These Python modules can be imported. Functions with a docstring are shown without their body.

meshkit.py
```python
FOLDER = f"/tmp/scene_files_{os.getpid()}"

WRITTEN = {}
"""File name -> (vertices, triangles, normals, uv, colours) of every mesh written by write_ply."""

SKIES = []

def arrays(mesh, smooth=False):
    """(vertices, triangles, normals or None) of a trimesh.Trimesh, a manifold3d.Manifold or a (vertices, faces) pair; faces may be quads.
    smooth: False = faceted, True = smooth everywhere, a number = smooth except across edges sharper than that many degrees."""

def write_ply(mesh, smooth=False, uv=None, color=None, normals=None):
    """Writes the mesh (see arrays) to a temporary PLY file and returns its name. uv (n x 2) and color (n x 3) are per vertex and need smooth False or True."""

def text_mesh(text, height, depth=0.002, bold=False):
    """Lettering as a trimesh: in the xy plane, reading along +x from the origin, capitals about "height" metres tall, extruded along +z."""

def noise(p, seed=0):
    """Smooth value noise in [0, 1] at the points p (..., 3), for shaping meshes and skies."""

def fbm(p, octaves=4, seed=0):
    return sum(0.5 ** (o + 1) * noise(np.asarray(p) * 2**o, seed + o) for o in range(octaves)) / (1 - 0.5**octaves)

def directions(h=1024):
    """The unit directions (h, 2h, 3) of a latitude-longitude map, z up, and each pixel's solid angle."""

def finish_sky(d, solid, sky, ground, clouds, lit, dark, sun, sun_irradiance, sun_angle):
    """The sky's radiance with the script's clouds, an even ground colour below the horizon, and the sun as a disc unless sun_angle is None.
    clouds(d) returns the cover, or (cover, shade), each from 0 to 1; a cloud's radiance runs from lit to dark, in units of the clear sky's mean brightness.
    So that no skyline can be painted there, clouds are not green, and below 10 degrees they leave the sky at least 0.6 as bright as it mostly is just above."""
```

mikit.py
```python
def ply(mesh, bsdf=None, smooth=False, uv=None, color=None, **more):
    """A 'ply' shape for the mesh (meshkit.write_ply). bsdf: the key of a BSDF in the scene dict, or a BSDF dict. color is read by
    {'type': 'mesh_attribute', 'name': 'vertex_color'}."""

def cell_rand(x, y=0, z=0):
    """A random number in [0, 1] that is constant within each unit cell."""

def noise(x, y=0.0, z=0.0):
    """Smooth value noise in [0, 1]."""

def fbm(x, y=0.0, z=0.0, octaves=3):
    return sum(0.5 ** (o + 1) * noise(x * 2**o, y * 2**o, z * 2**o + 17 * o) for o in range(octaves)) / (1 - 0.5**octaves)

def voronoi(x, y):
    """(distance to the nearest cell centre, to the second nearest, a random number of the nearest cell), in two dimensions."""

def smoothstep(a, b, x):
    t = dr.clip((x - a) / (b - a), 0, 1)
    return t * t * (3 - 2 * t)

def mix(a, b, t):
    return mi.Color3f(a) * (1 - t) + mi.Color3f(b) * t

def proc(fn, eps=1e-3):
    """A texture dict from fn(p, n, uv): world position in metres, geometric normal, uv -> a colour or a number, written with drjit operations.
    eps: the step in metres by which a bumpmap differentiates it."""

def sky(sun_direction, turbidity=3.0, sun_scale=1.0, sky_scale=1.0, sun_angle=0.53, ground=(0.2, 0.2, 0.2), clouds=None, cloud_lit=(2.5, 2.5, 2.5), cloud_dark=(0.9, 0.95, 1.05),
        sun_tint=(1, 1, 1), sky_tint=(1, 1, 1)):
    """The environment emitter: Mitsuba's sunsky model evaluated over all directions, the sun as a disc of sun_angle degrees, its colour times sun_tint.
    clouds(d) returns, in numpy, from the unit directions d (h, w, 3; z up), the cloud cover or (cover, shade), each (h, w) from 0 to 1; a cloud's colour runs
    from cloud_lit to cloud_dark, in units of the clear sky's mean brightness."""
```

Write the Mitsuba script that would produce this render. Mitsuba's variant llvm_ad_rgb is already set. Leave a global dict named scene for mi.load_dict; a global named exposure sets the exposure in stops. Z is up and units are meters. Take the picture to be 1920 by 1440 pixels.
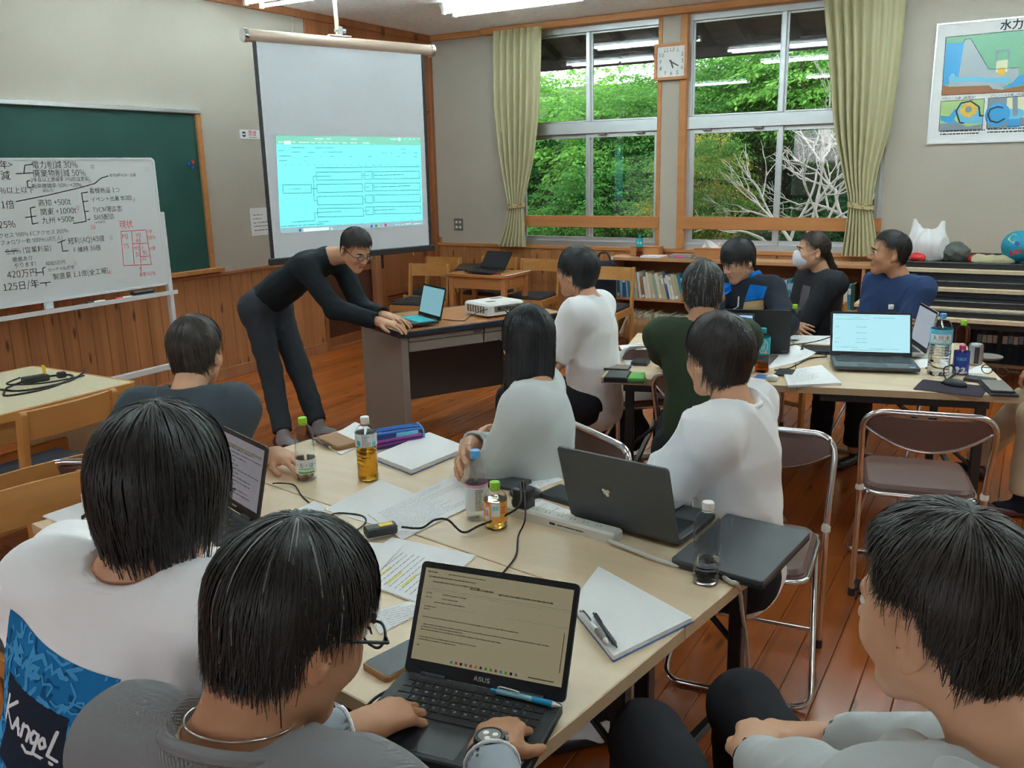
import math, glob, random
import numpy as np, trimesh, mitsuba as mi, mikit, meshkit
import drjit as dr
import mapbox_earcut as earcut
from shapely import affinity, union_all
from shapely.geometry import Polygon, LineString, MultiLineString, Point, box as sbox
from mikit import noise, fbm, voronoi, cell_rand, smoothstep, mix

random.seed(7); RNG = np.random.default_rng(7)
T = mi.ScalarTransform4f
scene, labels = {'type': 'scene'}, {}

# ---------------------------------------------------------------- camera, sky, lights, exposure
CAM = np.array([0.0, 0.0, 1.67]); FPX = 1647.7
YAW, PITCH, ROLL = 0.53317, 0.24069, -0.02176
_f = np.array([-math.sin(YAW)*math.cos(PITCH), math.cos(YAW)*math.cos(PITCH), -math.sin(PITCH)])
_r0 = np.array([math.cos(YAW), math.sin(YAW), 0.0]); _u0 = np.cross(_r0, _f)
_r = _r0*math.cos(ROLL)+_u0*math.sin(ROLL); _u = -_r0*math.sin(ROLL)+_u0*math.cos(ROLL)
scene['camera'] = {'type': 'perspective', 'fov': math.degrees(2*math.atan(960/FPX)), 'fov_axis': 'x', 'near_clip': 0.05, 'far_clip': 200.0,
                   'to_world': T().look_at(origin=CAM.tolist(), target=(CAM+_f).tolist(), up=_u.tolist())}
exposure = 1.55
scene['sky'] = mikit.sky([0.35, -0.5, 0.8], turbidity=6.0, sun_scale=0.0, sky_scale=9.5, clouds=lambda d: (np.ones(d.shape[:2]), 0.35+0.3*meshkit.fbm(d*3.0, 3)),
                         cloud_lit=(1.15, 1.17, 1.2), cloud_dark=(0.8, 0.82, 0.86), ground=(0.12, 0.13, 0.10))
TUBE_L = 12.5          # radiance of the fluorescent tubes
TUBE_RGB = (0.80, 1.0, 1.02)

def ray(px, py): return _r*(px-960)/FPX - _u*(py-720)/FPX + _f
def P(px, py, z=0.7):
    d = ray(px, py); return CAM + d*((z-CAM[2])/d[2])
def PX(px, py, x):
    d = ray(px, py); return CAM + d*(x/d[0])
def PY(px, py, y):
    d = ray(px, py); return CAM + d*(y/d[1])
def PD(px, py, depth): return CAM + ray(px, py)*depth

# ---------------------------------------------------------------- scene bookkeeping
def numbered(name):
    if name not in _used: _used.add(name); return name
    i = 1
    while f'{name}_{i:03d}' in _used: i += 1
    k = f'{name}_{i:03d}'; _used.add(k); return k
_used = set()
def thing(name, label, cat, group=None, kind=None):
    k = numbered(name); labels[k] = {'label': label}
    if cat: labels[k]['category'] = cat
    if group: labels[k]['group'] = group
    if kind: labels[k]['kind'] = kind
    return k
def cat(*ms):
    vs, fs, o = [], [], 0
    for m in ms:
        if isinstance(m, list): m = cat(*m)
        v, f = arr(m); vs.append(v); fs.append(f+o); o += len(v)
    return np.vstack(vs), np.vstack(fs)
def arr(m):
    if isinstance(m, tuple):
        v, f = np.asarray(m[0], float), np.asarray(m[1], int)
        if f.shape[1] == 4: f = np.vstack([f[:, [0, 1, 2]], f[:, [0, 2, 3]]])
        return v, f
    if hasattr(m, 'to_mesh'):
        q = m.to_mesh(); return np.array(q.vert_properties[:, :3], float), np.array(q.tri_verts, int)
    return np.array(m.vertices, float), np.array(m.faces, int)
def xf(m, M):
    v, f = arr(m); M = np.asarray(M, float)
    if np.linalg.det(M[:3, :3]) < 0: f = f[:, ::-1]
    return v@M[:3, :3].T + M[:3, 3], f
def mat(x=(0, 0, 0), rz=0.0, R=None, s=None):
    M = np.eye(4)
    if R is not None: M[:3, :3] = R
    elif rz: c, n = math.cos(rz), math.sin(rz); M[:3, :3] = [[c, -n, 0], [n, c, 0], [0, 0, 1]]
    if s is not None: M[:3, :3] = M[:3, :3]@np.diag(np.broadcast_to(s, 3))
    M[:3, 3] = x; return M
def rx(a): c, n = math.cos(a), math.sin(a); return np.array([[1, 0, 0], [0, c, -n], [0, n, c]])
def ry(a): c, n = math.cos(a), math.sin(a); return np.array([[c, 0, n], [0, 1, 0], [-n, 0, c]])
def rz(a): c, n = math.cos(a), math.sin(a); return np.array([[c, -n, 0], [n, c, 0], [0, 0, 1]])
def basis(x, y): # orthonormal frame with columns x, ~y, z
    x = np.asarray(x, float); x = x/np.linalg.norm(x); z = np.cross(x, y); z = z/np.linalg.norm(z); return np.stack([x, np.cross(z, x), z], 1)
def tr(x): return mat(x)
def put(key, mesh, m, smooth=False, M=None, uv=None, color=None, **more):
    if M is not None: mesh = xf(mesh, M)
    scene[key] = mikit.ply(arr(mesh), m, smooth=smooth, uv=uv, color=color, **more); return key
def part(parent, name, mesh, m, smooth=False, M=None, label=None, kind=None, **more):
    k = numbered(parent+'__'+name); put(k, mesh, m, smooth, M, **more)
    if label or kind:
        labels[k] = {}
        if label: labels[k]['label'] = label
        if kind: labels[k]['kind'] = kind
    return k
def single(name, mesh, m, label, c, smooth=False, M=None, group=None, kind=None, **more):
    k = thing(name, label, c, group, kind); put(k, mesh, m, smooth, M, **more); return k
def struct(name, mesh, m, label, smooth=False, M=None):
    k = thing(name, label, None, kind='structure'); put(k, mesh, m, smooth, M); return k
def ref(parent, name, src, Mw, m=None):   # another placement of a ply dict (src: a mikit.ply dict), Mw 4x4
    k = numbered(parent+'__'+name) if parent else name
    d = dict(src); d['to_world'] = T(np.asarray(Mw).tolist())
    if m: d['bsdf'] = {'type': 'ref', 'id': m}
    scene[k] = d; return k

# ---------------------------------------------------------------- mesh builders
_cb = {}
def box(lo, hi, b=0.0):
    lo, hi = np.minimum(lo, hi).astype(float), np.maximum(lo, hi).astype(float)
    if b <= 0:
        v = np.array([[x, y, z] for x in (0, 1) for y in (0, 1) for z in (0, 1)], float)*(hi-lo)+lo
        return v, np.array([[0, 1, 3, 2], [4, 6, 7, 5], [0, 4, 5, 1], [2, 3, 7, 6], [0, 2, 6, 4], [1, 5, 7, 3]])
    b = min(b, 0.45*float((hi-lo).min()))
    if not _cb:
        from scipy.spatial import ConvexHull
        s = np.array([[x, y, z] for x in (-1, 1) for y in (-1, 1) for z in (-1, 1)], float)
        sg = np.repeat(s, 3, 0); ins = np.tile(1-np.eye(3), (8, 1))
        v = sg*(1-0.2*ins); h = ConvexHull(v); f = h.simplices.copy()
        n = np.cross(v[f[:, 1]]-v[f[:, 0]], v[f[:, 2]]-v[f[:, 0]]); fl = (n*h.equations[:, :3]).sum(1) < 0
        f[fl] = f[fl][:, ::-1]; _cb['d'] = (sg, ins, f)
    sg, ins, f = _cb['d']
    return (lo+hi)/2 + sg*((hi-lo)/2 - b*ins), f
def cbox(c, size, b=0.0): c, s = np.asarray(c, float), np.asarray(size, float)/2; return box(c-s, c+s, b)
def bar(a, b, w, h, bev=0.0, up=(0, 0, 1)):   # rectangular bar from a to b, w across, h along up
    a, b = np.asarray(a, float), np.asarray(b, float); d = b-a; L = np.linalg.norm(d); d = d/L
    if abs(d@np.asarray(up, float)) > 0.99: up = (1, 0, 0)
    R = basis(d, np.cross(up, d)); return xf(box((0, -w/2, -h/2), (L, w/2, h/2), bev), mat(a, R=R))
def lathe(prof, n=32, M=None):
    prof = np.asarray(prof, float); a = np.arange(n)*2*math.pi/n; k = len(prof)
    v = np.stack([prof[:, None, 0]*np.cos(a), prof[:, None, 0]*np.sin(a), np.repeat(prof[:, 1:2], n, 1)], -1).reshape(-1, 3)
    i, j = np.meshgrid(np.arange(k-1), np.arange(n), indexing='ij'); j2 = (j+1) % n
    f = np.stack([i*n+j, i*n+j2, (i+1)*n+j2, (i+1)*n+j], -1).reshape(-1, 4)
    m = (v, f); return xf(m, M) if M is not None else m
def cyl(a, b, r, n=16, r2=None, cap=True):
    a, b = np.asarray(a, float), np.asarray(b, float); L = np.linalg.norm(b-a); r2 = r if r2 is None else r2
    pr = [(r, 0), (r2, L)]
    if cap: pr = [(1e-6, 0)]+pr+[(1e-6, L)]
    d = (b-a)/L; R = basis(d, (0, 0, 1) if abs(d[2]) < .9 else (1, 0, 0)); R = np.stack([R[:, 1], R[:, 2], R[:, 0]], 1)
    return lathe(pr, n, mat(a, R=R))
def tube(pts, r, n=8, closed=False, cap=True):
    p = np.asarray(pts, float); k = len(p)
    t = (np.roll(p, -1, 0)-np.roll(p, 1, 0)) if closed else np.gradient(p, axis=0)
    t /= np.linalg.norm(t, axis=1, keepdims=True)+1e-12
    nrm = np.cross(t[0], (0, 0, 1.) if abs(t[0][2]) < .9 else (1., 0, 0)); nrm /= np.linalg.norm(nrm); N = [nrm]
    for i in range(1, k):
        v = N[-1]-t[i]*(N[-1]@t[i]); l = np.linalg.norm(v); N.append(v/l if l > 1e-9 else N[-1])
    N = np.array(N); B = np.cross(t, N); a = np.arange(n)*2*math.pi/n
    rr = np.broadcast_to(r, (k,))[:, None, None]
    v = (p[:, None]+rr*(np.cos(a)[None, :, None]*N[:, None]+np.sin(a)[None, :, None]*B[:, None])).reshape(-1, 3)
    i, j = np.meshgrid(np.arange(k if closed else k-1), np.arange(n), indexing='ij'); i2 = (i+1) % k; j2 = (j+1) % n
    f = np.stack([i*n+j, i*n+j2, i2*n+j2, i2*n+j], -1).reshape(-1, 4)
    f = np.vstack([f[:, [0, 1, 2]], f[:, [0, 2, 3]]])
    if cap and not closed:
        v = np.vstack([v, p[:1], p[-1:]]); c0, c1 = k*n, k*n+1; jj = np.arange(n)
        f = np.vstack([f, np.stack([np.full(n, c0), (jj+1) % n, jj], 1), np.stack([np.full(n, c1), (k-1)*n+jj, (k-1)*n+(jj+1) % n], 1)])
    return v, f
def spline(pts, n=8, closed=False):
    p = np.asarray(pts, float); k = len(p); out = []
    for i in range(k if closed else k-1):
        g = (lambda q: p[q % k]) if closed else (lambda q: p[min(max(q, 0), k-1)])
        a, b, c, d = g(i-1), g(i), g(i+1), g(i+2)
        for s in np.arange(n)/n: out.append(.5*((2*b)+(c-a)*s+(2*a-5*b+4*c-d)*s*s+(3*b-a-3*c+d)*s**3))
    if not closed: out.append(p[-1])
    return np.array(out)
def fillet(pts, r, n=6, closed=False):   # polyline with rounded corners
    p = [np.asarray(q, float) for q in pts]; out = []; k = len(p)
    for i in range(k):
        if not closed and i in (0, k-1): out.append(p[i]); continue
        a, b, c = p[i-1], p[i], p[(i+1) % k]; u, w = a-b, c-b; lu, lw = np.linalg.norm(u), np.linalg.norm(w)
        q = min(r, lu*.48, lw*.48); s, e = b+u/lu*q, b+w/lw*q
        for t in np.linspace(0, 1, n): out.append((1-t)**2*s+2*t*(1-t)*b+t*t*e)
    return np.array(out)
def tri2d(g):
    vs, fs, o = [], [], 0
    for q in getattr(g, 'geoms', [g]):
        if q.is_empty or q.geom_type != 'Polygon': continue
        rings = [np.array(q.exterior.coords)[:-1]]+[np.array(r.coords)[:-1] for r in q.interiors]
        v = np.vstack(rings); ends = np.cumsum([len(r) for r in rings]).astype(np.uint32)
        f = earcut.triangulate_float64(v[:, :2].copy(), ends).reshape(-1, 3).astype(int)
        if not len(f): continue
        a = v[f[:, 0]]; ar = (v[f[:, 1], 0]-a[:, 0])*(v[f[:, 2], 1]-a[:, 1])-(v[f[:, 1], 1]-a[:, 1])*(v[f[:, 2], 0]-a[:, 0])
        f[ar < 0] = f[ar < 0][:, ::-1]
        vs.append(v[:, :2]); fs.append(f+o); o += len(v)
    if not vs: return np.zeros((3, 2)), np.array([[0, 1, 2]])
    return np.vstack(vs), np.vstack(fs)
def flat(g, z=0.0):
    v, f = tri2d(g); return np.c_[v, np.full(len(v), z)], f
def prism(g, d):     # polygon extruded from z=0 to d
    v, f = tri2d(g); n = len(v); V = [np.c_[v, np.zeros(n)], np.c_[v, np.full(n, d)]]; F = [f[:, ::-1], f+n]; o = 2*n
    for q in getattr(g, 'geoms', [g]):
        for ri, r in enumerate([q.exterior]+list(q.interiors)):
            c = np.array(r.coords)[:-1, :2]
            if (ri == 0) != r.is_ccw: c = c[::-1]
            m = len(c); i = np.arange(m); j = (i+1) % m
            V += [np.c_[c, np.zeros(m)], np.c_[c, np.full(m, d)]]
            F += [np.stack([i, j, j+m], 1)+o, np.stack([i, j+m, i+m], 1)+o]; o += 2*m
    return np.vstack(V), np.vstack(F)
def rrect(w, h, r, cx=0, cy=0): return affinity.translate(sbox(-w/2+r, -h/2+r, w/2-r, h/2-r).buffer(r, quad_segs=4), cx, cy)
def rprism(g, d, b=0.003):   # extruded with a chamfered top edge
    a = prism(g, d-b); t = g.buffer(-b); n = getattr(t, 'geoms', [t])
    e, i = np.array(g.exterior.coords)[:-1], np.array(t.exterior.coords)[:-1]
    return cat(a, (lambda m: (m[0]+[0, 0, d-b], m[1]))(_frustum(g, t, b)))
def _frustum(g, t, b):
    c = np.array(g.exterior.coords)[:-1, :2]
    if not g.exterior.is_ccw: c = c[::-1]
    from shapely import line_locate_point
    e = t.exterior if t.exterior.is_ccw else t.exterior.reverse()
    q = np.array([e.interpolate(e.project(Point(p))).coords[0][:2] for p in c]); m = len(c); i = np.arange(m); j = (i+1) % m
    V = np.vstack([np.c_[c, np.zeros(m)], np.c_[q, np.full(m, b)]]); F = np.vstack([np.stack([i, j, j+m], 1), np.stack([i, j+m, i+m], 1)])
    v, f = flat(Polygon(q), b); return np.vstack([V, v]), np.vstack([F, f+len(V)])
def grid(fn, nu, nv, closed_u=False):
    u, v = np.meshgrid(np.arange(nu)/(nu if closed_u else nu-1), np.linspace(0, 1, nv), indexing='ij')
    p = np.asarray(fn(u.ravel(), v.ravel())); i, j = np.meshgrid(np.arange(nu if closed_u else nu-1), np.arange(nv-1), indexing='ij'); i2 = (i+1) % nu
    return p, np.stack([i*nv+j, i2*nv+j, i2*nv+j+1, i*nv+j+1], -1).reshape(-1, 4)
def sheet(m, th):     # give an open surface a thickness along its normals
    v, f = arr(m); _, _, n = meshkit.arrays((v, f), True); k = len(v)
    e = np.sort(np.vstack([f[:, [0, 1]], f[:, [1, 2]], f[:, [2, 0]]]), 1); d = np.vstack([f[:, [0, 1]], f[:, [1, 2]], f[:, [2, 0]]])
    _, inv, c = np.unique(e, axis=0, return_inverse=True, return_counts=True); bd = d[c[inv.ravel()] == 1]
    return np.vstack([v, v-n*th]), np.vstack([f, f[:, ::-1]+k, np.stack([bd[:, 1], bd[:, 0], bd[:, 0]+k], 1), np.stack([bd[:, 1], bd[:, 0]+k, bd[:, 1]+k], 1)])

# ---------------------------------------------------------------- writing
_fonts = {}
def glyphs(text, h, font='cjk', bold=0, px=48):   # shapely outline, capitals about h tall, baseline at the origin
    from PIL import Image, ImageDraw, ImageFont
    k = (font, px)
    if k not in _fonts:
        _fonts[k] = ImageFont.truetype(glob.glob('/opt/blender-*/*/datafiles/fonts/'+('Noto Sans CJK Regular.woff2' if font == 'cjk' else 'Inter.woff2'))[0], px)
    ft = _fonts[k]; x0, y0, x1, y1 = ft.getbbox(text, anchor='ls', stroke_width=bold)
    im = Image.new('L', (max(x1-x0, 1)+8, max(y1-y0, 1)+8)); ImageDraw.Draw(im).text((4-x0, 4-y0), text, 255, ft, anchor='ls', stroke_width=bold)
    on = np.pad(np.asarray(im) > 127, ((0, 0), (1, 1))).astype(np.int8)
    rows, st = np.nonzero(np.diff(on, axis=1) == 1); en = np.nonzero(np.diff(on, axis=1) == -1)[1]
    if not len(rows): return Polygon()
    g = union_all([sbox(a, -r-1, b, -r) for a, b, r in zip(st, en, rows)]).buffer(.5, quad_segs=1).buffer(-.5, quad_segs=1).simplify(.6)
    s = h/(px*.73); return affinity.affine_transform(g, [s, 0, 0, s, -4*s+x0*s, (4-y0)*s])
def strokes(lines, w): return union_all([LineString(l).buffer(w/2, quad_segs=2) for l in lines])
def greek(w, h, rows, rng, fill=(.4, .95), th=.35, word=.03, left=0):   # lines of illegible small print as little bars
    out = []
    for i in range(rows):
        y = h-(i+.5)*h/rows; x = left; end = left+w*rng.uniform(*fill)
        while x < end:
            l = min(rng.uniform(.3, 1)*word, end-x)
            out.append(sbox(x, y-th*h/rows/2, x+l, y+th*h/rows/2)); x += l+word*.18
    return union_all(out) if out else Polygon()
def gat(g, x, y, rot=0): return affinity.translate(affinity.rotate(g, rot, origin=(0, 0)) if rot else g, x, y)

# ---------------------------------------------------------------- signed-distance modelling (bodies, clothes)
class Field:
    def __init__(s, lo, hi, res):
        s.lo, s.res = np.asarray(lo, float), res; s.n = np.maximum(np.ceil((np.asarray(hi)-s.lo)/res).astype(int)+1, 3); s.d = np.full(s.n, .5, np.float32)
    def win(s, lo, hi):
        a = np.clip(np.floor((np.asarray(lo)-s.lo)/s.res).astype(int), 0, s.n); b = np.clip(np.ceil((np.asarray(hi)-s.lo)/s.res).astype(int)+1, 0, s.n)
        if (b-a <= 0).any(): return None, None
        g = [(s.lo[i]+s.res*np.arange(a[i], b[i])).astype(np.float32) for i in range(3)]
        return tuple(slice(x, y) for x, y in zip(a, b)), np.stack(np.meshgrid(*g, indexing='ij'), -1)
    def add(s, prim, k=.0):
        fn, lo, hi = prim; m = k+2.5*s.res+.012; w, p = s.win(np.asarray(lo)-m, np.asarray(hi)+m)
        if w is None: return s
        d = fn(p).astype(np.float32); a = s.d[w]
        if k > 0: h = np.maximum(k-np.abs(a-d), 0)/k; s.d[w] = np.minimum(a, d)-h*h*k*.25
        else: s.d[w] = np.minimum(a, d)
        return s
    def cut(s, prim, k=.0):
        fn, lo, hi = prim; m = k+2*s.res; w, p = s.win(np.asarray(lo)-m, np.asarray(hi)+m)
        if w is None: return s
        d = -fn(p).astype(np.float32); a = s.d[w]
        if k > 0: h = np.maximum(k-np.abs(a-d), 0)/k; s.d[w] = np.maximum(a, d)+h*h*k*.25
        else: s.d[w] = np.maximum(a, d)
        return s
    def warp(s, fn, band=.05):
        i = np.nonzero(np.abs(s.d) < band); p = s.lo+s.res*np.stack(i, -1); s.d[i] += fn(p).astype(np.float32); return s
    def mesh(s):
        d, n = s.d, s.n; ins = d < 0
        c = np.zeros(n-1, np.int8)
        for a, b, e in np.ndindex(2, 2, 2): c += ins[a:n[0]-1+a, b:n[1]-1+b, e:n[2]-1+e]
        ci = np.nonzero((c > 0) & (c < 8)); m = len(ci[0])
        if m == 0: return np.zeros((3, 3)), np.array([[0, 1, 2]])
        idx = np.full(n-1, -1, np.int64); idx[ci] = np.arange(m); base = np.stack(ci, -1)
        acc, cnt = np.zeros((m, 3)), np.zeros(m); cor = list(np.ndindex(2, 2, 2)); val = {q: d[ci[0]+q[0], ci[1]+q[1], ci[2]+q[2]].astype(float) for q in cor}
        for q in cor:
            for ax in range(3):
                if q[ax]: continue
                q2 = list(q); q2[ax] = 1; q2 = tuple(q2); a, b = val[q], val[q2]; x = (a < 0) != (b < 0)
                t = np.where(x, a/np.where(x, a-b, 1), 0); pt = np.tile(np.array(q, float), (m, 1)); pt[:, ax] += t
                acc += pt*x[:, None]; cnt += x
        v = s.lo+s.res*(base+acc/cnt[:, None]); F = []
        for ax in range(3):
            o1, o2 = [i for i in range(3) if i != ax]
            sl = [slice(1, n[i]-1) for i in range(3)]; sl[ax] = slice(0, n[ax]-1); s2 = list(sl); s2[ax] = slice(1, n[ax])
            a, b = ins[tuple(sl)], ins[tuple(s2)]
            e = np.nonzero(a != b)
            if not len(e[0]): continue
            q = np.stack(e, -1); q[:, o1] += 1; q[:, o2] += 1; sgn = a[e]
            def g(u, w):
                r = q.copy(); r[:, o1] -= u; r[:, o2] -= w; return idx[r[:, 0], r[:, 1], r[:, 2]]
            quad = np.stack([g(1, 1), g(0, 1), g(0, 0), g(1, 0)], 1)
            fl = ~sgn if ax != 1 else sgn
            quad[fl] = quad[fl][:, ::-1]; F.append(quad)
        F = np.vstack(F); return v, np.vstack([F[:, [0, 1, 2]], F[:, [0, 2, 3]]])
def cone(a, b, r1, r2=None, flat=None):
    a, b = np.asarray(a, np.float32), np.asarray(b, np.float32); r2 = r1 if r2 is None else r2; ab = b-a; L2 = max(float(ab@ab), 1e-12); R = max(r1, r2)
    if flat is not None: ax = np.asarray(flat[0], np.float32); ax = ax/np.linalg.norm(ax); k = np.float32(1/flat[1]-1); R *= max(1., flat[1])
    def fn(p):
        q = p-a; t = np.clip((q@ab)/L2, 0, 1); q = q-t[..., None]*ab
        if flat is not None: q = q+((q@ax)*k)[..., None]*ax
        return np.sqrt((q*q).sum(-1))-(r1+(r2-r1)*t)
    return fn, np.minimum(a, b)-R, np.maximum(a, b)+R
def ell(c, r, R=np.eye(3)):
    c, r, R = np.asarray(c, np.float32), np.asarray(r, np.float32), np.asarray(R, np.float32); e = np.sqrt(((R*r)**2).sum(1))
    def fn(p):
        q = ((p-c)@R)/r; k0 = np.sqrt((q*q).sum(-1)); k1 = np.sqrt(((q/r)**2).sum(-1)); return k0*(k0-1)/np.maximum(k1, 1e-6)
    return fn, c-e, c+e
def half(c, n, R=.3):      # half space on the +n side of c, within R of c
    c, n = np.asarray(c, np.float32), np.asarray(n, np.float32); n = n/np.linalg.norm(n)
    return (lambda p: -((p-c)@n)), c-R, c+R
def both(a, b):
    return (lambda p: np.maximum(a[0](p), b[0](p))), np.maximum(a[1], b[1]), np.minimum(a[2], b[2])

# ---------------------------------------------------------------- materials
def S(r, g, b):
    c = np.array([r, g, b])/255.0; return np.where(c <= .04045, c/12.92, ((c+.055)/1.055)**2.4).tolist()
def M(name, col, rough=.5, spec=.5, bump=None, bscale=.001, **kw):
    c = col if isinstance(col, dict) else {'type': 'rgb', 'value': list(col)}
    b = {'type': 'principled', 'base_color': c, 'roughness': rough, 'specular': spec, **kw}
    if bump: b = {'type': 'bumpmap', 'arbitrary': bump, 'scale': bscale, 'bsdf': b}
    scene[name] = {'type': 'twosided', 'bsdf': b}; return name
def metal(name, col, rough=.2):
    scene[name] = {'type': 'twosided', 'bsdf': {'type': 'principled', 'base_color': {'type': 'rgb', 'value': list(col)}, 'metallic': 1.0, 'roughness': rough}}
def wood(a, b, along, freq=26., stretch=.06, knot=None, cell=None, dark=.55):
    """colour of timber: streaks along an axis ('x','y','z' or 'h' for a board seen on either wall), board-by-board tone, knots."""
    def fn(p, n, uv):
        if along == 'z': l, s, t = p.z, p.x+p.y, p.x-p.y
        elif along == 'y': l, s, t = p.y, p.x, p.z
        else: l, s, t = p.x, p.y, p.z
        tone = cell_rand(dr.floor(s/cell)) if cell else mi.Float(.5)
        w = fbm(s*freq*.35+tone*9, l*freq*stretch*.3, t*freq*.3, 2)
        g = fbm(s*freq+3*w, l*freq*stretch+7*tone, t*freq, 3)
        c = mix(a, b, dr.clip(g*.8+(tone-.5)*.55+.1, 0, 1))
        if knot:
            k1, _, r = voronoi(s*knot[0]+5, l*knot[1]+11*dr.floor(tone*7)); k = smoothstep(.11, .03, k1)*dr.select(r > knot[2], 1., 0.)
            c = c*(1-k*dark)
        return c
    return mikit.proc(fn)
plaster = mikit.proc(lambda p, n, uv: mix(S(182, 175, 163), S(190, 183, 171), fbm(p.x*1.3, p.y*1.3, p.z*1.3, 2)))
M('wall_paint', plaster, .85, .2, mikit.proc(lambda p, n, uv: noise(p.x*160, p.y*160, p.z*160)), .0006)
M('ceiling_board', mikit.proc(lambda p, n, uv: mix(S(222, 220, 219), S(232, 230, 228), smoothstep(.4, .6, noise(p.x*60, p.y*60)))), .9, .1)
M('wainscot_wood', wood(S(150, 98, 60), S(186, 128, 82), 'z', 30, .05, (6.5, 1.9, .45), .115, .7), .45, .35)
M('trim_wood', wood(S(142, 92, 62), S(176, 120, 82), 'z', 20, .05), .5, .35)
M('rail_wood', wood(S(172, 112, 64), S(198, 138, 86), 'x', 22, .06, (4, 1.6, .55)), .5, .3)
M('door_wood', wood(S(128, 76, 46), S(160, 100, 62), 'z', 22, .07, (2.2, 1.7, .6)), .45, .35)
M('floor_wood', wood(S(120, 58, 22), S(164, 88, 38), 'y', 24, .05, (7.0, 1.6, .5), .11, .55), .2, .5, clearcoat=.5, clearcoat_gloss=.93)
M('floor_base', S(60, 26, 12), .5)
metal('aluminium', S(205, 208, 210), .42)
M('dark_glass', S(88, 76, 74), .12, .5)
scene['window_glass'] = {'type': 'thindielectric'}
M('white_plastic', S(232, 232, 228), .35)
M('black_plastic', S(30, 31, 33), .45)
M('dark_brown', S(74, 40, 28), .5)
M('grey_paint', S(110, 104, 98), .5)

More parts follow.
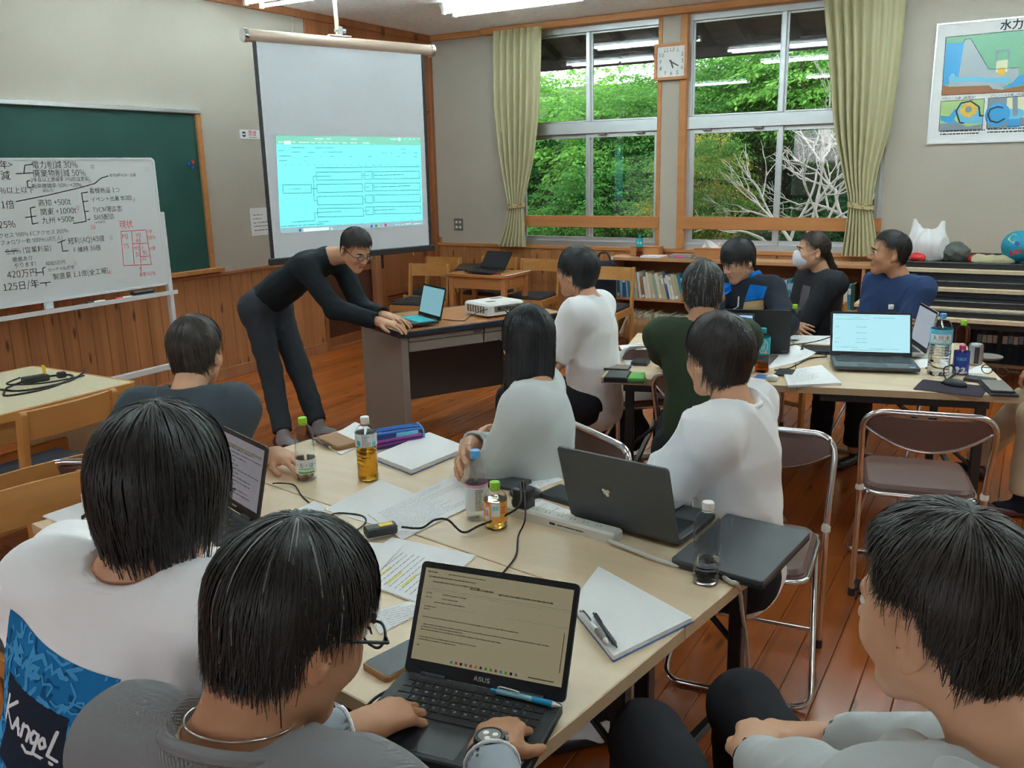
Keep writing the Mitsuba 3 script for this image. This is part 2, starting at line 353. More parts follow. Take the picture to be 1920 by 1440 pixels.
# ---------------------------------------------------------------- room shell
XB, YW, XR, YK, HC = -5.73, 8.15, 2.9, -3.2, 3.05
fl = struct('floor', box((XB-.1, YK-.1, -.08), (XR+.1, YW+.1, -.02)), 'floor_base', 'varnished red-brown timber floor')
bw = .11; xs = np.arange(XB, XR, bw); pl = []
for i, x in enumerate(xs):
    y = YK-RNG.uniform(0, 3.6)
    while y < YW:
        y2 = y+3.64; a, b = max(y, YK), min(y2, YW)
        if b-a > .02: pl.append((x, a, b))
        y = y2
pl.sort(key=lambda q: (q[0]+.05+1.2)**2*.3+((q[1]+q[2])/2-3)**2*.2+(6 if q[2] < 0 else 0))
far = []
for i, (x, a, b) in enumerate(pl):
    m = box((x+.0008, a+.0008, -.022), (min(x+bw, XR)-.0008, b-.0008, RNG.uniform(-.0004, 0)), .0022)
    if i < 296: part(fl, 'plank', m, 'floor_wood')
    else: far.append(m)
if far: part(fl, 'plank_rest', cat(far), 'floor_wood', kind='stuff')
struct('ceiling', box((XB-.1, YK-.1, HC), (XR+.1, YW+.1, HC+.1)), 'ceiling_board', 'pale grey plain ceiling')
# left wall: plaster over a board dado, doorway at the far end
DY0 = 6.23
wl = struct('wall_left', cat(box((XB-.14, YK, .88), (XB, DY0, HC)), box((XB-.14, YK, 0), (XB-.012, DY0, .88))), 'wall_paint', 'off-white plaster wall with a knotty board dado')
y = 1.35
while y < DY0-.02:
    w = .118; part(wl, 'board', box((XB-.014, y+.0012, .09), (XB+.002, min(y+w, DY0)-.0012, .87), .003), 'wainscot_wood'); y += w
part(wl, 'dado_cap', box((XB-.012, YK, .865), (XB+.02, DY0, .895), .004), 'trim_wood')
part(wl, 'dado_board', box((XB-.014, YK, .09), (XB+.002, 1.35, .87)), 'wainscot_wood')
struct('baseboard_left', box((XB-.012, YK, 0), (XB+.016, DY0, .095), .003), 'trim_wood', 'timber skirting board under the dado of the left wall')
struct('trim_1', box((XB-.02, YK, 2.985), (XB+.025, YW, HC), .004), 'door_wood', 'brown timber cornice over the left wall')
# doorway: two sliding doors in a timber frame
fr = struct('trim_2', cat(box((XB-.14, DY0, 0), (XB+.012, DY0+.05, 2.985), .004), box((XB-.14, YW-.06, 0), (XB+.02, YW, 2.985), .004), box((XB-.14, DY0, 2.86), (XB+.015, YW, 2.985), .004),
                          box((XB-.14, DY0, 2.28), (XB+.012, YW, 2.40), .004), box((XB-.12, 7.05, 2.38), (XB+.01, 7.13, 2.88), .004), box((XB-.1, 6.60, 2.38), (XB-.03, 6.635, 2.88)),
                          box((XB-.14, DY0, -.02), (XB+.02, YW, .012))), 'door_wood', 'dark red-brown timber door frame with transom lights')
for i, (a, b) in enumerate(((6.28, 6.60), (6.635, 7.05), (7.13, 7.6), (7.6, 8.09))): part(fr, 'transom_pane', box((XB-.075, a, 2.4), (XB-.065, b, 2.86)), 'dark_glass')
d1 = struct('door_1', cat(box((XB-.10, 6.28, .012), (XB-.065, 7.13, .10)), box((XB-.10, 6.28, .70), (XB-.065, 7.13, .75)), box((XB-.10, 6.28, 2.2), (XB-.065, 7.13, 2.28)), box((XB-.10, 6.28, .1), (XB-.065, 6.34, 2.2)), box((XB-.10, 7.05, .1), (XB-.065, 7.13, 2.2))), 'door_wood', 'sliding timber door with a dark glass upper half')
part(d1, 'pane', box((XB-.085, 6.34, .75), (XB-.078, 7.05, 2.2)), 'dark_glass'); part(d1, 'lower_panel', box((XB-.09, 6.34, .1), (XB-.075, 7.05, .70)), 'dark_brown')
d2 = struct('door_2', cat(box((XB-.05, 7.11, .012), (XB-.012, 7.22, 2.28), .003), box((XB-.05, 7.99, .012), (XB-.012, 8.09, 2.28), .003), box((XB-.05, 7.22, .012), (XB-.012, 7.99, .11)), box((XB-.05, 7.22, .40), (XB-.012, 7.99, .46)), box((XB-.04, 7.22, .46), (XB-.025, 7.99, 2.2)), box((XB-.05, 7.22, 2.2), (XB-.012, 7.99, 2.28)), box((XB-.05, 7.22, .11), (XB-.046, 7.99, .4))), 'door_wood', 'brown timber sliding door with a louvred vent at its foot')
for i in range(11): part(d2, 'louvre_slat', xf(box((-.016, 7.22, -.003), (.016, 7.99, .003)), mat((XB-.03, 0, .125+i*.0252), R=ry(.6))), 'door_wood')
part(d2, 'handle', box((XB-.015, 7.13, .70), (XB+.006, 7.165, 1.0), .004), 'black_plastic')
part(d2, 'door_post', box((XB-.06, 7.03, 0), (XB+.012, 7.115, 2.28), .004), 'trim_wood')
# window wall
WX = [(-4.70, -3.13), (-2.88, -1.13)]; Z0, Z1 = .90, 2.985
ww = struct('wall_window', cat(box((XB, YW, 0), (XR, YW+.16, .88)), box((XB, YW, Z1), (XR, YW+.16, HC)), box((XB, YW, .88), (WX[0][0], YW+.16, Z1)), box((WX[0][1], YW, .88), (WX[1][0], YW+.16, Z1)), box((WX[1][1], YW, .88), (XR, YW+.16, Z1))), 'wall_paint', 'off-white window wall with a timber dado')
x = XB+.02
while x < -3.0:
    w = .118; part(ww, 'board', box((x+.0012, YW-.014, .09), (x+w-.0012, YW+.004, .855), .003), 'wainscot_wood'); x += w
part(ww, 'dado_board', box((x, YW-.014, .09), (XR, YW+.004, .855)), 'wainscot_wood')
part(ww, 'dado_cap', box((XB, YW-.03, .85), (XR, YW+.004, .885), .004), 'rail_wood')
struct('baseboard_window', box((XB, YW-.016, 0), (XR, YW+.01, .095), .003), 'trim_wood', 'timber skirting board under the windows')
struct('trim_3', cat(box((XB, YW-.03, 2.99), (-4.98, YW+.01, HC), .004), box((-5.04, YW-.10, 2.985), (-.9, YW+.01, HC-.005), .004), box((-.9, YW-.03, 2.99), (XR, YW+.01, HC), .004)), 'rail_wood', 'brown timber curtain box under the ceiling of the window wall')
struct('trim_4', cat(box((-3.155, YW-.02, .885), (-3.115, YW+.06, 2.985), .003), box((-2.935, YW-.035, .885), (-2.87, YW+.08, 2.985), .003)), 'rail_wood', 'brown timber jambs on either side of the white pier')
struct('pillar_1', box((-3.117, YW-.012, .885), (-2.935, YW+.1, 2.985), .002), 'wall_paint', 'narrow white pier between the two windows')
for wi, (a, b) in enumerate(WX):
    mid = (a+b)/2+(.02 if wi == 0 else -.02); y0, y1 = YW+.03, YW+.10
    w = struct(f'window_{wi+1}', cat(box((a, y0-.02, Z0-.03), (b, y1+.05, Z0+.035), .003), box((a, y0, 2.93), (b, y1, Z1), .003), box((a, y0, Z0), (a+.035, y1, Z1), .003), box((b-.035, y0, Z0), (b, y1, Z1), .003), box((a, y0-.02, 1.985), (b, y1, 2.10), .004), box((mid-.02, y0, 2.1), (mid+.02, y1-.01, 2.93), .003)), 'aluminium', ('left' if wi == 0 else 'right')+' aluminium window of four glazed lights')
    for q, (s0, s1, zz0, zz1, yy) in enumerate(((a+.035, mid-.02, 2.1, 2.93, .05), (mid+.02, b-.035, 2.1, 2.93, .05), (a+.03, mid+.03, Z0+.03, 1.985, .055 if wi == 0 else .025), (mid-.03, b-.03, Z0+.03, 1.985, .025 if wi == 0 else .055))):
        f = .016 if q < 2 else .04; y = y0+yy
        s = part(w, 'sash', cat(box((s0, y-.012, zz0), (s0+f, y+.012, zz1), .002), box((s1-f, y-.012, zz0), (s1, y+.012, zz1), .002), box((s0+f, y-.012, zz0), (s1-f, y+.012, zz0+f*1.1), .002), box((s0+f, y-.012, zz1-f), (s1-f, y+.012, zz1), .002)), 'aluminium')
        v = np.array([[s0+f, y, zz0+f], [s1-f, y, zz0+f], [s1-f, y, zz1-f], [s0+f, y, zz1-f]]); part(s, 'pane', (v, np.array([[0, 1, 2, 3]])), 'window_glass')
    for lx in ((mid+.12, b-.25) if wi == 0 else (a+.16, mid-.22)): part(w, 'catch', box((lx, y0-.03, 1.966), (lx+.075, y0+.02, 1.986), .003), 'grey_paint')
    part(w, 'safety_rail', box((a-.005, YW-.035, 1.075), (b+.01, YW+.005, 1.19), .004), 'rail_wood')
struct('wall_right', box((XR, YK, 0), (XR+.12, YW, HC)), 'wall_paint', 'plain off-white wall')
BW = [(-4.6, -2.6), (-1.9, .1), (.6, 2.4)]
struct('wall_back', cat(box((XB, YK-.12, 0), (XR, YK, .95)), box((XB, YK-.12, 2.35), (XR, YK, HC)), *[box((a, YK-.12, .95), (b, YK, 2.35)) for a, b in zip([XB]+[w[1] for w in BW], [w[0] for w in BW]+[XR])]), 'wall_paint', 'off-white wall with three windows, behind the photographer')
for i, (a, b) in enumerate(BW):
    w = struct(f'window_{i+3}', cat(box((a, YK-.09, .95), (b, YK-.03, .99)), box((a, YK-.09, 2.31), (b, YK-.03, 2.35)), box((a, YK-.09, .99), (a+.04, YK-.03, 2.31)), box((b-.04, YK-.09, .99), (b, YK-.03, 2.31)), box(((a+b)/2-.02, YK-.09, .99), ((a+b)/2+.02, YK-.03, 2.31))), 'aluminium', 'aluminium window in the wall behind the photographer')
    for p, q in ((a+.04, (a+b)/2-.02), ((a+b)/2+.02, b-.04)): part(w, 'pane', (np.array([[p, YK-.06, .99], [q, YK-.06, .99], [q, YK-.06, 2.31], [p, YK-.06, 2.31]]), np.array([[0, 1, 2, 3]])), 'window_glass')

# ---------------------------------------------------------------- ceiling lights
scene['tube_light'] = {'type': 'diffuse', 'reflectance': {'type': 'rgb', 'value': [.9, .9, .9]}}
def ceiling_light(x, y, label):
    t = thing('ceiling_light', label, 'ceiling light', 'twin-tube ceiling lights')
    part(t, 'housing', cat(prism(Polygon([(-.12, 0), (.12, 0), (.075, -.05), (-.075, -.05)]), 1.30)), 'white_plastic', M=mat((x+.65, y, HC), R=np.array([[0, 0, -1], [1, 0, 0], [0, 1, 0]]).astype(float)))
    for s in (-1, 1):
        part(t, 'socket', cat(box((x-.632, y+s*.085-.018, HC-.095), (x-.605, y+s*.085+.018, HC-.03), .003), box((x+.605, y+s*.085-.018, HC-.095), (x+.632, y+s*.085+.018, HC-.03), .003)), 'white_plastic')
        part(t, 'fluorescent_tube', cyl((x-.605, y+s*.085, HC-.075), (x+.605, y+s*.085, HC-.075), .014, 10, cap=False), 'tube_light', emitter={'type': 'area', 'radiance': {'type': 'rgb', 'value': [TUBE_L*c for c in TUBE_RGB]}})
ceiling_light(-3.92, 6.76, 'white twin-tube fluorescent ceiling light, lit, above the window curtain')
for yy in (6.76, 5.45, 4.0, 1.3):
    for xx in (-4.9, -2.75, -.6, 1.55):
        if yy > 6 and xx < -2.5: continue
        ceiling_light(xx, yy, 'white twin-tube fluorescent ceiling light, lit, outside the frame')

# ---------------------------------------------------------------- furniture materials
M('table_laminate', mikit.proc(lambda p, n, uv: mix(S(214, 190, 156), S(226, 205, 174), fbm(p.x*2+fbm(p.x, p.y)*2, p.y*26, p.z*20, 3))), .38, .45)
M('laminate_edge', S(198, 172, 138), .45)
M('black_steel', S(28, 28, 30), .35)
metal('chrome', S(225, 228, 232), .09)
M('brown_vinyl', S(92, 66, 60), .38, .5)
M('beech', wood(S(178, 120, 62), S(204, 146, 82), 'z', 18, .06), .4, .4)
M('beech_flat', wood(S(178, 120, 62), S(206, 148, 84), 'y', 18, .06), .4, .4)
M('slate_vinyl', S(66, 70, 80), .6, .3)
M('charcoal_vinyl', S(50, 50, 56), .6, .3)
M('cream_laminate', mikit.proc(lambda p, n, uv: mix(S(206, 194, 160), S(214, 203, 172), noise(p.x*150, p.y*150))), .5, .35)
M('desk_steel', S(140, 130, 122), .45, .4)
M('desk_steel_dark', S(92, 84, 80), .5, .4)
M('desk_top', wood(S(164, 106, 62), S(184, 126, 80), 'y', 14, .08), .16, .5)
M('navy_rim', S(34, 38, 48), .35)
M('pine', wood(S(168, 108, 62), S(196, 136, 86), 'x', 16, .07, (3, 1.5, .7)), .42, .4)
M('shelf_wood', wood(S(176, 126, 88), S(200, 150, 108), 'x', 14, .08), .5, .35)
M('shelf_back', S(120, 78, 52), .7, .2)

def place(o, yaw): return mat(o, rz=yaw)
# ---------------------------------------------------------------- folding meeting tables
def folding_table(o, ex, ey, L, W, label, legs, group):
    """o: near left corner at floor level, ex along L, ey along W; legs: which ends ('l','r') get a frame."""
    R = np.eye(4); R[:3, 0] = ex; R[:3, 1] = ey; R[:3, 3] = o
    t = thing('folding_table', label, 'table', group)
    part(t, 'tabletop', box((0.001, 0.001, .668), (L-.001, W-.001, .70), .002), 'table_laminate', M=R)
    part(t, 'edge_band', cat(box((0, 0, .669), (L, .0025, .6985)), box((0, W-.0025, .669), (L, W, .6985)), box((0, 0, .669), (.0025, W, .6985)), box((L-.0025, 0, .669), (L, W, .6985))), 'laminate_edge', M=R)
    part(t, 'frame_rail', box((.10, .035, .628), (L-.10, .06, .667), .002), 'black_steel', M=R); part(t, 'frame_rail', box((.10, W-.06, .628), (L-.10, W-.035, .667), .002), 'black_steel', M=R)
    for e in legs:
        x = .13 if e == 'l' else L-.13; s = 1 if e == 'l' else -1
        for yy in (.05, W-.05):
            part(t, 'leg', box((x-.02, yy-.016, .012), (x+.02, yy+.016, .666), .003), 'black_steel', M=R)
            part(t, 'leg_foot', cyl((x, yy, 0), (x, yy, .014), .018, 12), 'black_plastic', M=R)
            part(t, 'brace', cyl((x+s*.01, yy, .36), (x+s*.34, yy, .64), .009, 8), 'black_steel', M=R)
        part(t, 'cross_bar', box((x-.012, .05, .18), (x+.012, W-.05, .205), .003), 'black_steel', M=R)
    return t
TA = P(1373, 1103); ex = np.array([.98734, -.15861, 0]); ey = np.array([.15861, .98734, 0])
seam0 = np.array([TA[0], TA[1], 0]) - ey*.226          # on the right edge, at the seam
NEAR = lambda x, y, z=.7: seam0+ex*x+ey*y+np.array([0, 0, z])
folding_table(NEAR(-1.785, -.612, 0), ex, ey, 1.785, .61, 'pale wood-grain folding table under the grey-shirted man typing, nearest the camera', 'lr', 'near pair of folding tables')
folding_table(NEAR(-1.785, .001, 0), ex, ey, 1.785, .60, 'pale wood-grain folding table with the power strip, far half of the near pair', 'lr', 'near pair of folding tables')
FO = np.array([*P(1127, 707)[:2], 0]); fx = np.array([.9707, .2404, 0]); fy = np.array([-.2404, .9707, 0])
FAR = lambda x, y, z=.7: FO+fx*x+fy*y+np.array([0, 0, z])
folding_table(FAR(0, 0, 0), fx, fy, .884, 1.16, 'pale folding table in front of the green-sweatered man, left half of the far group', 'l', 'far pair of folding tables')
folding_table(FAR(.887, 0, 0), fx, fy, .884, 1.16, 'pale folding table carrying the laptop with the bright screen, right half of the far group', 'r', 'far pair of folding tables')

# ---------------------------------------------------------------- chrome folding chairs
def folding_chair(x, y, yaw, label):
    """origin on the floor under the back; the sitter faces local +y."""
    R = mat((x, y, 0), rz=yaw); t = thing('folding_chair', label, 'folding chair', 'chrome folding chairs')
    w = .215; r = .0115
    part(t, 'back_frame', tube(fillet([(-w, .0, .0), (-w, .01, .45), (-w-.012, -.05, .77), (w+.012, -.05, .77), (w, .01, .45), (w, .0, .0)], .085, 9), r, 10), 'chrome', True, R)
    part(t, 'leg_frame', tube(fillet([(-w+.03, .02, .43), (-w-.02, .42, .012), (w+.02, .42, .012), (w-.03, .02, .43)], .06, 7), r*.9, 10), 'chrome', True, R)
    part(t, 'floor_bar', cyl((-w, .0, .06), (w, .0, .06), .008, 10), 'chrome', True, R)
    def panel(u, v):
        xx = (u*2-1)*(w-.004); dip = 1-(u*2-1)**2
        return np.stack([xx, -.038-.012*v-.03*dip+.004, .755-.02*dip*0-(1-v)*(.05+.075*dip)-.0*v], 1)
    b = grid(panel, 17, 5); part(t, 'backrest', sheet(b, .012), 'brown_vinyl', 40, R)
    part(t, 'backrest_trim', tube([(q[0], q[1], q[2]) for q in panel(np.linspace(0, 1, 17), np.zeros(17))], .006, 8), 'chrome', True, R)
    seat = rrect(.385, .385, .06); seat = affinity.translate(seat, 0, .215)
    part(t, 'seat', cat(xf(rprism(seat, .035, .013), tr((0, 0, .425)))), 'brown_vinyl', 50, R)
    part(t, 'seat_rim', tube(np.c_[np.array(affinity.scale(seat, 1.03, 1.03).exterior.coords)[:-1], np.full(len(seat.exterior.coords)-1, .426)], .009, 8, True), 'chrome', True, R)
    for s in (-1, 1):
        part(t, 'hinge_cap', lathe([(.0001, .022), (.009, .018), (.0155, .004), (.0155, -.012), (.0001, -.012)], 14, mat((s*w, .006, .455))), 'white_plastic', 40, R)
        part(t, 'foot_cap', cyl((s*w, 0, 0), (s*w, 0, .03), .0135, 12), 'black_plastic', 40, R)
    return t
folding_chair(-.262, 3.455, .20, 'empty brown folding chair with its chrome back to the camera, at the far tables')
folding_chair(-.72, 2.93, math.pi+.10, 'brown folding chair under the white-sweatshirted man, half hidden by the closed laptop')
folding_chair(-1.18, 3.62, -.25, 'brown folding chair under the man in the dark green sweater')
folding_chair(-1.27, 2.62, math.pi-.55, 'brown folding chair under the person in the pale grey sweatshirt')
folding_chair(-1.62, 4.25, .75, 'brown folding chair under the man in the white t-shirt')
folding_chair(-.62, 5.62, 2.9, 'brown folding chair under the man in the navy polo shirt')
folding_chair(-1.63, .38, -.22, 'chrome folding chair behind the white printed t-shirt, at the lower left corner')

# ---------------------------------------------------------------- wooden library chairs and tables
def library_chair(x, y, yaw, label, seat='slate_vinyl', group='wooden library chairs', sc=1.0):
    R = mat((x, y, 0), rz=yaw, s=sc); t = thing('library_chair', label, 'chair', group); w = .205
    for s in (-1, 1):
        part(t, 'back_post', cat(box((s*w-.013, -.03, 0), (s*w+.013, .018, .44), .004), xf(rprism(affinity.translate(rrect(.045, .36, .02), 0, .17), .026, .003), np.array([[0, 0, 1, s*w-.013], [1, 0, -.0, -.006], [-.16*0, 1, 0, .43], [0, 0, 0, 1]], float)@np.array([[1, -.13, 0, 0], [0, 1, 0, 0], [0, 0, 1, 0], [0, 0, 0, 1]]))), 'beech', 30, R)
        part(t, 'front_leg', box((s*w-.014, .36, 0), (s*w+.014, .40, .425), .004), 'beech', False, R)
        part(t, 'side_rail', box((s*w-.010, 0, .36), (s*w+.010, .38, .425), .003), 'beech_flat', False, R)
    def rail(u, v): return np.stack([(u*2-1)*(w-.005), -.045-.022*(1-(u*2-1)**2)-.014*v, .655+.12*v], 1)
    part(t, 'back_rail', sheet(grid(rail, 13, 2), .018), 'beech_flat', 40, R)
    part(t, 'rear_rail', box((-w, -.016, .355), (w, .004, .425), .003), 'beech_flat', False, R); part(t, 'front_rail', box((-w, .375, .36), (w, .393, .425), .003), 'beech_flat', False, R)
    part(t, 'stretcher', box((-w, .36, .14), (w, .378, .17), .003), 'beech_flat', False, R)
    part(t, 'seat', xf(rprism(affinity.translate(rrect(.395, .39, .02), 0, .195), .045, .016), tr((0, 0, .415))), seat, 40, R)
    return t
library_chair(-3.42, 2.10, math.pi/2+.02, 'wooden chair with a slate blue seat pushed in at the cream library table')
library_chair(-2.48, 1.36, -math.pi/2-.12, 'wooden chair with a curved back rail at the left picture edge, nearest the camera')
library_chair(-2.62, 1.50, -math.pi/2-.12, 'wooden chair standing tight behind the nearest wooden chair, only its post showing')
library_chair(-4.25, 7.78, math.pi+.06, 'wooden chair with a charcoal seat right of the small pine table', 'charcoal_vinyl')
library_chair(-4.78, 7.86, math.pi, 'wooden chair behind the small pine table, under the curtain', 'charcoal_vinyl')
library_chair(-5.33, 7.62, math.pi, 'wooden chair with a charcoal seat in the corner by the louvred door', 'charcoal_vinyl')
library_chair(-5.08, 7.02, math.pi+.15, 'wooden chair with a charcoal seat left of the small pine table', 'charcoal_vinyl')
library_chair(-3.28, 7.36, math.pi+.05, 'wooden chair in front of the bookcase end, behind the white t-shirt', 'charcoal_vinyl')
library_chair(-1.22, 6.02, math.pi-.35, 'wooden chair behind the woman in the black jacket', 'charcoal_vinyl')
t = thing('library_table', 'cream-topped library table with a rounded timber edge, at the left picture edge', 'table')
part(t, 'tabletop', xf(prism(affinity.translate(rrect(.82, 1.80, .02), -4.115, 1.745), .026), tr((0, 0, .675))), 'cream_laminate')
rim = rrect(.86, 1.84, .04).difference(rrect(.82, 1.80, .02)); part(t, 'timber_edge', xf(prism(affinity.translate(rim, -4.115, 1.745), .036), tr((0, 0, .6645))), 'beech_flat', 35)
for y in (.93, 2.55):
    part(t, 'end_panel', box((-4.44, y-.03, .02), (-3.79, y+.03, .665), .004), 'cream_laminate'); part(t, 'foot_rail', box((-4.46, y-.035, 0), (-3.77, y+.035, .03), .004), 'beech_flat')
for x in (-3.76, -4.45): part(t, 'apron', box((x-.012, .95, .55), (x+.012, 2.53, .665), .003), 'beech_flat')
part(t, 'lower_rail', box((-4.13, .95, .22), (-4.10, 2.53, .40), .003), 'beech_flat')
t = thing('pine_table', 'small brown pine table with the closed-up laptop, under the left window', 'table')
part(t, 'tabletop', box((-4.84, 6.99, .672), (-4.17, 7.47, .70), .005), 'pine')
for x in (-4.80, -4.215):
    for y in (7.03, 7.43): part(t, 'leg', box((x-.024, y-.024, 0), (x+.024, y+.024, .672), .004), 'pine')
part(t, 'apron', box((-4.79, 7.02, .56), (-4.22, 7.04, .672), .003), 'pine'); part(t, 'apron', box((-4.79, 7.42, .56), (-4.22, 7.44, .672), .003), 'pine')
part(t, 'apron', box((-4.81, 7.04, .56), (-4.79, 7.42, .672), .003), 'pine'); part(t, 'apron', box((-4.225, 7.04, .56), (-4.205, 7.42, .672), .003), 'pine')
part(t, 'drawer', box((-4.212, 7.10, .585), (-4.198, 7.36, .65), .003), 'pine'); part(t, 'edge_strip', box((-4.186, 6.988, .699), (-4.166, 7.472, .703), .001), 'white_plastic')

# ---------------------------------------------------------------- grey steel desk
dU, dV = np.array([.47, .8827, 0]), np.array([-.8827, .47, 0]); DO = np.array([-3.174, 4.071, 0])
DM = np.eye(4); DM[:3, 0] = dU; DM[:3, 1] = dV; DM[:3, 3] = DO; DESK = lambda u, v, z=.74: DO+dU*u+dV*v+np.array([0, 0, z])
t = thing('steel_desk', 'grey steel teacher desk with a brown top, under the projector', 'desk')
part(t, 'desktop', box((.012, .012, .705), (1.188, .688, .74), .003), 'desk_top', M=DM)
part(t, 'rim', cat(box((0, 0, .703), (1.2, .014, .7415), .005), box((0, .686, .703), (1.2, .70, .7415), .005), box((0, .01, .703), (.014, .69, .7415), .005), box((1.186, .01, .703), (1.2, .69, .7415), .005)), 'navy_rim', M=DM)
part(t, 'side_panel', box((.03, .04, .02), (.052, .66, .703), .003), 'desk_steel', M=DM); part(t, 'side_panel', box((1.148, .04, .02), (1.17, .66, .703), .003), 'desk_steel', M=DM)
part(t, 'front_post', box((.03, .03, 0), (.075, .06, .703), .004), 'desk_steel', M=DM); part(t, 'front_post', box((1.125, .03, 0), (1.17, .06, .703), .004), 'desk_steel', M=DM)
part(t, 'modesty_panel', box((.05, .60, .15), (1.15, .612, .70), .003), 'desk_steel_dark', M=DM)
part(t, 'drawer_housing', box((.052, .06, .60), (1.148, .60, .703)), 'desk_steel_dark', M=DM)
for a, b in ((.08, .595), (.605, 1.12)):
    d = part(t, 'drawer', box((a, .034, .605), (b, .06, .665), .003), 'desk_steel', M=DM); part(d, 'pull', box((a, .026, .668), (b, .06, .698), .005), 'desk_steel', M=DM)
    part(d, 'label_holder', box((a+.44, .022, .676), (a+.5, .028, .692)), 'desk_steel_dark', M=DM)

# ---------------------------------------------------------------- bookcase under the windows
YF, YB_, ZT = 7.80, 8.11, .825
t = thing('bookcase', 'long low wooden bookcase under the windows, two shelves of books', 'bookcase')
BX = [-3.47, -1.18, -.36, .46, 1.28]
part(t, 'top_board', box((BX[0]-.02, YF-.01, ZT-.03), (BX[-1], YB_, ZT), .003), 'shelf_wood'); part(t, 'back_panel', box((BX[0], YB_-.012, .05), (BX[-1], YB_, ZT-.03)), 'shelf_back')
for i, x in enumerate(BX): part(t, 'upright', box((x-.014, YF, 0), (x+.014, YB_-.012, ZT-.03), .003), 'shelf_wood')
for i in range(len(BX)-1):
    part(t, 'shelf', box((BX[i]+.014, YF+.01, .415), (BX[i+1]-.014, YB_-.012, .437), .002), 'shelf_wood'); part(t, 'plinth_shelf', box((BX[i]+.014, YF+.01, .05), (BX[i+1]-.014, YB_-.012, .075), .002), 'shelf_wood')
part(t, 'plinth', box((BX[0]+.014, YF+.03, 0), (BX[-1], YF+.05, .05)), 'shelf_back')
part(t, 'number_label', box((BX[0]-.005, YF-.0125, ZT-.026), (BX[0]+.025, YF-.0095, ZT-.004)), 'white_plastic'); part(t, 'number_label', box((BX[0]-.012, YF-.003, .417), (BX[0]+.012, YF+.001, .436)), 'white_plastic')
PAL = {'cream': (206, 192, 164), 'ivory': (222, 214, 194), 'tan': (186, 160, 122), 'sand': (196, 176, 140), 'pale blue': (150, 178, 190), 'teal': (44, 118, 150), 'blue': (40, 98, 160), 'grey': (150, 150, 146), 'white': (224, 224, 220), 'mustard': (206, 164, 50), 'brown': (140, 100, 72), 'pale green': (150, 168, 150), 'dark green': (46, 66, 56), 'navy': (34, 44, 66), 'maroon': (104, 52, 44)}
for k, c in PAL.items(): M('book_'+k.replace(' ', '_'), S(*c), .6, .3)
M('paper_block', S(222, 214, 194), .8, .2)
bk_cover = mikit.ply(arr(cat(box((0, 0, 0), (1, .04, 1)), box((0, .04, 0), (.12, 1, 1)), box((.88, .04, 0), (1, 1, 1)))), 'book_tan'); bk_pages = mikit.ply(arr(box((.12, .04, .012), (.88, .97, .985))), 'paper_block')
bk_band = mikit.ply(arr(box((.04, -.004, .62), (.96, .0, .86))), 'book_ivory'); bk_tag = mikit.ply(arr(box((.06, -.005, .04), (.94, .0, .16))), 'white_plastic')
ORD = lambda n: f"{n}{'th' if 10 <= n % 100 <= 20 else {1: 'st', 2: 'nd', 3: 'rd'}.get(n % 10, 'th')}"
def book(x, y, z, th, d, h, colour, lean, label, group, band=None, rng=RNG):
    k = thing('book', label, 'book', group)
    Mw = np.eye(4); Mw[:3, :3] = ry(lean)@np.diag([th, d, h]); Mw[:3, 3] = (x, y, z+max(0, th*math.sin(lean)) if lean > 0 else z)
    ref(k, 'cover', bk_cover, Mw, 'book_'+colour.replace(' ', '_')); ref(k, 'pages', bk_pages, Mw)
    if band: ref(k, 'spine_label', bk_tag if band == 'tag' else bk_band, Mw, None if band == 'tag' else 'book_'+band)
rb = random.Random(3)
def row(x0, x1, z, where, cols, hr, thr, lean, dr_=(.17, .21), yf=YF+.03, cap=400, band=.5):
    x, n = x0, 0
    while x < x1 and n < cap:
        th = rb.uniform(*thr); h = rb.uniform(*hr); n += 1; c = cols[n-1] if n <= 0 else rb.choice(cols); L = lean(x, n)
        b = None if rb.random() > band else rb.choice(['ivory', 'tag', 'white', 'pale_blue'])
        if abs(L) > .02: x += .002
        book(x, yf+rb.uniform(0, .02), z, th, rb.uniform(*dr_), h, c, L, f'{c} book, {ORD(n)} from the left {where}', 'books '+where, b); x += th/math.cos(L)+.0015
first = ['teal', 'white', 'pale blue', 'sand', 'grey', 'blue', 'teal', 'pale green', 'brown']
row(-3.44, -2.15, .437, 'on the upper shelf of the bookcase', ['cream', 'ivory', 'sand', 'tan', 'ivory', 'cream', 'pale blue', 'teal', 'grey', 'white', 'pale green', 'blue', 'brown'], (.20, .255), (.016, .034), lambda x, n: -.02-.22*min(1, (x+3.44)/.5))
row(-2.02, -1.24, .437, 'behind the zip jacket', ['cream', 'pale blue', 'teal', 'sand', 'ivory', 'dark green'], (.18, .24), (.018, .034), lambda x, n: -.03)
row(-3.40, -2.62, .075, 'on the lower shelf of the bookcase', ['grey', 'ivory', 'cream', 'sand', 'cream', 'ivory', 'pale green'], (.215, .245), (.013, .021), lambda x, n: .42, band=.3)
row(-2.55, -1.95, .075, 'right of the leaning row on the lower shelf', ['cream', 'ivory', 'sand', 'tan'], (.2, .24), (.015, .03), lambda x, n: .34)
row(-1.15, -.42, .437, 'in the dark set left of the stacked tables', ['navy', 'navy', 'dark green'], (.22, .235), (.026, .036), lambda x, n: 0, band=.9)
row(-.33, .40, .437, 'on the shelf under the stacked tables', ['dark green', 'maroon', 'maroon', 'brown', 'navy'], (.18, .22), (.024, .036), lambda x, n: 0)
row(-.33, .40, .075, 'low under the stacked tables', ['navy', 'navy', 'navy', 'dark green'], (.26, .27), (.03, .038), lambda x, n: 0, band=.9)
row(.49, 1.1, .437, 'on the shelf at the right picture edge', ['maroon', 'dark green', 'brown'], (.18, .22), (.026, .036), lambda x, n: 0)
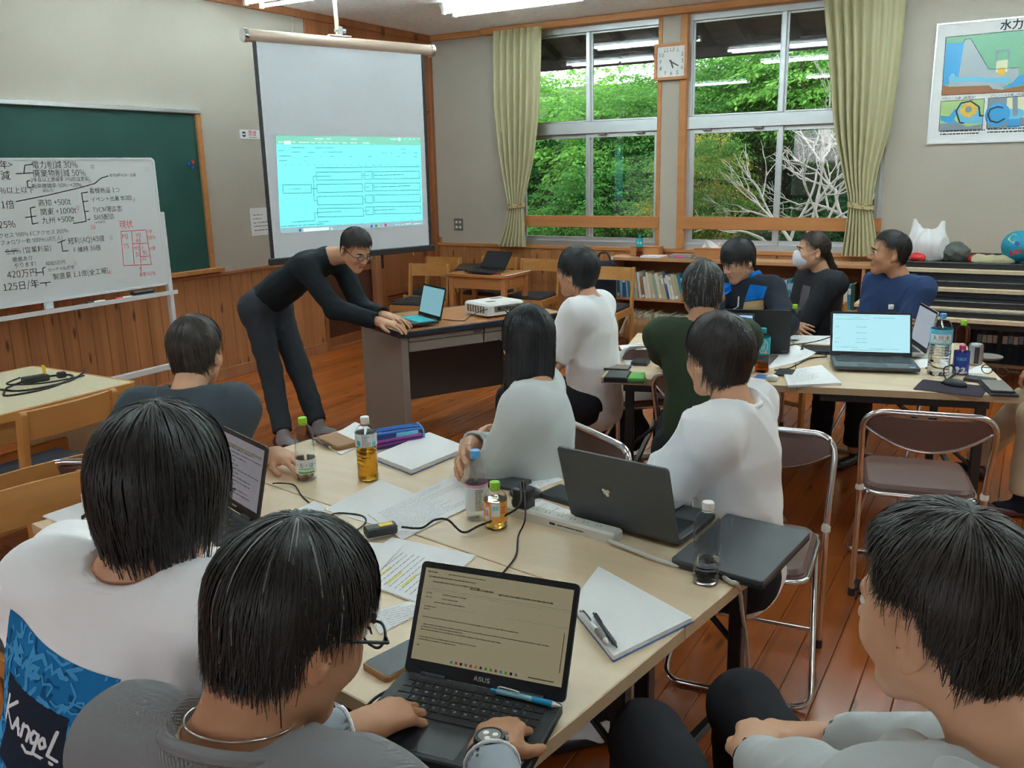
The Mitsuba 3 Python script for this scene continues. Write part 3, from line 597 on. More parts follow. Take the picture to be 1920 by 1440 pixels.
row(.49, 1.1, .075, 'low at the right picture edge', ['navy'], (.26, .27), (.032, .038), lambda x, n: 0, band=.9)
# tops of the bookcase are dressed in the small-things section

# ---------------------------------------------------------------- nested flip-top tables parked by the wall
def parked_table(x0, x1, y0, y1, z, label, cast=True):
    t = thing('parked_table', label, 'folding table', 'folded tables stacked by the wall')
    part(t, 'tabletop', box((x0, y0, z-.03), (x1, y1, z), .003), 'table_laminate')
    part(t, 'frame_tray', box((x0+.16, y0+.05, z+.001), (x1-.1, y1-.03, z+.045), .006), 'black_steel'); part(t, 'frame_beam', box((x0+.2, y0+.03, z-.075), (x1-.1, y0+.09, z-.032), .004), 'black_steel')
    part(t, 'bracket', cat(box((x0+.09, y0+.06, z+.001), (x0+.165, y0+.12, z+.075), .008), bar((x0+.06, y0+.09, z+.08), (x0+.2, y0+.09, z+.05), .05, .022, .005)), 'black_plastic')
    part(t, 'latch', cat(box((x0+.085, y0+.054, z+.018), (x0+.10, y0+.06, z+.055)), box((x0+.085, y0+.054, z+.043), (x0+.13, y0+.06, z+.055))), 'white_plastic')
for i, (x0, z, y0) in enumerate(((-1.02, .872, 7.30), (-1.00, .755, 7.12), (-1.10, .635, 6.94), (-1.02, .575, 6.86))):
    parked_table(x0, 1.6, y0, y0+.42, z, f"{['topmost', 'second', 'third', 'lowest'][i]} pale folded table in the stack by the right wall")
t = thing('table_trolley', 'black steel uprights carrying the stacked folded tables', 'trolley')
for x in (-.55, 1.3):
    part(t, 'upright', box((x-.02, 7.50, 0), (x+.02, 7.54, 1.02), .004), 'black_steel'); part(t, 'foot', box((x-.025, 7.0, .02), (x+.025, 7.6, .06), .004), 'black_steel')
part(t, 'back_rail', box((-.6, 7.52, .93), (1.4, 7.56, .975), .004), 'black_steel')

# ---------------------------------------------------------------- things on the walls
M('chalk_green', mikit.proc(lambda p, n, uv: mix(S(28, 66, 60), S(40, 80, 72), fbm(p.y*2.5, p.z*2.5, 0., 3))), .6, .3)
M('whiteboard', S(226, 232, 234), .22, .5)
M('ink_black', S(44, 46, 50), .6, .2); M('ink_red', S(206, 92, 104), .6, .2); M('ink_blue', S(40, 70, 170), .6)
M('white_steel', S(228, 232, 234), .3)
M('red_plastic', S(206, 44, 60), .4); M('blue_plastic', S(30, 90, 190), .4)
M('screen_fabric', S(214, 220, 226), .9, .1)
M('screen_case', S(190, 168, 150), .45, .4)
M('paper', S(236, 238, 238), .8, .2); M('print_grey', S(120, 124, 130), .8, .1); M('print_dark', S(60, 62, 68), .8, .1)
LW = lambda x: np.array([[0, 0, 1, x], [1, 0, 0, 0], [0, 1, 0, 0], [0, 0, 0, 1.]])    # drawing plane on the left wall: x -> world y, y -> world z
WW = lambda y: np.array([[1, 0, 0, 0], [0, 0, -1, y], [0, 1, 0, 0], [0, 0, 0, 1.]])   # on the window wall: x -> world x, y -> world z
bb = thing('blackboard', 'green chalkboard in a timber frame on the left wall, behind the whiteboard', 'blackboard')
part(bb, 'board_surface', box((XB, 1.35, .94), (XB+.022, 4.91, 2.13)), 'chalk_green'); part(bb, 'side_frame', box((XB, 4.91, .93), (XB+.045, 4.955, 2.13), .004), 'rail_wood')
part(bb, 'top_rail', box((XB, 1.35, 2.13), (XB+.05, 4.96, 2.163), .005), 'aluminium', label='aluminium rail'); part(bb, 'chalk_ledge', box((XB, 1.35, .905), (XB+.075, 5.02, .94), .004), 'rail_wood')
for q, (px, py, c) in enumerate(((353, 307, 'blue_plastic'), (361, 304, 'red_plastic'), (360, 314, 'blue_plastic'))):
    c0 = PX(px, py, XB+.022); single('magnet', cyl(c0, c0+[.009, 0, 0], .013, 12), c, f"{['upper blue', 'small red', 'lower blue'][q]} round magnet at the right edge of the chalkboard", 'magnet', 35)
XW = -5.25; wb = thing('whiteboard', 'mobile whiteboard on a white stand, covered in black and red handwriting', 'whiteboard')
yr, zt, zb = PX(285, 297, XW)[1], 1.792, PX(313, 533, XW)[2]; yl = yr-1.82
sh = affinity.translate(rrect(1.82, zt-zb, .03), (yl+yr)/2, (zt+zb)/2); part(wb, 'board_surface', prism(affinity.scale(sh, .985, .97), .018), 'whiteboard', M=LW(XW))
part(wb, 'frame', prism(sh.difference(affinity.scale(sh, .985, .97)), .026), 'white_steel', M=LW(XW-.003)); part(wb, 'back_plate', prism(affinity.scale(sh, .98, .96), .006), 'white_steel', M=LW(XW-.008))
zt2 = PX(320, 545, XW+.02)[2]
part(wb, 'pen_tray', cat(box((XW-.01, yl-.1, zt2-.02), (XW+.075, yr+.03, zt2-.006), .003), box((XW+.07, yl-.1, zt2-.02), (XW+.076, yr+.03, zt2+.008))), 'white_steel')
yb = PX(93, 575, XW+.02)[1]; part(wb, 'hanger', box((XW-.01, yb-.02, zt2), (XW+.012, yb+.035, zb+.01), .003), 'white_steel')
for y in (yr+.035, yl-.05):
    part(wb, 'stand_post', box((XW-.035, y-.018, .30), (XW+.0, y+.018, zb+.5), .004), 'white_steel'); part(wb, 'stand_leg', box((XW-.035, y-.02, .05), (XW+.005, y+.02, .32), .004), 'white_steel')
    part(wb, 'stand_foot', box((XW-.30, y-.02, .045), (XW+.30, y+.02, .085), .005), 'white_steel')
    for dx in (-.27, .27): part(wb, 'caster', cyl((XW+dx, y-.012, .024), (XW+dx, y+.012, .024), .024, 14), 'black_plastic', 35)
zs = PX(272, 699, XW)[2]; part(wb, 'stretcher', box((XW-.03, yl-.05, zs-.022), (XW, yr+.04, zs+.022), .004), 'white_steel')
def wtext(px, py, text, hpx, ink='ink_black'):
    p = PX(px, py, XW+.02); s = hpx/(FPX/((p-CAM)@_f)); return gat(glyphs(text, s*.92, px=40), p[1], p[2])
blk = [wtext(*a) for a in ((60, 315, '電力削減 30%', 12), (62, 331, '廃棄物削減 50%', 12), (0, 315, '年>', 13), (2, 336, '減', 15), (0, 363, '%以上以下', 11), (2, 391, '1倍', 14), (-2, 428, '25%', 13),
    (58, 341, '2年目以上離職率 2%減(従業員)', 7), (60, 353, '新卒離職率 50%→20%', 8), (80, 360, '(期以内)', 5), (206, 331, '新卒は中止は…会議', 5),
    (72, 386, '高知 +500t', 11), (76, 403, '関東 +1000t', 11), (79, 419, '九州 +500t', 11), (168, 362, '看板商品 1つ', 9), (171, 378, 'イベント出展 年2回', 8), (174, 398, 'TVCM等広告', 9), (176, 412, 'SNS配信', 9), (177, 419, '(web含む)', 4),
    (-12, 447, 'アクセス 500% ECアクセス 200%', 8), (-18, 461, 'SNSフォロワー数 500%(10万人)', 8), (12, 477, '8.9% (営業利益)', 10), (128, 457, '短利(AQ)43倍', 10), (138, 473, 'F 維持 36倍', 9), (24, 491, '根拠あり', 8), (27, 502, 'やります!', 8),
    (14, 522, '420万円', 13), (6, 546, '125日/年', 14), (86, 498, '昇給5万円', 7), (90, 509, 'ボーナス45万増', 6), (100, 524, '製造量 1.1倍(全工場)', 10), (206, 449, '①', 6), (170, 316, '②', 7))]
red = [wtext(*a) for a in ((224, 427, '現状', 12), (229, 447, 'PQ', 8), (232, 466, '75', 9), (255, 444, 'VQ', 7), (255, 455, '44', 8), (252, 468, 'MQ', 6), (266, 468, 'F', 7), (254, 481, '31', 8), (267, 478, '30', 8), (267, 489, '41', 7), (276, 437, 'V率', 6), (277, 449, '58%', 7), (280, 469, 'm率', 6), (262, 519, 'M率 42%', 7), (170, 430, '38', 8), (166, 343, '⑦', 6), (142, 393, '③', 7), (249, 378, '④', 6), (139, 496, '⑤', 5), (203, 514, '⑥', 6), (272, 320, '□', 7))]
wp = lambda *pts: [tuple(PX(x, y, XW+.02)[1:]) for x, y in pts]
blk.append(strokes([wp((62, 308), (47, 310), (45, 324)), wp((30, 326), (62, 324)), wp((56, 338), (51, 340), (53, 352), (58, 351)), wp((30, 378), (90, 366), (150, 352), (178, 344), (190, 334), (203, 330)), wp((66, 388), (57, 390), (61, 420), (72, 418)), wp((48, 408), (68, 405)),
    wp((165, 360), (153, 362), (162, 415), (138, 419)), wp((157, 378), (165, 377)), wp((159, 397), (166, 396)), wp((165, 412), (169, 411)), wp((123, 450), (109, 455)), wp((115, 453), (118, 471), (128, 470)), wp((68, 512), (80, 510)), wp((85, 501), (80, 503), (82, 515)), wp((76, 531), (94, 529)), wp((86, 530), (87, 536)), wp((10, 472), (30, 470))], .0065))
red.append(strokes([wp((227, 434), (232, 498), (284, 496), (274, 431), (227, 434)), wp((247, 433), (252, 497)), wp((249, 457), (278, 456)), wp((262, 457), (265, 497)), wp((263, 481), (281, 480)), wp((265, 515), (265, 500), (262, 504))], .005))
part(wb, 'handwriting', flat(union_all(blk)), 'ink_black', M=LW(XW+.0188), label='black handwriting'); part(wb, 'handwriting', flat(union_all(red)), 'ink_red', M=LW(XW+.019), label='red handwriting')
def pen(a, b, r, body, cap, name, label, c='marker'):
    a, b = np.asarray(a), np.asarray(b); t = thing(name, label, c); part(t, 'barrel', cyl(a, a+(b-a)*.62, r, 12), body, 35); part(t, 'cap', cyl(a+(b-a)*.62, b, r*1.12, 12), cap, 35); return t
pw = lambda px, py, dz=.0: np.array([XW+.035, PX(px, py, XW+.035)[1], zt2-.006+dz])
pen(pw(197, 0*0+568, .009), pw(163, 573, .009), .009, 'white_plastic', 'black_plastic', 'marker', 'black-capped white marker on the whiteboard tray')
pen(pw(250, 558, .009), pw(217, 565, .009), .009, 'white_plastic', 'red_plastic', 'marker', 'red-capped marker on the whiteboard tray beside the eraser')
e0, e1 = pw(247, 555), pw(287, 548); t = thing('whiteboard_eraser', 'black whiteboard eraser on the tray', 'eraser'); part(t, 'felt', box((XW+.015, e0[1], zt2-.006), (XW+.065, e1[1], zt2+.012), .002), 'print_grey'); part(t, 'grip', box((XW+.017, e0[1], zt2+.012), (XW+.063, e1[1], zt2+.036), .008), 'black_plastic')

# projection screen: hung aslant in front of the doorway
SA = PD(475, 85, 6.3); SB = PD(797, 105, 6.3*1.15); sv = SB-SA; sv[2] = 0; SWD = np.linalg.norm(sv); sv /= SWD; sn = np.cross(sv, (0, 0, 1.))
def PS(px, py, off=0.0):
    d = ray(px, py); o = SA+sn*off; q = CAM+d*(((o-CAM)@sn)/(d@sn)); return np.array([(q-SA)@sv, q[2]])
SM = lambda off=0.0: np.array([[sv[0], 0, sn[0], SA[0]+sn[0]*off], [sv[1], 0, sn[1], SA[1]+sn[1]*off], [0, 1, 0, 0], [0, 0, 0, 1.]])
zc = (PS(457, 70)[1]+PS(812, 95)[1])/2; zb = (PS(508, 487)[1]+PS(808, 457)[1])/2; W0, W1 = PS(508, 487)[0]-.0, PS(803, 300)[0]
ps = thing('projection_screen', 'white projection screen with black borders, hung from the ceiling on a pole', 'projection screen')
part(ps, 'screen_cloth', box((W0+.028, zb, -.001), (W1-.028, zc, .001)), 'screen_fabric', M=SM()); part(ps, 'border', box((W0, zb, -.0012), (W0+.03, zc, .0016)), 'black_plastic', M=SM()); part(ps, 'border', box((W1-.03, zb, -.0012), (W1, zc, .0016)), 'black_plastic', M=SM())
u0, u1 = PS(457, 70)[0], PS(814, 95)[0]
part(ps, 'case', xf(cyl((0, 0, 0), (0, 0, u1-u0-.05), .045, 24), np.array([[0, 0, 1, u0+.025], [1, 0, 0, zc+.01], [0, 1, 0, -.02], [0, 0, 0, 1.]])), 'screen_case', 40, SM(), label='pale brown roller case')
for a in (u0, u1-.03): part(ps, 'end_cap', xf(cyl((0, 0, 0), (0, 0, .03), .05, 24), np.array([[0, 0, 1, a], [1, 0, 0, zc+.01], [0, 1, 0, -.02], [0, 0, 0, 1.]])), 'chrome', 40, SM())
part(ps, 'bottom_bar', box((W0-.02, zb-.05, -.012), (W1+.025, zb+.0, .014), .006), 'black_plastic', M=SM()); up = PS(638, 70)[0]
part(ps, 'hanger_plate', box((up-.09, zc+.055, -.035), (up+.1, zc+.066, .005), .002), 'white_steel', M=SM()); part(ps, 'hanger_knob', cat(cyl((up-.03, zc+.10, -.02), (up+.06, zc+.10, -.02), .016, 12), box((up-.02, zc+.06, -.035), (up+.03, zc+.13, -.005), .004)), 'aluminium', 40, SM())
part(ps, 'ceiling_pole', cyl((up-.01, zc+.06, -.02), (up-.02, HC, -.02), .016, 14), 'cream_laminate', 40, SM())
part(ps, 'pull_hook', tube([(SWD*.86, zb-.05, 0), (SWD*.86, zb-.075, .006), (SWD*.86+.008, zb-.08, 0), (SWD*.86+.004, zb-.07, 0)], .003, 6), 'chrome', True, SM())
def emit(c, k): return {'type': 'area', 'radiance': {'type': 'rgb', 'value': [float(x)*k for x in c]}}
M('beam_white', (.25, .45, .46), .9, .1)
q = lambda *pts: [tuple(PS(x, y, .003)) for x, y in pts]
pic = part(ps, 'projected_picture', flat(Polygon(q((517.5, 270), (789, 272), (793, 413), (525, 428)))), 'beam_white', M=SM(.003), emitter=emit((.06, .40, .42), .62), label='projected cyan spreadsheet picture')
part(pic, 'title_bar', flat(Polygon(q((517, 254), (788, 257.5), (789, 271.8), (517.5, 269.8)))), 'beam_white', M=SM(.003), emitter=emit((.08, .32, .18), .5)); 
tb = part(pic, 'task_bar', flat(Polygon(q((525, 428.2), (793, 413.2), (794, 422), (526, 438)))), 'beam_white', M=SM(.003), emitter=emit((.25, .3, .38), .3))
M('beam_line', S(60, 150, 150), .9, .1); M('beam_text', S(230, 250, 245), .9, .1); M('beam_green', S(90, 220, 150), .9, .1); M('beam_pink', S(240, 120, 150), .9, .1); M('beam_blue', S(70, 150, 240), .9, .1)
z4 = lambda x, y: (500+x/6.0, 240+y/6.0)
bx = lambda a, b, c, d: [q(z4(a, b), z4(c, b-(c-a)*.012), z4(c+4, d-(c-a)*.016), z4(a+6, d), z4(a, b))][0]
ln = [bx(180, 640, 500, 735), bx(556, 497, 1070, 588), bx(562, 634, 1076, 725), bx(566, 770, 1080, 864), bx(570, 906, 1084, 1000), bx(1098, 490, 1184, 578), bx(1102, 622, 1188, 710), bx(1108, 756, 1192, 844), bx(1112, 888, 1196, 976), bx(1198, 492, 1715, 574), bx(1202, 624, 1720, 706), bx(1206, 754, 1726, 836), bx(1210, 886, 1730, 966),
      q(z4(502, 682), z4(562, 680)), q(z4(524, 542), z4(556, 541)), q(z4(524, 542), z4(534, 818), z4(566, 816)), q(z4(540, 1030), z4(540, 955), z4(570, 952)), q(z4(1070, 533), z4(1098, 532)), q(z4(1078, 668), z4(1102, 666)), q(z4(1082, 800), z4(1108, 799)), q(z4(1086, 932), z4(1112, 930)), q(z4(552, 440), z4(556, 448), z4(1066, 444), z4(1070, 432)), q(z4(1090, 440), z4(1180, 440), z4(1186, 430)), q(z4(1196, 438), z4(1716, 434))]
part(pic, 'chart_lines', flat(strokes(ln, .0035)), 'beam_line', M=SM(.0042))
gp = random.Random(5); gl = []
def gk(x, y, w, h=6): o = q(z4(x, y))[0]; s = PS(*z4(x+w, y))[0]-o[0]; gl.append(gat(greek(s, h*.0009, 1, gp, (1, 1), .8, s*.22), *o))
for x, y, w in ((568, 548, 150), (1110, 538, 40), (1208, 536, 330), (1112, 668, 40), (1212, 668, 400), (300, 690, 80), (580, 955, 260), (1120, 935, 30), (1216, 930, 220), (1640, 915, 20), (280, 225, 140), (550, 228, 80), (660, 228, 90), (1290, 285, 60), (1390, 285, 20), (1520, 240, 40), (1520, 285, 40), (1660, 285, 40), (130, 260, 60), (280, 275, 90), (460, 278, 80), (640, 275, 20), (690, 275, 160), (140, 320, 130), (420, 325, 40), (610, 325, 10), (720, 325, 30), (930, 325, 30), (1140, 325, 40), (1465, 325, 30), (1650, 325, 40), (140, 370, 90), (430, 372, 12), (290, 1062, 250), (580, 1060, 120), (160, 1112, 480), (1620, 1036, 14)): gk(x, y, w)
for x in range(210, 1700, 82): gk(x, 420, 12)
part(pic, 'cell_text', flat(union_all(gl)), 'beam_line', M=SM(.0042)); gl = []
for x, y, w in ((130, 165, 50), (290, 165, 30), (360, 168, 110), (500, 170, 40), (575, 170, 40), (645, 170, 35), (705, 170, 40), (770, 172, 40), (850, 174, 55), (940, 175, 75), (1080, 176, 75), (535, 128, 100), (670, 128, 50), (945, 130, 65), (1390, 134, 75), (1545, 132, 10), (1600, 132, 20), (1650, 132, 18), (1705, 132, 10), (1450, 1092, 12), (1485, 1090, 14), (1520, 1090, 14), (1560, 1086, 60), (1650, 1084, 66), (1730, 1076, 10)): gk(x, y, w, 9)
gl += [Polygon(q(z4(195, 145), z4(272, 146), z4(272, 186), z4(195, 186))), Point(q(z4(1492, 128))[0]).buffer(.014), Polygon(q(z4(412, 1130), z4(700, 1115), z4(702, 1145), z4(414, 1168))), Polygon(q(z4(728, 1120), z4(745, 1140), z4(738, 1146), z4(722, 1128)))]
part(pic, 'menu_text', flat(union_all(gl)), 'beam_text', M=SM(.0042), emitter=emit((.3, .6, .6), .5))
for x, y, m in ((375, 1150, 'beam_blue'), (1180, 1104, 'beam_blue'), (1232, 1100, 'beam_green'), (1338, 1093, 'beam_pink'), (1125, 1106, 'beam_text')): part(tb, 'icon', flat(sbox(*np.array(q(z4(x, y))[0]).repeat(1)-.010, *np.array(q(z4(x, y))[0])+.010)), m, M=SM(.0045))

# notices, sockets, clock
c = PX(468, 252, XB+.001); t = thing('notice_plate', 'small grey no-smoking style plate with red characters, left of the projection screen', 'sign')
part(t, 'plate', prism(affinity.translate(rrect(.22, .075, .006), c[1], c[2]), .004), 'paper', M=LW(XB)); part(t, 'red_lettering', flat(gat(glyphs('禁煙', .035), c[1]-.02, c[2]-.008)), 'red_plastic', M=LW(XB+.0046))
part(t, 'emblem', flat(Point(c[1]-.065, c[2]).buffer(.022).difference(sbox(c[1]-.09, c[2]-.004, c[1]-.04, c[2]+.006))), 'print_dark', M=LW(XB+.0046)); part(t, 'small_lettering', flat(gat(greek(.09, .008, 1, gp, (1, 1), .6, .02), c[1]-.01, c[2]-.028)), 'print_dark', M=LW(XB+.0046))
a, b = PX(468, 393, XB+.001), PX(502, 440, XB+.001); t = thing('notice_sheet', 'white printed notice taped beside the left edge of the projection screen', 'paper')
part(t, 'sheet', box((XB+.0006, a[1], b[2]), (XB+.002, a[1]+.297, a[2]+.01)), 'paper'); part(t, 'print', flat(gat(greek(.24, .16, 5, gp, (.3, .9), .25, .04), a[1]+.03, b[2]+.03)), 'print_grey', M=LW(XB+.0026))
c = PY(860, 421, YW-.001); t = thing('wall_socket', 'dark grey four-gang socket plate on the plaster left of the window', 'socket')
part(t, 'plate', prism(affinity.translate(rrect(.115, .13, .006), c[0], c[2]), .006), 'grey_paint', M=WW(YW))
for i in (-1, 1):
    for j in (-1, 1): part(t, 'outlet', box((c[0]+i*.024-.014, YW-.010, c[2]+j*.028-.012), (c[0]+i*.024+.014, YW-.005, c[2]+j*.028+.012), .002), 'white_plastic')
c = PY(826, 449, YW-.001); single('wall_plug_cover', box((c[0]-.013, YW-.012, c[2]-.03), (c[0]+.022, YW, c[2]+.03), .003), 'trim_wood', 'tiny brown bracket on the plaster just above the dado in the corner', 'bracket')
c = PX(545, 20, XB+.001); single('conduit', box((XB, c[1]-.012, 2.35), (XB+.014, c[1]+.012, 2.985), .003), 'wall_paint', 'slim off-white cable conduit on the left wall by the door frame', 'conduit')
c0, c1 = PY(1229, 146, YW-.06), PY(1288, 84, YW-.06); cc, cs = (c0+c1)/2, .158
ck = thing('wall_clock', 'square wooden wall clock hanging on the white pier', 'clock'); CM = np.eye(4)@WW(YW-.055); CM[0, 3] = cc[0]; CM[2, 3] = cc[2]
part(ck, 'case', prism(rrect(2*cs, 2*cs, .006).difference(rrect(2*cs-.05, 2*cs-.05, .003)), .04), 'rail_wood', M=CM@tr((0, 0, -.02)), label='brown timber frame'); part(ck, 'dial', prism(rrect(2*cs-.05, 2*cs-.05, .003), .025), 'paper', M=CM@tr((0, 0, -.02)))
part(ck, 'numerals', flat(union_all([gat(glyphs(str(i), .030, 'inter'), .105*min(1.12, 1/max(abs(math.sin(i*math.pi/6)), abs(math.cos(i*math.pi/6))))*math.sin(i*math.pi/6)-(.018 if i > 9 else .009), .102*min(1.12, 1/max(abs(math.sin(i*math.pi/6)), abs(math.cos(i*math.pi/6))))*math.cos(i*math.pi/6)-.014) for i in range(1, 13)])), 'print_dark', M=CM@tr((0, 0, .0058)))
for nm, ang, l, w in (('hour_hand', 160, .06, .012), ('minute_hand', 120, .085, .009)):
    d = np.array([math.sin(math.radians(ang)), math.cos(math.radians(ang))]); part(ck, nm, prism(LineString([-d*.015, d*l]).buffer(w/2, cap_style=2), .002), 'black_plastic', M=CM@tr((0, 0, .008 if nm[0] == 'h' else .011)))
part(ck, 'back_box', box((-.1, -.1, -.055), (.1, .1, -.02)), 'rail_wood', M=CM)

# framed diagram poster
PZ = lambda px, py: tuple(PY(px, py, YW-.02)[[0, 2]])
x0, z0 = PZ(1737, 271); z1 = PZ(1752, 45)[1]; x1 = x0+1.28
po = thing('framed_poster', 'white-framed poster with coloured diagrams of a hydroelectric dam, on the right wall', 'poster'); fo = sbox(x0, z0, x1, z1)
part(po, 'frame', prism(fo.difference(fo.buffer(-.012)), .022), 'aluminium', M=WW(YW)); part(po, 'sheet', prism(fo.buffer(-.012), .012), 'paper', M=WW(YW))
zp = lambda x, y: PZ(1680+x/3.0, y/3.0)
PC = {'poster_green': (112, 172, 138), 'poster_lime': (170, 200, 132), 'poster_blue': (62, 158, 214), 'poster_sky': (112, 190, 222), 'poster_grey': (164, 176, 182), 'poster_slate': (126, 140, 152), 'poster_brown': (150, 96, 58), 'poster_cream': (222, 222, 186), 'poster_yellow': (226, 186, 60)}
for k, c in PC.items(): M(k, S(*c), .35, .4)
def pp(name, m, lift, *pts, w=0, par=po):
    g = Polygon([zp(*p) for p in pts]) if not w else strokes([[zp(*p) for p in pts]], w*.00215)
    return part(par, name, flat(g), m, M=WW(YW-.0125-lift*.0006))
dm = pp('dam_diagram', 'poster_green', 1, (281, 210), (900, 150), (900, 505), (257, 536))
pp('water', 'poster_blue', 2, (279, 245), (382, 238), (352, 430), (300, 474), (260, 477), par=dm); pp('dam_wall', 'poster_grey', 3, (386, 222), (420, 216), (522, 390), (690, 380), (690, 450), (630, 470), (600, 505), (545, 500), (522, 480), (300, 488), (296, 430), (352, 430), par=dm)
pp('ground', 'poster_brown', 2, (259, 477), (300, 488), (468, 482), (522, 470), (545, 500), (610, 500), (720, 480), (900, 470), (900, 505), (257, 536), par=dm); pp('penstock', 'poster_sky', 4, (318, 425), (318, 450), (440, 444), (560, 452), (612, 448), w=16, par=dm)
pp('tailrace', 'poster_blue', 4, (580, 470), (600, 490), (650, 470), (690, 425), (900, 400), (900, 455), (720, 470), (660, 490), (600, 494), par=dm); pp('generator_house', 'poster_cream', 4, (564, 342), (630, 336), (626, 404), (562, 408), par=dm); pp('turbine', 'poster_yellow', 5, (572, 388), (600, 380), (616, 390), (612, 420), (574, 424), par=dm)
pp('crane', 'poster_slate', 5, (566, 342), (566, 286), (636, 280), (634, 335), w=5, par=dm); pp('scroll_case', 'poster_sky', 5, (606, 450), (624, 450), w=20, par=dm); pp('outline', 'print_dark', 6, (281, 210), (900, 150), (900, 505), (257, 536), (281, 210), w=1.6, par=dm); pp('dam_outline', 'print_dark', 6, (382, 238), (386, 222), (420, 216), (522, 390), (690, 380), w=1.5, par=dm)
p1 = pp('pelton_diagram', 'poster_lime', 1, (252, 570), (498, 555), (484, 724), (240, 738)); pp('channel', 'poster_blue', 2, (250, 650), (300, 655), (330, 610), (350, 625), (325, 670), (345, 690), (300, 695), (250, 678), par=p1); pp('casing', 'poster_sky', 2, (345, 620), (365, 580), (420, 568), (466, 600), (470, 650), (490, 650), (486, 696), (360, 692), par=p1); pp('base', 'poster_slate', 3, (243, 695), (345, 690), (400, 712), (486, 698), (484, 724), (240, 738), par=p1)
g = Point(zp(408, 616)); part(p1, 'wheel', flat(union_all([g.buffer(.04)]+[affinity.rotate(sbox(g.x-.006, g.y+.03, g.x+.012, g.y+.062), a, origin=g) for a in range(0, 360, 24)])), 'poster_yellow', M=WW(YW-.015)); part(p1, 'hub', flat(g.buffer(.024)), 'poster_slate', M=WW(YW-.0156)); pp('casing_line', 'print_dark', 5, (378, 692), (358, 690), (338, 625), (365, 580), (420, 568), (466, 600), (472, 652), (490, 650), w=5, par=p1); pp('outline', 'print_dark', 6, (252, 570), (498, 555), (484, 724), (240, 738), (252, 570), w=1.4, par=p1)
p2_ = pp('francis_diagram', 'poster_slate', 1, (520, 552), (900, 526), (900, 690), (508, 724)); pp('runner_casing', 'poster_cream', 2, (625, 550), (760, 540), (770, 660), (618, 664), par=p2_); pp('draft_tube', 'poster_blue', 2, (635, 664), (700, 660), (694, 714), (624, 718), par=p2_); g = Point(zp(570, 645)); part(p2_, 'inlet', flat(g.buffer(.088)), 'poster_blue', M=WW(YW-.0146)); pp('inlet_line', 'print_dark', 4, (600, 606), (570, 600), (530, 615), (518, 645), (530, 680), (570, 690), (610, 668), w=5, par=p2_); pp('pipe', 'poster_sky', 3, (600, 640), (690, 640), w=36, par=p2_); pp('shaft', 'poster_slate', 4, (670, 550), (670, 640), w=16, par=p2_); pp('outline', 'print_dark', 6, (520, 552), (900, 526), (900, 690), (508, 724), (520, 552), w=1.4, par=p2_)
t3 = zp(583, 165); part(po, 'title', flat(gat(glyphs('水力発電の', .058, px=56, bold=1), t3[0], t3[1])), 'print_dark', M=WW(YW-.0131))
cap = [gat(glyphs('ペルトン水車（高落差）', .017), *zp(256, 562)), gat(glyphs('フランシス水車（中落差）', .017), *zp(528, 545))]+[gat(greek(.34, .045, 2, gp, (.7, 1), .45, .03), *zp(247, 764)), gat(greek(.36, .045, 2, gp, (.7, 1), .45, .03), *zp(512, 752)), gat(greek(.03, .03, 2, gp, (.6, 1), .4, .01), *zp(306, 360)), gat(greek(.05, .01, 1, gp, (1, 1), .5, .01), *zp(380, 434)), gat(greek(.04, .012, 1, gp, (1, 1), .6, .01), *zp(582, 372))]
part(po, 'captions', flat(union_all(cap)), 'print_dark', M=WW(YW-.0131))

# ---------------------------------------------------------------- curtains
M('curtain_cloth', mikit.proc(lambda p, n, uv: mix(S(186, 180, 144), S(198, 192, 158), fbm(p.x*5, p.y*5, p.z*1.5, 2))), .85, .1, sheen=.3)
M('tie_cloth', mikit.proc(lambda p, n, uv: mix(S(188, 180, 140), S(150, 120, 70), smoothstep(.55, .7, noise(p.x*60, p.z*60)))), .85, .1)
def curtain(name, edge, ntie, pleats, y, label, seed):
    """edge: (z, x_left, x_right) from the top down."""
    z = np.array([e[0] for e in edge])[::-1]; L = np.array([e[1] for e in edge])[::-1]; Rr = np.array([e[2] for e in edge])[::-1]; rg = np.random.default_rng(seed); ph = rg.uniform(0, 6.3, 6); zt, zl = z[-1], z[0]
    from scipy.interpolate import PchipInterpolator as PI
    l, r = PI(z, L), PI(z, Rr)
    def fn(u, v):
        zz = zt+(zl-zt)*v; a, b = l(zz), r(zz); w = b-a
        uu = u+.018*np.sin(9*u+3*v+ph[0])*np.sin(math.pi*u); s = np.sin(2*math.pi*pleats*uu+ph[1]+.9*np.sin(2.2*v+ph[2])+.6*np.sin(7*uu+ph[4]))
        amp = np.clip(w*.10, .012, .04)*(.75+.35*np.sin(3.3*uu*pleats/5+ph[3])); amp = amp*(.55+.45*smooth_(0, .08, v))
        d = amp*np.sign(s)*np.abs(s)**.7+.10*np.exp(-((zz-ntie)/.09)**2)*0
        hem = .02*np.sin(2*math.pi*pleats*uu+ph[1])*(v > .97)
        return np.stack([a+w*uu, y-d, zz+hem*0], 1)
    t = thing(name, label, 'curtain'); part(t, 'cloth', sheet(grid(fn, 150, 60), .004), 'curtain_cloth', True)
    c = (l(ntie)+r(ntie))/2; w = (r(ntie)-l(ntie))/2+.012
    ring = [(c+w*math.cos(a), y-.052*math.sin(a)-.002, ntie+.014*math.cos(a)*(1 if seed % 2 else -1)) for a in np.linspace(0, 2*math.pi, 25)[:-1]]
    rr = np.array(ring); part(t, 'tieback', grid(lambda u, v: np.stack([np.interp(u, np.linspace(0, 1, 25), np.r_[rr[:, i], rr[0, i]]) for i in range(3)], 1)+np.c_[0*v, 0*v, (v-.5)*.045], 49, 4), 'tie_cloth', True)
    return t
smooth_ = lambda a, b, x: (lambda q: q*q*(3-2*q))(np.clip((x-a)/(b-a), 0, 1))
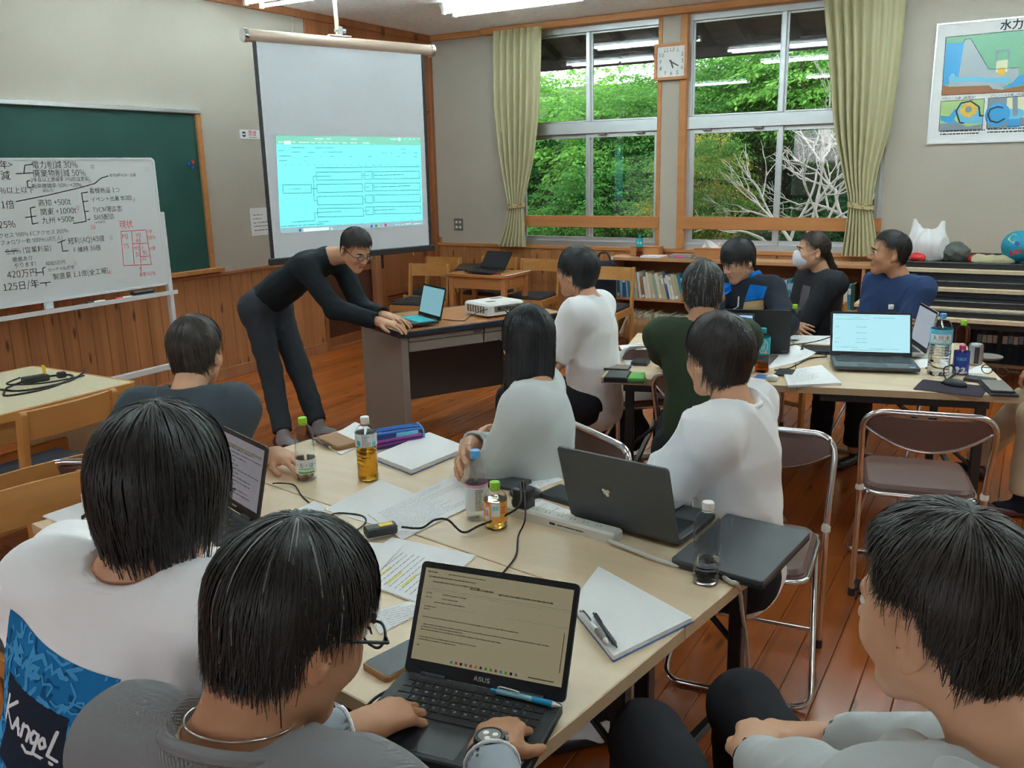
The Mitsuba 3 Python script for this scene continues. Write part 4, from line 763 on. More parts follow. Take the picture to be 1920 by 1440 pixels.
yc = 8.035; X_ = lambda px, py: PY(px, py, yc)
curtain('curtain', [(X_(960, 55)[2]+.0, X_(926, 60)[0], X_(1016, 52)[0]), (X_(960, 180)[2], X_(928, 180)[0], X_(1014, 180)[0]), (X_(960, 290)[2], X_(938, 290)[0], X_(1003, 290)[0]), (X_(960, 350)[2], X_(947, 350)[0], X_(990, 350)[0]), (X_(960, 386)[2], X_(953, 386)[0], X_(982, 386)[0]), (X_(960, 420)[2], X_(948, 420)[0], X_(984, 420)[0]), (X_(960, 462)[2], X_(935, 462)[0], X_(987, 462)[0])], X_(960, 386)[2], 7, yc, 'olive-beige curtain tied back at the left end of the left window', 1)
curtain('curtain', [(2.985, X_(1545, 0)[0], X_(1700, 0)[0]), (X_(1600, 120)[2], X_(1557, 120)[0], X_(1688, 120)[0]), (X_(1600, 240)[2], X_(1566, 240)[0], X_(1670, 240)[0]), (X_(1600, 330)[2], X_(1582, 330)[0], X_(1645, 330)[0]), (X_(1600, 386)[2], X_(1591, 386)[0], X_(1636, 386)[0]), (X_(1600, 420)[2], X_(1587, 420)[0], X_(1640, 420)[0]), (X_(1600, 480)[2], X_(1578, 480)[0], X_(1650, 480)[0])], X_(1600, 386)[2], 8, yc, 'olive-beige curtain tied back at the right end of the right window', 2)

# ---------------------------------------------------------------- outside: eave, slope, trees
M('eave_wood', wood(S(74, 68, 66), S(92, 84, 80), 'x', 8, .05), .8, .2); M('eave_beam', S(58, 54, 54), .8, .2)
YE = 9.75; ztop, zbot, zgap = PY(1340, 85, YE)[2], PY(1340, 107, YE)[2], PY(1340, 76, YE)[2]
slope = .33; zr = lambda y, o=0: zgap+.0+(YE-y)*slope+o
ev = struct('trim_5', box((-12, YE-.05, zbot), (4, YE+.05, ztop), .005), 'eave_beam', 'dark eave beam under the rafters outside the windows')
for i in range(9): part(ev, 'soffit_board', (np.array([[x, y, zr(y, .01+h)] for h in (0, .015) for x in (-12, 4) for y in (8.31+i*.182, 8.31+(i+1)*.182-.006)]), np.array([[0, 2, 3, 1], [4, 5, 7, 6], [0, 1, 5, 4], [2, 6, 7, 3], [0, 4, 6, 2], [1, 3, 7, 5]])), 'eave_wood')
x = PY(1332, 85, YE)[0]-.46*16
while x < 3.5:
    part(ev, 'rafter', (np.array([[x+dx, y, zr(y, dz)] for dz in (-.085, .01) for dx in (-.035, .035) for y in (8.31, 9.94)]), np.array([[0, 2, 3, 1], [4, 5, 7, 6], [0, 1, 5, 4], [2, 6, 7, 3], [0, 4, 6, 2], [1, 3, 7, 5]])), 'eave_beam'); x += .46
def hill(u, v):
    x = -22+34*u; y = 9.0+22*v; z = -.55+np.maximum(0, y-10.2)*.10+np.maximum(0, y-13)*.16+.25*meshkit.fbm(np.stack([x*.6, y*.6, 0*x], -1), 3); return np.stack([x, y, z], 1)
M('forest_floor', mikit.proc(lambda p, n, uv: mix(S(48, 70, 44), S(76, 98, 58), fbm(p.x*3, p.y*3, p.z*3, 3))), .95, .1)
struct('ground', grid(hill, 60, 50), 'forest_floor', 'dark undergrowth slope outside the windows', True)
def leafm(name, c, d):
    scene[name] = {'type': 'principledthin', 'base_color': {'type': 'mesh_attribute', 'name': 'vertex_color'}, 'roughness': .55, 'diff_trans': .75, 'spec_trans': 0.0}
leafm('leaf', None, None); M('bark', S(92, 84, 72), .9, .1); M('dead_bark', S(206, 204, 200), .8, .2)
def crown(seed, n=170, per=46, size=.075, tone=((62, 122, 60), (116, 182, 92)), tip=None, droop=.35):
    rg = np.random.default_rng(seed); d = rg.normal(size=(n, 3)); d /= np.linalg.norm(d, axis=1, keepdims=True); rad = rg.uniform(.55, 1, n)**.6; c = d*rad[:, None]
    out = d*[1, 1, .35]+[0, 0, -droop*.3]; out /= np.linalg.norm(out, axis=1, keepdims=True)
    k = n*per; ci = np.repeat(np.arange(n), per); side = np.cross(out, [0, 0, 1.]); side /= np.linalg.norm(side, axis=1, keepdims=True)+1e-9; upv = np.cross(side, out)
    a, b = rg.normal(0, .13, k), rg.normal(0, .12, k); p = c[ci]+out[ci]*a[:, None]+side[ci]*b[:, None]+upv[ci]*(rg.normal(0, .022, k)-droop*(a**2+b**2)*2)[:, None]
    ax = out[ci]*.8+side[ci]*(b*4)[:, None]+rg.normal(0, .35, (k, 3))+[0, 0, -droop]; ax /= np.linalg.norm(ax, axis=1, keepdims=True); nn = upv[ci]+rg.normal(0, .45, (k, 3)); sd = np.cross(ax, nn); sd /= np.linalg.norm(sd, axis=1, keepdims=True)
    L = size*rg.uniform(.7, 1.25, k)[:, None]; nn2 = np.cross(sd, ax)
    v = np.stack([p, p+ax*L*.45+sd*L*.26-nn2*L*.05, p+ax*L, p+ax*L*.45-sd*L*.26-nn2*L*.05], 1).reshape(-1, 3); o = np.arange(k)*4
    f = np.vstack([np.stack([o, o+1, o+2], 1), np.stack([o, o+2, o+3], 1)])
    lo, hi = np.array(S(*tone[0])), np.array(S(*tone[1])); g = np.clip(rg.uniform(0, 1, n)[ci]*.6+rg.uniform(0, 1, k)*.4, 0, 1)[:, None]; col = lo*(1-g)+hi*g
    if tip is not None: m = (rg.uniform(0, 1, n)[ci] > .72) & (rg.uniform(0, 1, k) > .3); col[m] = np.array(S(*tip))*rg.uniform(.8, 1.1, (m.sum(), 1))
    return mikit.ply((v, f), 'leaf', color=np.repeat(col, 4, 0))
CROWN = {'broad': crown(1), 'bright': crown(2, tone=((92, 158, 66), (158, 218, 116))), 'dark': crown(3, tone=((40, 92, 60), (80, 138, 84))), 'yellow': crown(4, tone=((80, 132, 66), (138, 184, 98)), tip=(214, 190, 96), size=.055, per=60), 'small': crown(5, n=150, per=60, size=.05, tone=((70, 130, 66), (128, 190, 100)))}
def tree(x, y, z, r, h, kind, label, seed, parts=3, cat_='tree'):
    rg = np.random.default_rng(seed); t = thing('tree' if cat_ == 'tree' else 'shrub', label, cat_, None); g = -.55+max(0, y-10.2)*.10+max(0, y-13)*.16
    st = [(x, y, g), (x+.05, y, g+(z-g)*.4), (x-.05, y+.05, z+h*.4)]; part(t, 'trunk', tube(spline(st, 6), np.linspace(.07, .02, 13), 7), 'bark', True)
    for i in range(parts):
        o = rg.normal(0, .28, 3)*[r, r*.6, h]; s = rg.uniform(.72, 1.0)
        b = np.array([x, y, z+(.50 if z > 1.9 else .15)])+o; part(t, 'branch', tube(spline([(x, y, g+(z-g)*.6), (b+[0, 0, -h*.3]).tolist(), b.tolist()], 5), np.linspace(.035, .008, 11), 5), 'bark', True)
        Mw = np.eye(4); Mw[:3, :3] = rz(rg.uniform(0, 6.3))@np.diag([r*s, r*s, h*s]); Mw[:3, 3] = b; ref(t, 'foliage', CROWN[kind], Mw)
    return t
TR = [(-7.6, 11.9, 1.1, 1.15, 1.2, 'small', 'leafy tree with small mid-green leaves at the far left of the left window'), (-5.75, 12.6, 2.1, 1.15, .95, 'bright', 'tall bright green tree under the eave in the left window'), (-5.3, 11.2, .55, .85, .75, 'broad', 'mid-green tree in the lower right light of the left window'),
      (-6.6, 11.3, .15, .9, .75, 'bright', 'light green bush low in the left light of the left window'), (-4.35, 12.4, 2.0, 1.1, .9, 'small', 'green tree behind the white pier and the clock'), (-3.45, 12.9, 2.25, 1.0, .9, 'bright', 'bright green tree under the eave in the right window'), (-2.15, 12.6, 2.1, 1.05, .95, 'bright', 'lush light green tree right of the window mullion'),
      (-3.75, 10.9, .95, .72, .85, 'yellow', 'maple-like shrub with yellow-tipped leaves in the right window'), (-2.3, 12.2, .55, 1.0, .7, 'dark', 'dark green tree behind the bare white branches'), (-6.7, 13.8, 1.6, 1.4, 1.3, 'dark', 'deep green tree at the back of the left window'), (-4.9, 14.2, 1.7, 1.4, 1.3, 'dark', 'deep green tree at the back between the two windows'), (-3.0, 14.2, 1.6, 1.4, 1.3, 'dark', 'deep green tree at the back of the right window'),
      (-1.0, 13.2, 1.6, 1.3, 1.4, 'broad', 'mid-green tree at the back behind the right curtain'), (-8.9, 13.6, 1.7, 1.5, 1.4, 'broad', 'mid-green tree at the back behind the left curtain'), (-4.7, 11.6, -.15, .8, .5, 'dark', 'low dark bush below the safety rail of the left window'), (-3.0, 11.4, -.2, .8, .5, 'small', 'low bush below the safety rail of the right window'), (-1.5, 11.7, .1, .8, .7, 'dark', 'dark bush beside the right curtain')]
for i, a in enumerate(TR): tree(*a, seed=20+i, cat_='shrub' if 'bush' in a[6] or 'shrub' in a[6] else 'tree')
def bare_tree(base, seed, label):
    rg = np.random.default_rng(seed); t = thing('bare_tree', label, 'tree'); segs = []
    def grow(p, d, L, r, dep):
        q = p+d*L; m = (p+q)/2+rg.normal(0, .06*L, 3); segs.append(tube(spline([p, m, q], 4), np.linspace(r, r*.66, 9), 6))
        if dep == 0: return
        for k in range(rg.integers(2, 4)):
            e = d+rg.normal(0, .42, 3)*[1, .7, .8]+[0, 0, .08]; e /= np.linalg.norm(e); grow(q-(q-p)*rg.uniform(0, .25), e, L*rg.uniform(.62, .85), r*.62, dep-1)
    trunk = []
    for k, (dx, dz, L) in enumerate(((-.55, .9, .55), (.1, 1, .62), (.6, .9, .6), (-.9, .55, .5), (.25, 1, .8))): d = np.array([dx, .1, dz]); d /= np.linalg.norm(d); grow(np.asarray(base, float), d, L, .026, 4)
    part(t, 'branches', cat(segs), 'dead_bark', True, label='bare white branches'); part(t, 'trunk', cyl((base[0], base[1], -.6), base, .05, 10, .035), 'dead_bark', True)
bare_tree((-2.33, 10.5, .55), 3, 'bare dead tree with white branches outside the right window'); bare_tree((-1.75, 10.9, .9), 8, 'second bare white-branched tree, right beside the curtain')

# ---------------------------------------------------------------- people
M('skin', mikit.proc(lambda p, n, uv: mix(S(196, 146, 114), S(212, 165, 132), fbm(p.x*30, p.y*30, p.z*30, 2))), .5, .35)
M('skin_tan', mikit.proc(lambda p, n, uv: mix(S(176, 124, 92), S(192, 142, 108), fbm(p.x*30, p.y*30, p.z*30, 2))), .5, .35)
M('eye_white', S(226, 222, 216), .25); M('eye_dark', S(28, 20, 16), .15); M('lip', S(186, 112, 98), .45); M('brow', S(34, 28, 26), .8, .1)
scene['hair'] = {'type': 'twosided', 'bsdf': {'type': 'principled', 'base_color': {'type': 'mesh_attribute', 'name': 'vertex_color'}, 'roughness': .46, 'specular': .32}}
def cloth(name, a, b=None, rough=.85, f=90., sheen=.25, bump=.0006, bf=700.):
    b = b if b is not None else [min(255, c*1.06+2) for c in a]
    M(name, [(x+y)/2 for x, y in zip(S(*a), S(*b))], rough, .15, None, sheen=sheen)
nz = lambda v: np.asarray(v, float)/np.linalg.norm(v)
def head_prims(c, R, s=1.0, base=None):
    L = lambda *p: c+R@(np.array(p)*s); q = []
    A = lambda pr, k=.0: q.append((pr, k, 1)); C = lambda pr, k: q.append((pr, k, -1))
    A(ell(L(0, -.012, .035), np.array([.074, .094, .082])*s, R)); A(ell(L(0, .028, -.030), np.array([.061, .064, .082])*s, R), .03)
    for e in (-1, 1):
        A(cone(L(e*.044, .002, -.058), L(e*.008, .064, -.100), .026*s, .021*s), .025); A(ell(L(e*.036, .054, -.030), np.array([.027, .029, .030])*s, R), .02)
    A(ell(L(0, .069, -.101), np.array([.02, .018, .018])*s, R), .015); A(cone(L(-.03, .077, .020), L(.03, .077, .020), .012*s), .012)
    for e in (-1, 1): C(ell(L(e*.031, .105, .003), np.array([.018, .016, .012])*s, R), .012)
    A(cone(L(0, .086, .010), L(0, .109, -.028), .0065*s, .0115*s), .010)
    for e in (-1, 1): A(ell(L(e*.0115, .097, -.034), np.array([.0085, .011, .008])*s, R), .006)
    A(cone(L(-.017, .086, -.060), L(.017, .086, -.060), .0075*s), .008); A(cone(L(-.013, .086, -.072), L(.013, .086, -.072), .008*s), .007); C(cone(L(-.022, .097, -.066), L(.022, .097, -.066), .0022*s), .003)
    for e in (-1, 1):
        Re = R@rz(-e*.55)@ry(0)@rx(.15); A(ell(L(e*.080, -.016, -.010), np.array([.0085, .021, .035])*s, Re), .006); C(ell(L(e*.092, -.009, -.006), np.array([.010, .0105, .020])*s, Re), .004); A(cone(L(e*.078, -.002, -.034), L(e*.079, -.006, -.040), .008*s), .006)
    A(cone(L(0, -.026, -.055), base if base is not None else L(0, -.05, -.17), .052*s, .056*s), .03)
    return q
def hand_prims(w, d, back, side, curl=(.5, .5, .5, .5), thumb=(.7, .35), spread=.10, s=1.0, thumb_in=.0):
    """w wrist, d direction of the fingers, back: normal of the back of the hand, side +1: thumb towards cross(d, back)."""
    d = nz(d); b = np.asarray(back, float); b = nz(b-d*(b@d)); t = np.cross(d, b)*side; q = []
    kn = [w+d*x*s+t*y*s+b*z*s for x, y, z in ((.092, .030, 0), (.097, .010, .004), (.090, -.012, .003), (.080, -.031, -.003))]
    for k, r in zip(kn, (.0125, .0125, .012, .011)): q.append((cone(w+t*((k-w)@t)*.55, k, .0165*s, r*s), .018, 1))
    q.append((cone(w-d*.02, w+d*.02*s, .026*s, .025*s, (b, .68)), .02, 1)); q.append((cone(w+d*.02*s+t*.018*s-b*.004, w+d*.055*s+t*.03*s-b*.008*s, .017*s, .013*s), .015, 1))
    ln = ((.044, .027, .022), (.048, .031, .023), (.045, .029, .023), (.036, .022, .020))
    for i in range(4):
        a = spread*(1.5-i)*.9; dd = nz(d*math.cos(a)+t*math.sin(a)); p = kn[i]; ang = 0.0; c = curl[i] if np.ndim(curl[i]) else (curl[i]*.8, curl[i]*1.1, curl[i]*.75); r = (.0096, .0088, .0079, .0068) if i < 3 else (.0085, .0078, .007, .0062)
        for j in range(3):
            ang += c[j]; e = p+(dd*math.cos(ang)-b*math.sin(ang))*ln[i][j]*s; q.append((cone(p, e, r[j]*s, r[j+1]*s), .004 if j else .007, 1)); p = e
    p = w+d*.022*s+t*.026*s-b*.006*s; a = thumb[0]; dd = nz(d*math.cos(a)+t*math.sin(a)-b*(.25+thumb_in))
    e = p+dd*.040*s; q.append((cone(p, e, .0145*s, .0108*s), .012, 1)); a -= thumb[1]; dd = nz(d*math.cos(a)+t*math.sin(a)-b*(.3+thumb_in)); f = e+dd*.032*s; q.append((cone(e, f, .0105*s, .0095*s), .004, 1)); a -= thumb[1]*.7; dd = nz(d*math.cos(a)+t*math.sin(a)-b*(.32+thumb_in)); q.append((cone(f, f+dd*.024*s, .0095*s, .0075*s), .003, 1))
    return q
def bounds(q, pad=.012): return np.min([p[0][1] for p in q], 0)-pad, np.max([p[0][2] for p in q], 0)+pad
def build(q, res, lo=None, hi=None, warp=None):
    if lo is None: lo, hi = bounds(q)
    F = Field(lo, hi, res)
    for p, k, o in q: (F.add if o > 0 else F.cut)(p, k)
    if warp: F.warp(warp, .03)
    return F
def clip_out(m, lo, hi):
    v, f = arr(m); ins = ((v > lo) & (v < hi)).all(1); return v, f[~ins[f].all(1)]
def ik(a, c, l1, l2, pole):
    d = c-a; L = np.linalg.norm(d); L = min(L, (l1+l2)*.999); d = nz(d); x = (l1*l1-l2*l2+L*L)/(2*L); h = math.sqrt(max(l1*l1-x*x, 0)); p = np.asarray(pole, float); p = p-d*(p@d); return a+d*x+nz(p)*h
def hair(c, R, style, n, seed, s=1.0, grey=0.0, width=.0016, tint=(.012, .010, .009), tilt=.30, vol=1.0, flow=.5, lift=.004, scatter=.010, segs=7):
    """hair as a shell of locks plus loose strands. style: [(azimuth from the front in degrees, lowest z), ...]."""
    rg = np.random.default_rng(seed); Rh = R@rx(tilt); c0 = c+R@(np.array([0, -.012, .035])*s); ax = np.array([.0815, .100, .0895])*s*vol
    az = np.radians([a for a, _ in style]); zz = (np.array([z for _, z in style])*math.cos(tilt)-np.cos(az)*.088*math.sin(tilt))*s
    az2 = np.r_[az, 2*np.pi-az[::-1]]; zz2 = np.r_[zz, zz[::-1]]
    def zend(ph): return np.interp(np.mod(ph, 2*np.pi), az2, zz2)
    def surf(ph, t, up=0.0, ext=0.0):      # t 0 at the crown .. 1 at the hairline
        ze = np.minimum(zend(ph)-ext, ax[2]*.9); th = t
        # travel along the dome by angle, then hang
        a_end = np.where(ze > 0, np.arccos(np.clip(ze/ax[2], -1, 1)), np.pi/2); drop = np.maximum(-ze, 0); arc = a_end*ax[2]; tot = arc+drop; d = t*tot
        a = np.minimum(d/ax[2], a_end); below = np.maximum(d-arc, 0)
        rho = np.sin(a)*(1-.9*np.minimum(below/.13/s, 1.3)**2*style_in); z = np.cos(a)*ax[2]-below
        k = 1+up/ax[1]
        return np.stack([np.sin(ph)*ax[0]*rho*k, np.cos(ph)*ax[1]*rho*k, z+up*np.cos(a)], -1)
    style_in = flow*.35
    def world(p): return c0+p@Rh.T
    # style azimuths are given about the tilted axis
    nu, nv = 96, 22
    def shell(u, v):
        ph = u*2*np.pi; lock = .0022*np.sin(ph*23+3*np.sin(v*4)+2*np.sin(ph*3))+.0016*np.sin(ph*41+v*6); return world(surf(ph, np.maximum(v, .012), lock*s-.001, 0.0))
    m = sheet(grid(shell, nu, nv, True), .012*s); V, Fc = arr(m); cols = [np.tile(np.array(tint)*.55, (len(V), 1))]; parts = [(V, Fc)]
    ph0 = rg.uniform(0, 2*np.pi, n); t0 = rg.uniform(0, .72, n)**.9; ext = rg.exponential(.55, n)*scatter*2; t1 = np.minimum(t0+rg.uniform(.35, .8, n), 1.0); t1[rg.uniform(size=n) < .6] = 1.0
    tt = np.linspace(0, 1, segs)[None]; sw = rg.normal(0, .10, n)[:, None]; clump = (.05*np.sin(ph0*17+seed)+.04*np.sin(ph0*31))[:, None]
    t = t0[:, None]+(t1-t0)[:, None]*tt; ph = ph0[:, None]+(sw+clump)*tt**1.3
    up = (rg.uniform(0, 1, n)[:, None]*lift*(.4+.6*np.sin(np.pi*np.minimum(tt*1.0, 1)))+.0015+np.maximum(tt-.75, 0)*rg.normal(.006, .012, n)[:, None]*1.0)*s
    p = world(surf(ph.ravel(), t.ravel(), up.ravel(), np.repeat(ext, segs)).reshape(-1, 3)).reshape(n, segs, 3)
    tan = np.gradient(p, axis=1); nr = p-c0; sd = np.cross(tan, nr); sd /= np.linalg.norm(sd, axis=2, keepdims=True)+1e-9
    w = width*s*rg.uniform(.6, 1.5, n)[:, None, None]*(1-.75*tt[..., None]**2.5); a, b = p+sd*w, p-sd*w
    V = np.stack([a, b], 2).reshape(-1, 3); o = (np.arange(n)[:, None]*segs+np.arange(segs-1)[None])*2; o = o.ravel()
    Fc = np.vstack([np.stack([o, o+1, o+3], 1), np.stack([o, o+3, o+2], 1)]); parts.append((V, Fc))
    k = rg.uniform(.55, 2.2, n); col = np.array(tint)[None]*k[:, None]; g = rg.uniform(size=n) < grey; col[g] = np.array([.16, .155, .15])*rg.uniform(.5, 1.3, (g.sum(), 1)); cols.append(np.repeat(col, segs*2, 0))
    return cat(*parts), np.vstack(cols)
STYLE = {'short': [(0, .045), (35, .042), (60, .024), (78, -.002), (90, -.014), (100, -.020), (112, -.050), (130, -.090), (155, -.108), (180, -.110)],
         'bowl': [(0, .008), (35, .004), (62, -.006), (78, -.018), (92, -.022), (104, -.036), (118, -.085), (140, -.100), (180, -.104)],
         'shaggy': [(0, .000), (35, -.006), (65, -.030), (90, -.060), (110, -.085), (140, -.108), (180, -.112)],
         'long': [(0, .020), (35, .000), (55, -.070), (75, -.160), (100, -.235), (140, -.255), (180, -.260)],
         'crop': [(0, .062), (35, .060), (58, .044), (70, .010), (80, .004), (90, .012), (100, .004), (112, -.035), (130, -.078), (155, -.100), (180, -.104)],
         'tied': [(0, .056), (35, .050), (60, .026), (78, .000), (90, -.006), (100, -.012), (115, -.055), (155, -.085), (180, -.090)],
         'fringe': [(0, -.002), (35, -.002), (58, -.010), (78, -.024), (92, -.026), (104, -.040), (120, -.085), (150, -.112), (180, -.116)]}
def ccone(a, b, r1, r2=None, at=None, n=None):      # a cone cut off flat at 'at' (its end b by default)
    c = cone(a, b, r1, r2); at = np.asarray(b if at is None else at, np.float32); n = np.asarray(nz(np.asarray(b)-np.asarray(a)) if n is None else nz(n), np.float32)
    return (lambda p: np.maximum(c[0](p), (p-at)@n)), c[1], c[2]
def fold(seed, amp, fq):
    rg = np.random.default_rng(seed); K = rg.normal(size=(6, 3))*[1, 1, .55]; K /= np.linalg.norm(K, axis=1, keepdims=True); K *= (3.0*fq*rg.uniform(.7, 1.5, 6))[:, None]; ph = rg.uniform(0, 6.3, 6)
    def fn(p):
        w = .9*np.sin(p@K[3]*.33+ph[3]); m = np.clip(.5+.8*np.sin(p@K[4]*.3+ph[4]), 0, 1); o = 0
        for i in range(3): x = np.sin(p@K[i]+ph[i]+1.6*w); o = o+np.exp(-2.6*(1-x))*(m if i else 1)
        return -.5*amp*(o-.35)
    return fn
class Body: pass
def seated(head, yaw, lean=.12, twist=0., hyaw=None, hpitch=.0, hroll=0., seat=.44, sc=1.0, neckf=.03, z=None, side=0.0):
    """head: pixel (x, y) of the head's centre. yaw: direction faced (radians, 0 = +x, counter-clockwise)."""
    b = Body(); f = np.array([math.cos(yaw), math.sin(yaw), 0]); l = np.array([-f[1], f[0], 0]); u = np.array([0, 0, 1.]); sp = nz(u*math.cos(lean)+f*math.sin(lean)+l*side)
    hz = z if z is not None else seat+.10+sc*(.50*math.cos(lean)+.155); H = P(head[0], head[1], hz)
    ty = yaw+twist; tf = np.array([math.cos(ty), math.sin(ty), 0]); tl = np.array([-tf[1], tf[0], 0]); hy = yaw+twist if hyaw is None else hyaw
    hf = np.array([math.cos(hy)*math.cos(hpitch), math.sin(hy)*math.cos(hpitch), math.sin(hpitch)]); hl = np.array([-math.sin(hy), math.cos(hy), 0]); hu = np.cross(hf, hl); hr = -hl*math.cos(hroll)+hu*math.sin(hroll); hu = np.cross(hr, hf)
    b.H, b.R = H, np.stack([hr, hf, hu], 1); b.neck = H-sp*.105*sc-u*.032-hf*(.035+neckf); pel = b.neck-sp*.50*sc; pel[2] = seat+.10
    b.pel, b.f, b.l, b.tf, b.tl, b.sp, b.sc = pel, f, l, tf, tl, sp, sc
    b.chest = pel+(b.neck-pel)*.70; b.waist = pel+(b.neck-pel)*.28
    b.sh = [b.neck-sp*.055*sc+tl*.165*sc*e+tf*.012 for e in (1, -1)]      # left, right
    b.hip = [pel+l*.085*e*sc-u*.02+f*.02 for e in (1, -1)]; b.kn = [h+f*.40*sc+l*.04*e for h, e in zip(b.hip, (1, -1))]; b.an = [k-u*(k[2]-.09)+f*.03 for k in b.kn]
    b.arm = [None, None]; return b
def arm(b, i, wrist, pole, l1=.29, l2=.25): b.arm[i] = (b.sh[i], ik(b.sh[i], np.asarray(wrist, float), l1*b.sc, l2*b.sc, pole), np.asarray(wrist, float))
def make_person(b, label, skin='skin', shirt='tee_white', trousers=None, sleeve='short', fit=1.0, style='short', hairn=1200, seed=0, hands=(None, None), hres=.0045, sres=.010, group=None, neckline=.068, collar=None, folds=(.009, 15.), hem=.0, hair_kw={}, face=True, legs=True, shoes=None, socks=None, head=True, cuff_ext=0.0, hood=False, torso=1.0, nres=.0045, shoe_l=.25):
    t = thing('person', label, 'person', group); b.key = t; sc = b.sc; H, R = b.H, b.R; tl, sp = b.tl, b.sp; tf = nz(np.cross(tl, sp)); pf = nz(np.cross(b.l, sp))
    q = head_prims(H, R, sc, b.neck-sp*.02) if head else []
    if head: hlo, hhi = bounds(q, .01)
    core = [(cone(b.neck-sp*.04, b.chest, .055, .09, (tf, .8)), .05, 1), (cone(b.chest, b.pel, .095, .10, (tf, .8)), .05, 1)] if torso else []
    for a in b.arm:
        if a: core += [(cone(b.neck-sp*.06, a[0], .05, .045), .04, 1), (cone(a[0], a[1], .044*sc, .037*sc), .02, 1), (cone(a[1], a[1]+(a[2]-a[1])*.35, .038*sc, .036*sc), .02, 1), (cone(a[1]+(a[2]-a[1])*.35, a[2], .036*sc, .025*sc), .02, 1)]
    if legs:
        for h, k, an in zip(b.hip, b.kn, b.an): core += [(cone(h, k, .07*sc, .05*sc), .03, 1), (cone(k, an, .048*sc, .034*sc), .02, 1)]
    allq = q+core; hq = []
    for i, hs in enumerate(hands):
        if hs and b.arm[i]: hq.append(hand_prims(b.arm[i][2], *hs[:2], (-1 if i == 0 else 1), **(hs[2] if len(hs) > 2 else {})))
    for k in hq: allq = allq+k
    lo, hi = bounds(allq); ms = [build(allq, .013, lo, hi).mesh()]
    fine = ([(hlo, hhi, nres)] if head else [])+[(*bounds(k, .03), hres) for k in hq]
    for l_, h_, r_ in fine:
        ms = [clip_out(m, l_+.014, h_-.014) for m in ms]; ms.append(build(allq, r_, l_, h_).mesh())
    part(t, 'body', cat(*ms), skin, True)
    L = lambda *p: H+R@(np.array(p)*sc)
    if head and face:
        for e in (-1, 1):
            ey = part(t, 'eye', cat(lathe([(1e-5, .0125), (.006, .011), (.0108, .0063), (.0125, 0), (.0108, -.0063), (1e-5, -.0125)], 14, mat(L(e*.031, .0765, .004), s=sc))), 'eye_white', True)
            part(ey, 'iris', cat(lathe([(1e-5, .0062), (.0044, .0044), (.0062, 0), (.0044, -.0044), (1e-5, -.0062)], 12, mat(L(e*.031, .0842, .0035), s=sc))), 'eye_dark', True)
            F = build([(cone(L(e*.018, .0935, .0195), L(e*.034, .092, .0245), .0028*sc, .0034*sc), 0, 1), (cone(L(e*.034, .092, .0245), L(e*.050, .081, .021), .0034*sc, .0022*sc), .004, 1)], .0022); part(t, 'eyebrow', F.mesh(), 'brow', True)
            part(t, 'eyelid', build([(cone(L(e*.018, .0905, .0045), L(e*.031, .0945, .0088), .0013, .0016), 0, 1), (cone(L(e*.031, .0945, .0088), L(e*.044, .0885, .0055), .0016, .0012), .002, 1)], .0014).mesh(), 'brow', True)
        part(t, 'lips', build([(cone(L(-.017, .0885, -.062), L(.017, .0885, -.062), .0062*sc), 0, 1), (cone(L(-.013, .0890, -.071), L(.013, .0890, -.071), .0062*sc), .003, 1), (cone(L(-.024, .099, -.0665), L(.024, .099, -.0665), .0018), .002, -1)], .0022).mesh(), 'lip', True)
    if head and style:
        m, col = hair(H, R, STYLE[style], hairn, seed+5, sc, **hair_kw); part(t, 'hair', m, 'hair', True, color=col)
    # shirt
    b.F = None
    if shirt:
        w = fit; k = .05; n0 = b.neck-sp*.035
        sq = [(cone(b.waist, b.chest, .128*w*sc, .138*w*sc, (tf, .74)), 0, 1), (cone(b.pel+sp*(-.02), b.waist, .138*w*sc, .130*w*sc, (pf, .80)), k, 1), (cone(b.sh[0]-tl*.03, b.sh[1]+tl*.03, .062*w*sc), k, 1), (cone(b.chest, n0-sp*.02, .13*w*sc, .085*sc, (tf, .72)), k, 1)]
        for e in (0, 1): sq.append((cone(n0, b.sh[e], .048*sc, .060*w*sc), .05, 1))
        for i, a in enumerate(b.arm):
            if not a: continue
            s0, e0, w0 = a; r = (.064*w, .056*w, .046*w)
            if sleeve == 'short': cf = s0+(e0-s0)*.80; sq += [(ccone(s0, cf, r[0]*sc, r[0]*1.02*sc), .04, 1), (cone(cf-(e0-s0)*.03, cf+(e0-s0)*.1, r[0]*.82*sc), .003, -1)]
            elif sleeve == 'elbow': cf = e0+(w0-e0)*.12; sq += [(cone(s0, e0+(s0-e0)*.12, r[0]*sc, r[1]*1.08*sc), .04, 1), (ccone(e0+(s0-e0)*.12, e0+(w0-e0)*.05, r[1]*1.08*sc, r[1]*1.06*sc), .03, 1)]
            else:
                fr = {'long': .93, 'pushed': .62}[sleeve]+cuff_ext; cf = e0+(w0-e0)*fr; d = nz(w0-e0); sq += [(cone(s0, e0, r[0]*sc, r[1]*1.05*sc), .04, 1), (ccone(e0, cf, r[1]*1.05*sc, r[2]*sc), .03, 1), (cone(cf-d*.012, cf+d*.02, r[2]*.78*sc), .003, -1)]
        sq += [(ell(b.neck+sp*.045+R[:, 1]*.0, np.array([neckline, neckline, .075])*sc), .012, -1)]
        lo, hi = bounds(sq, .015); b.F = build(sq, sres, lo, hi, fold(seed+1, *folds)); b.shirt = part(t, 'shirt', b.F.mesh(), shirt, True)
        if collar:
            ring = [b.neck-sp*.006+tl*math.cos(a)*(neckline+.002)*sc*.98+tf*math.sin(a)*(neckline+.002)*sc*.98-sp*.012*math.sin(a) for a in np.linspace(0, 2*math.pi, 33)[:-1]]
            part(b.shirt, 'collar', tube(np.array(ring), .0085*sc, 8, True), collar, True)
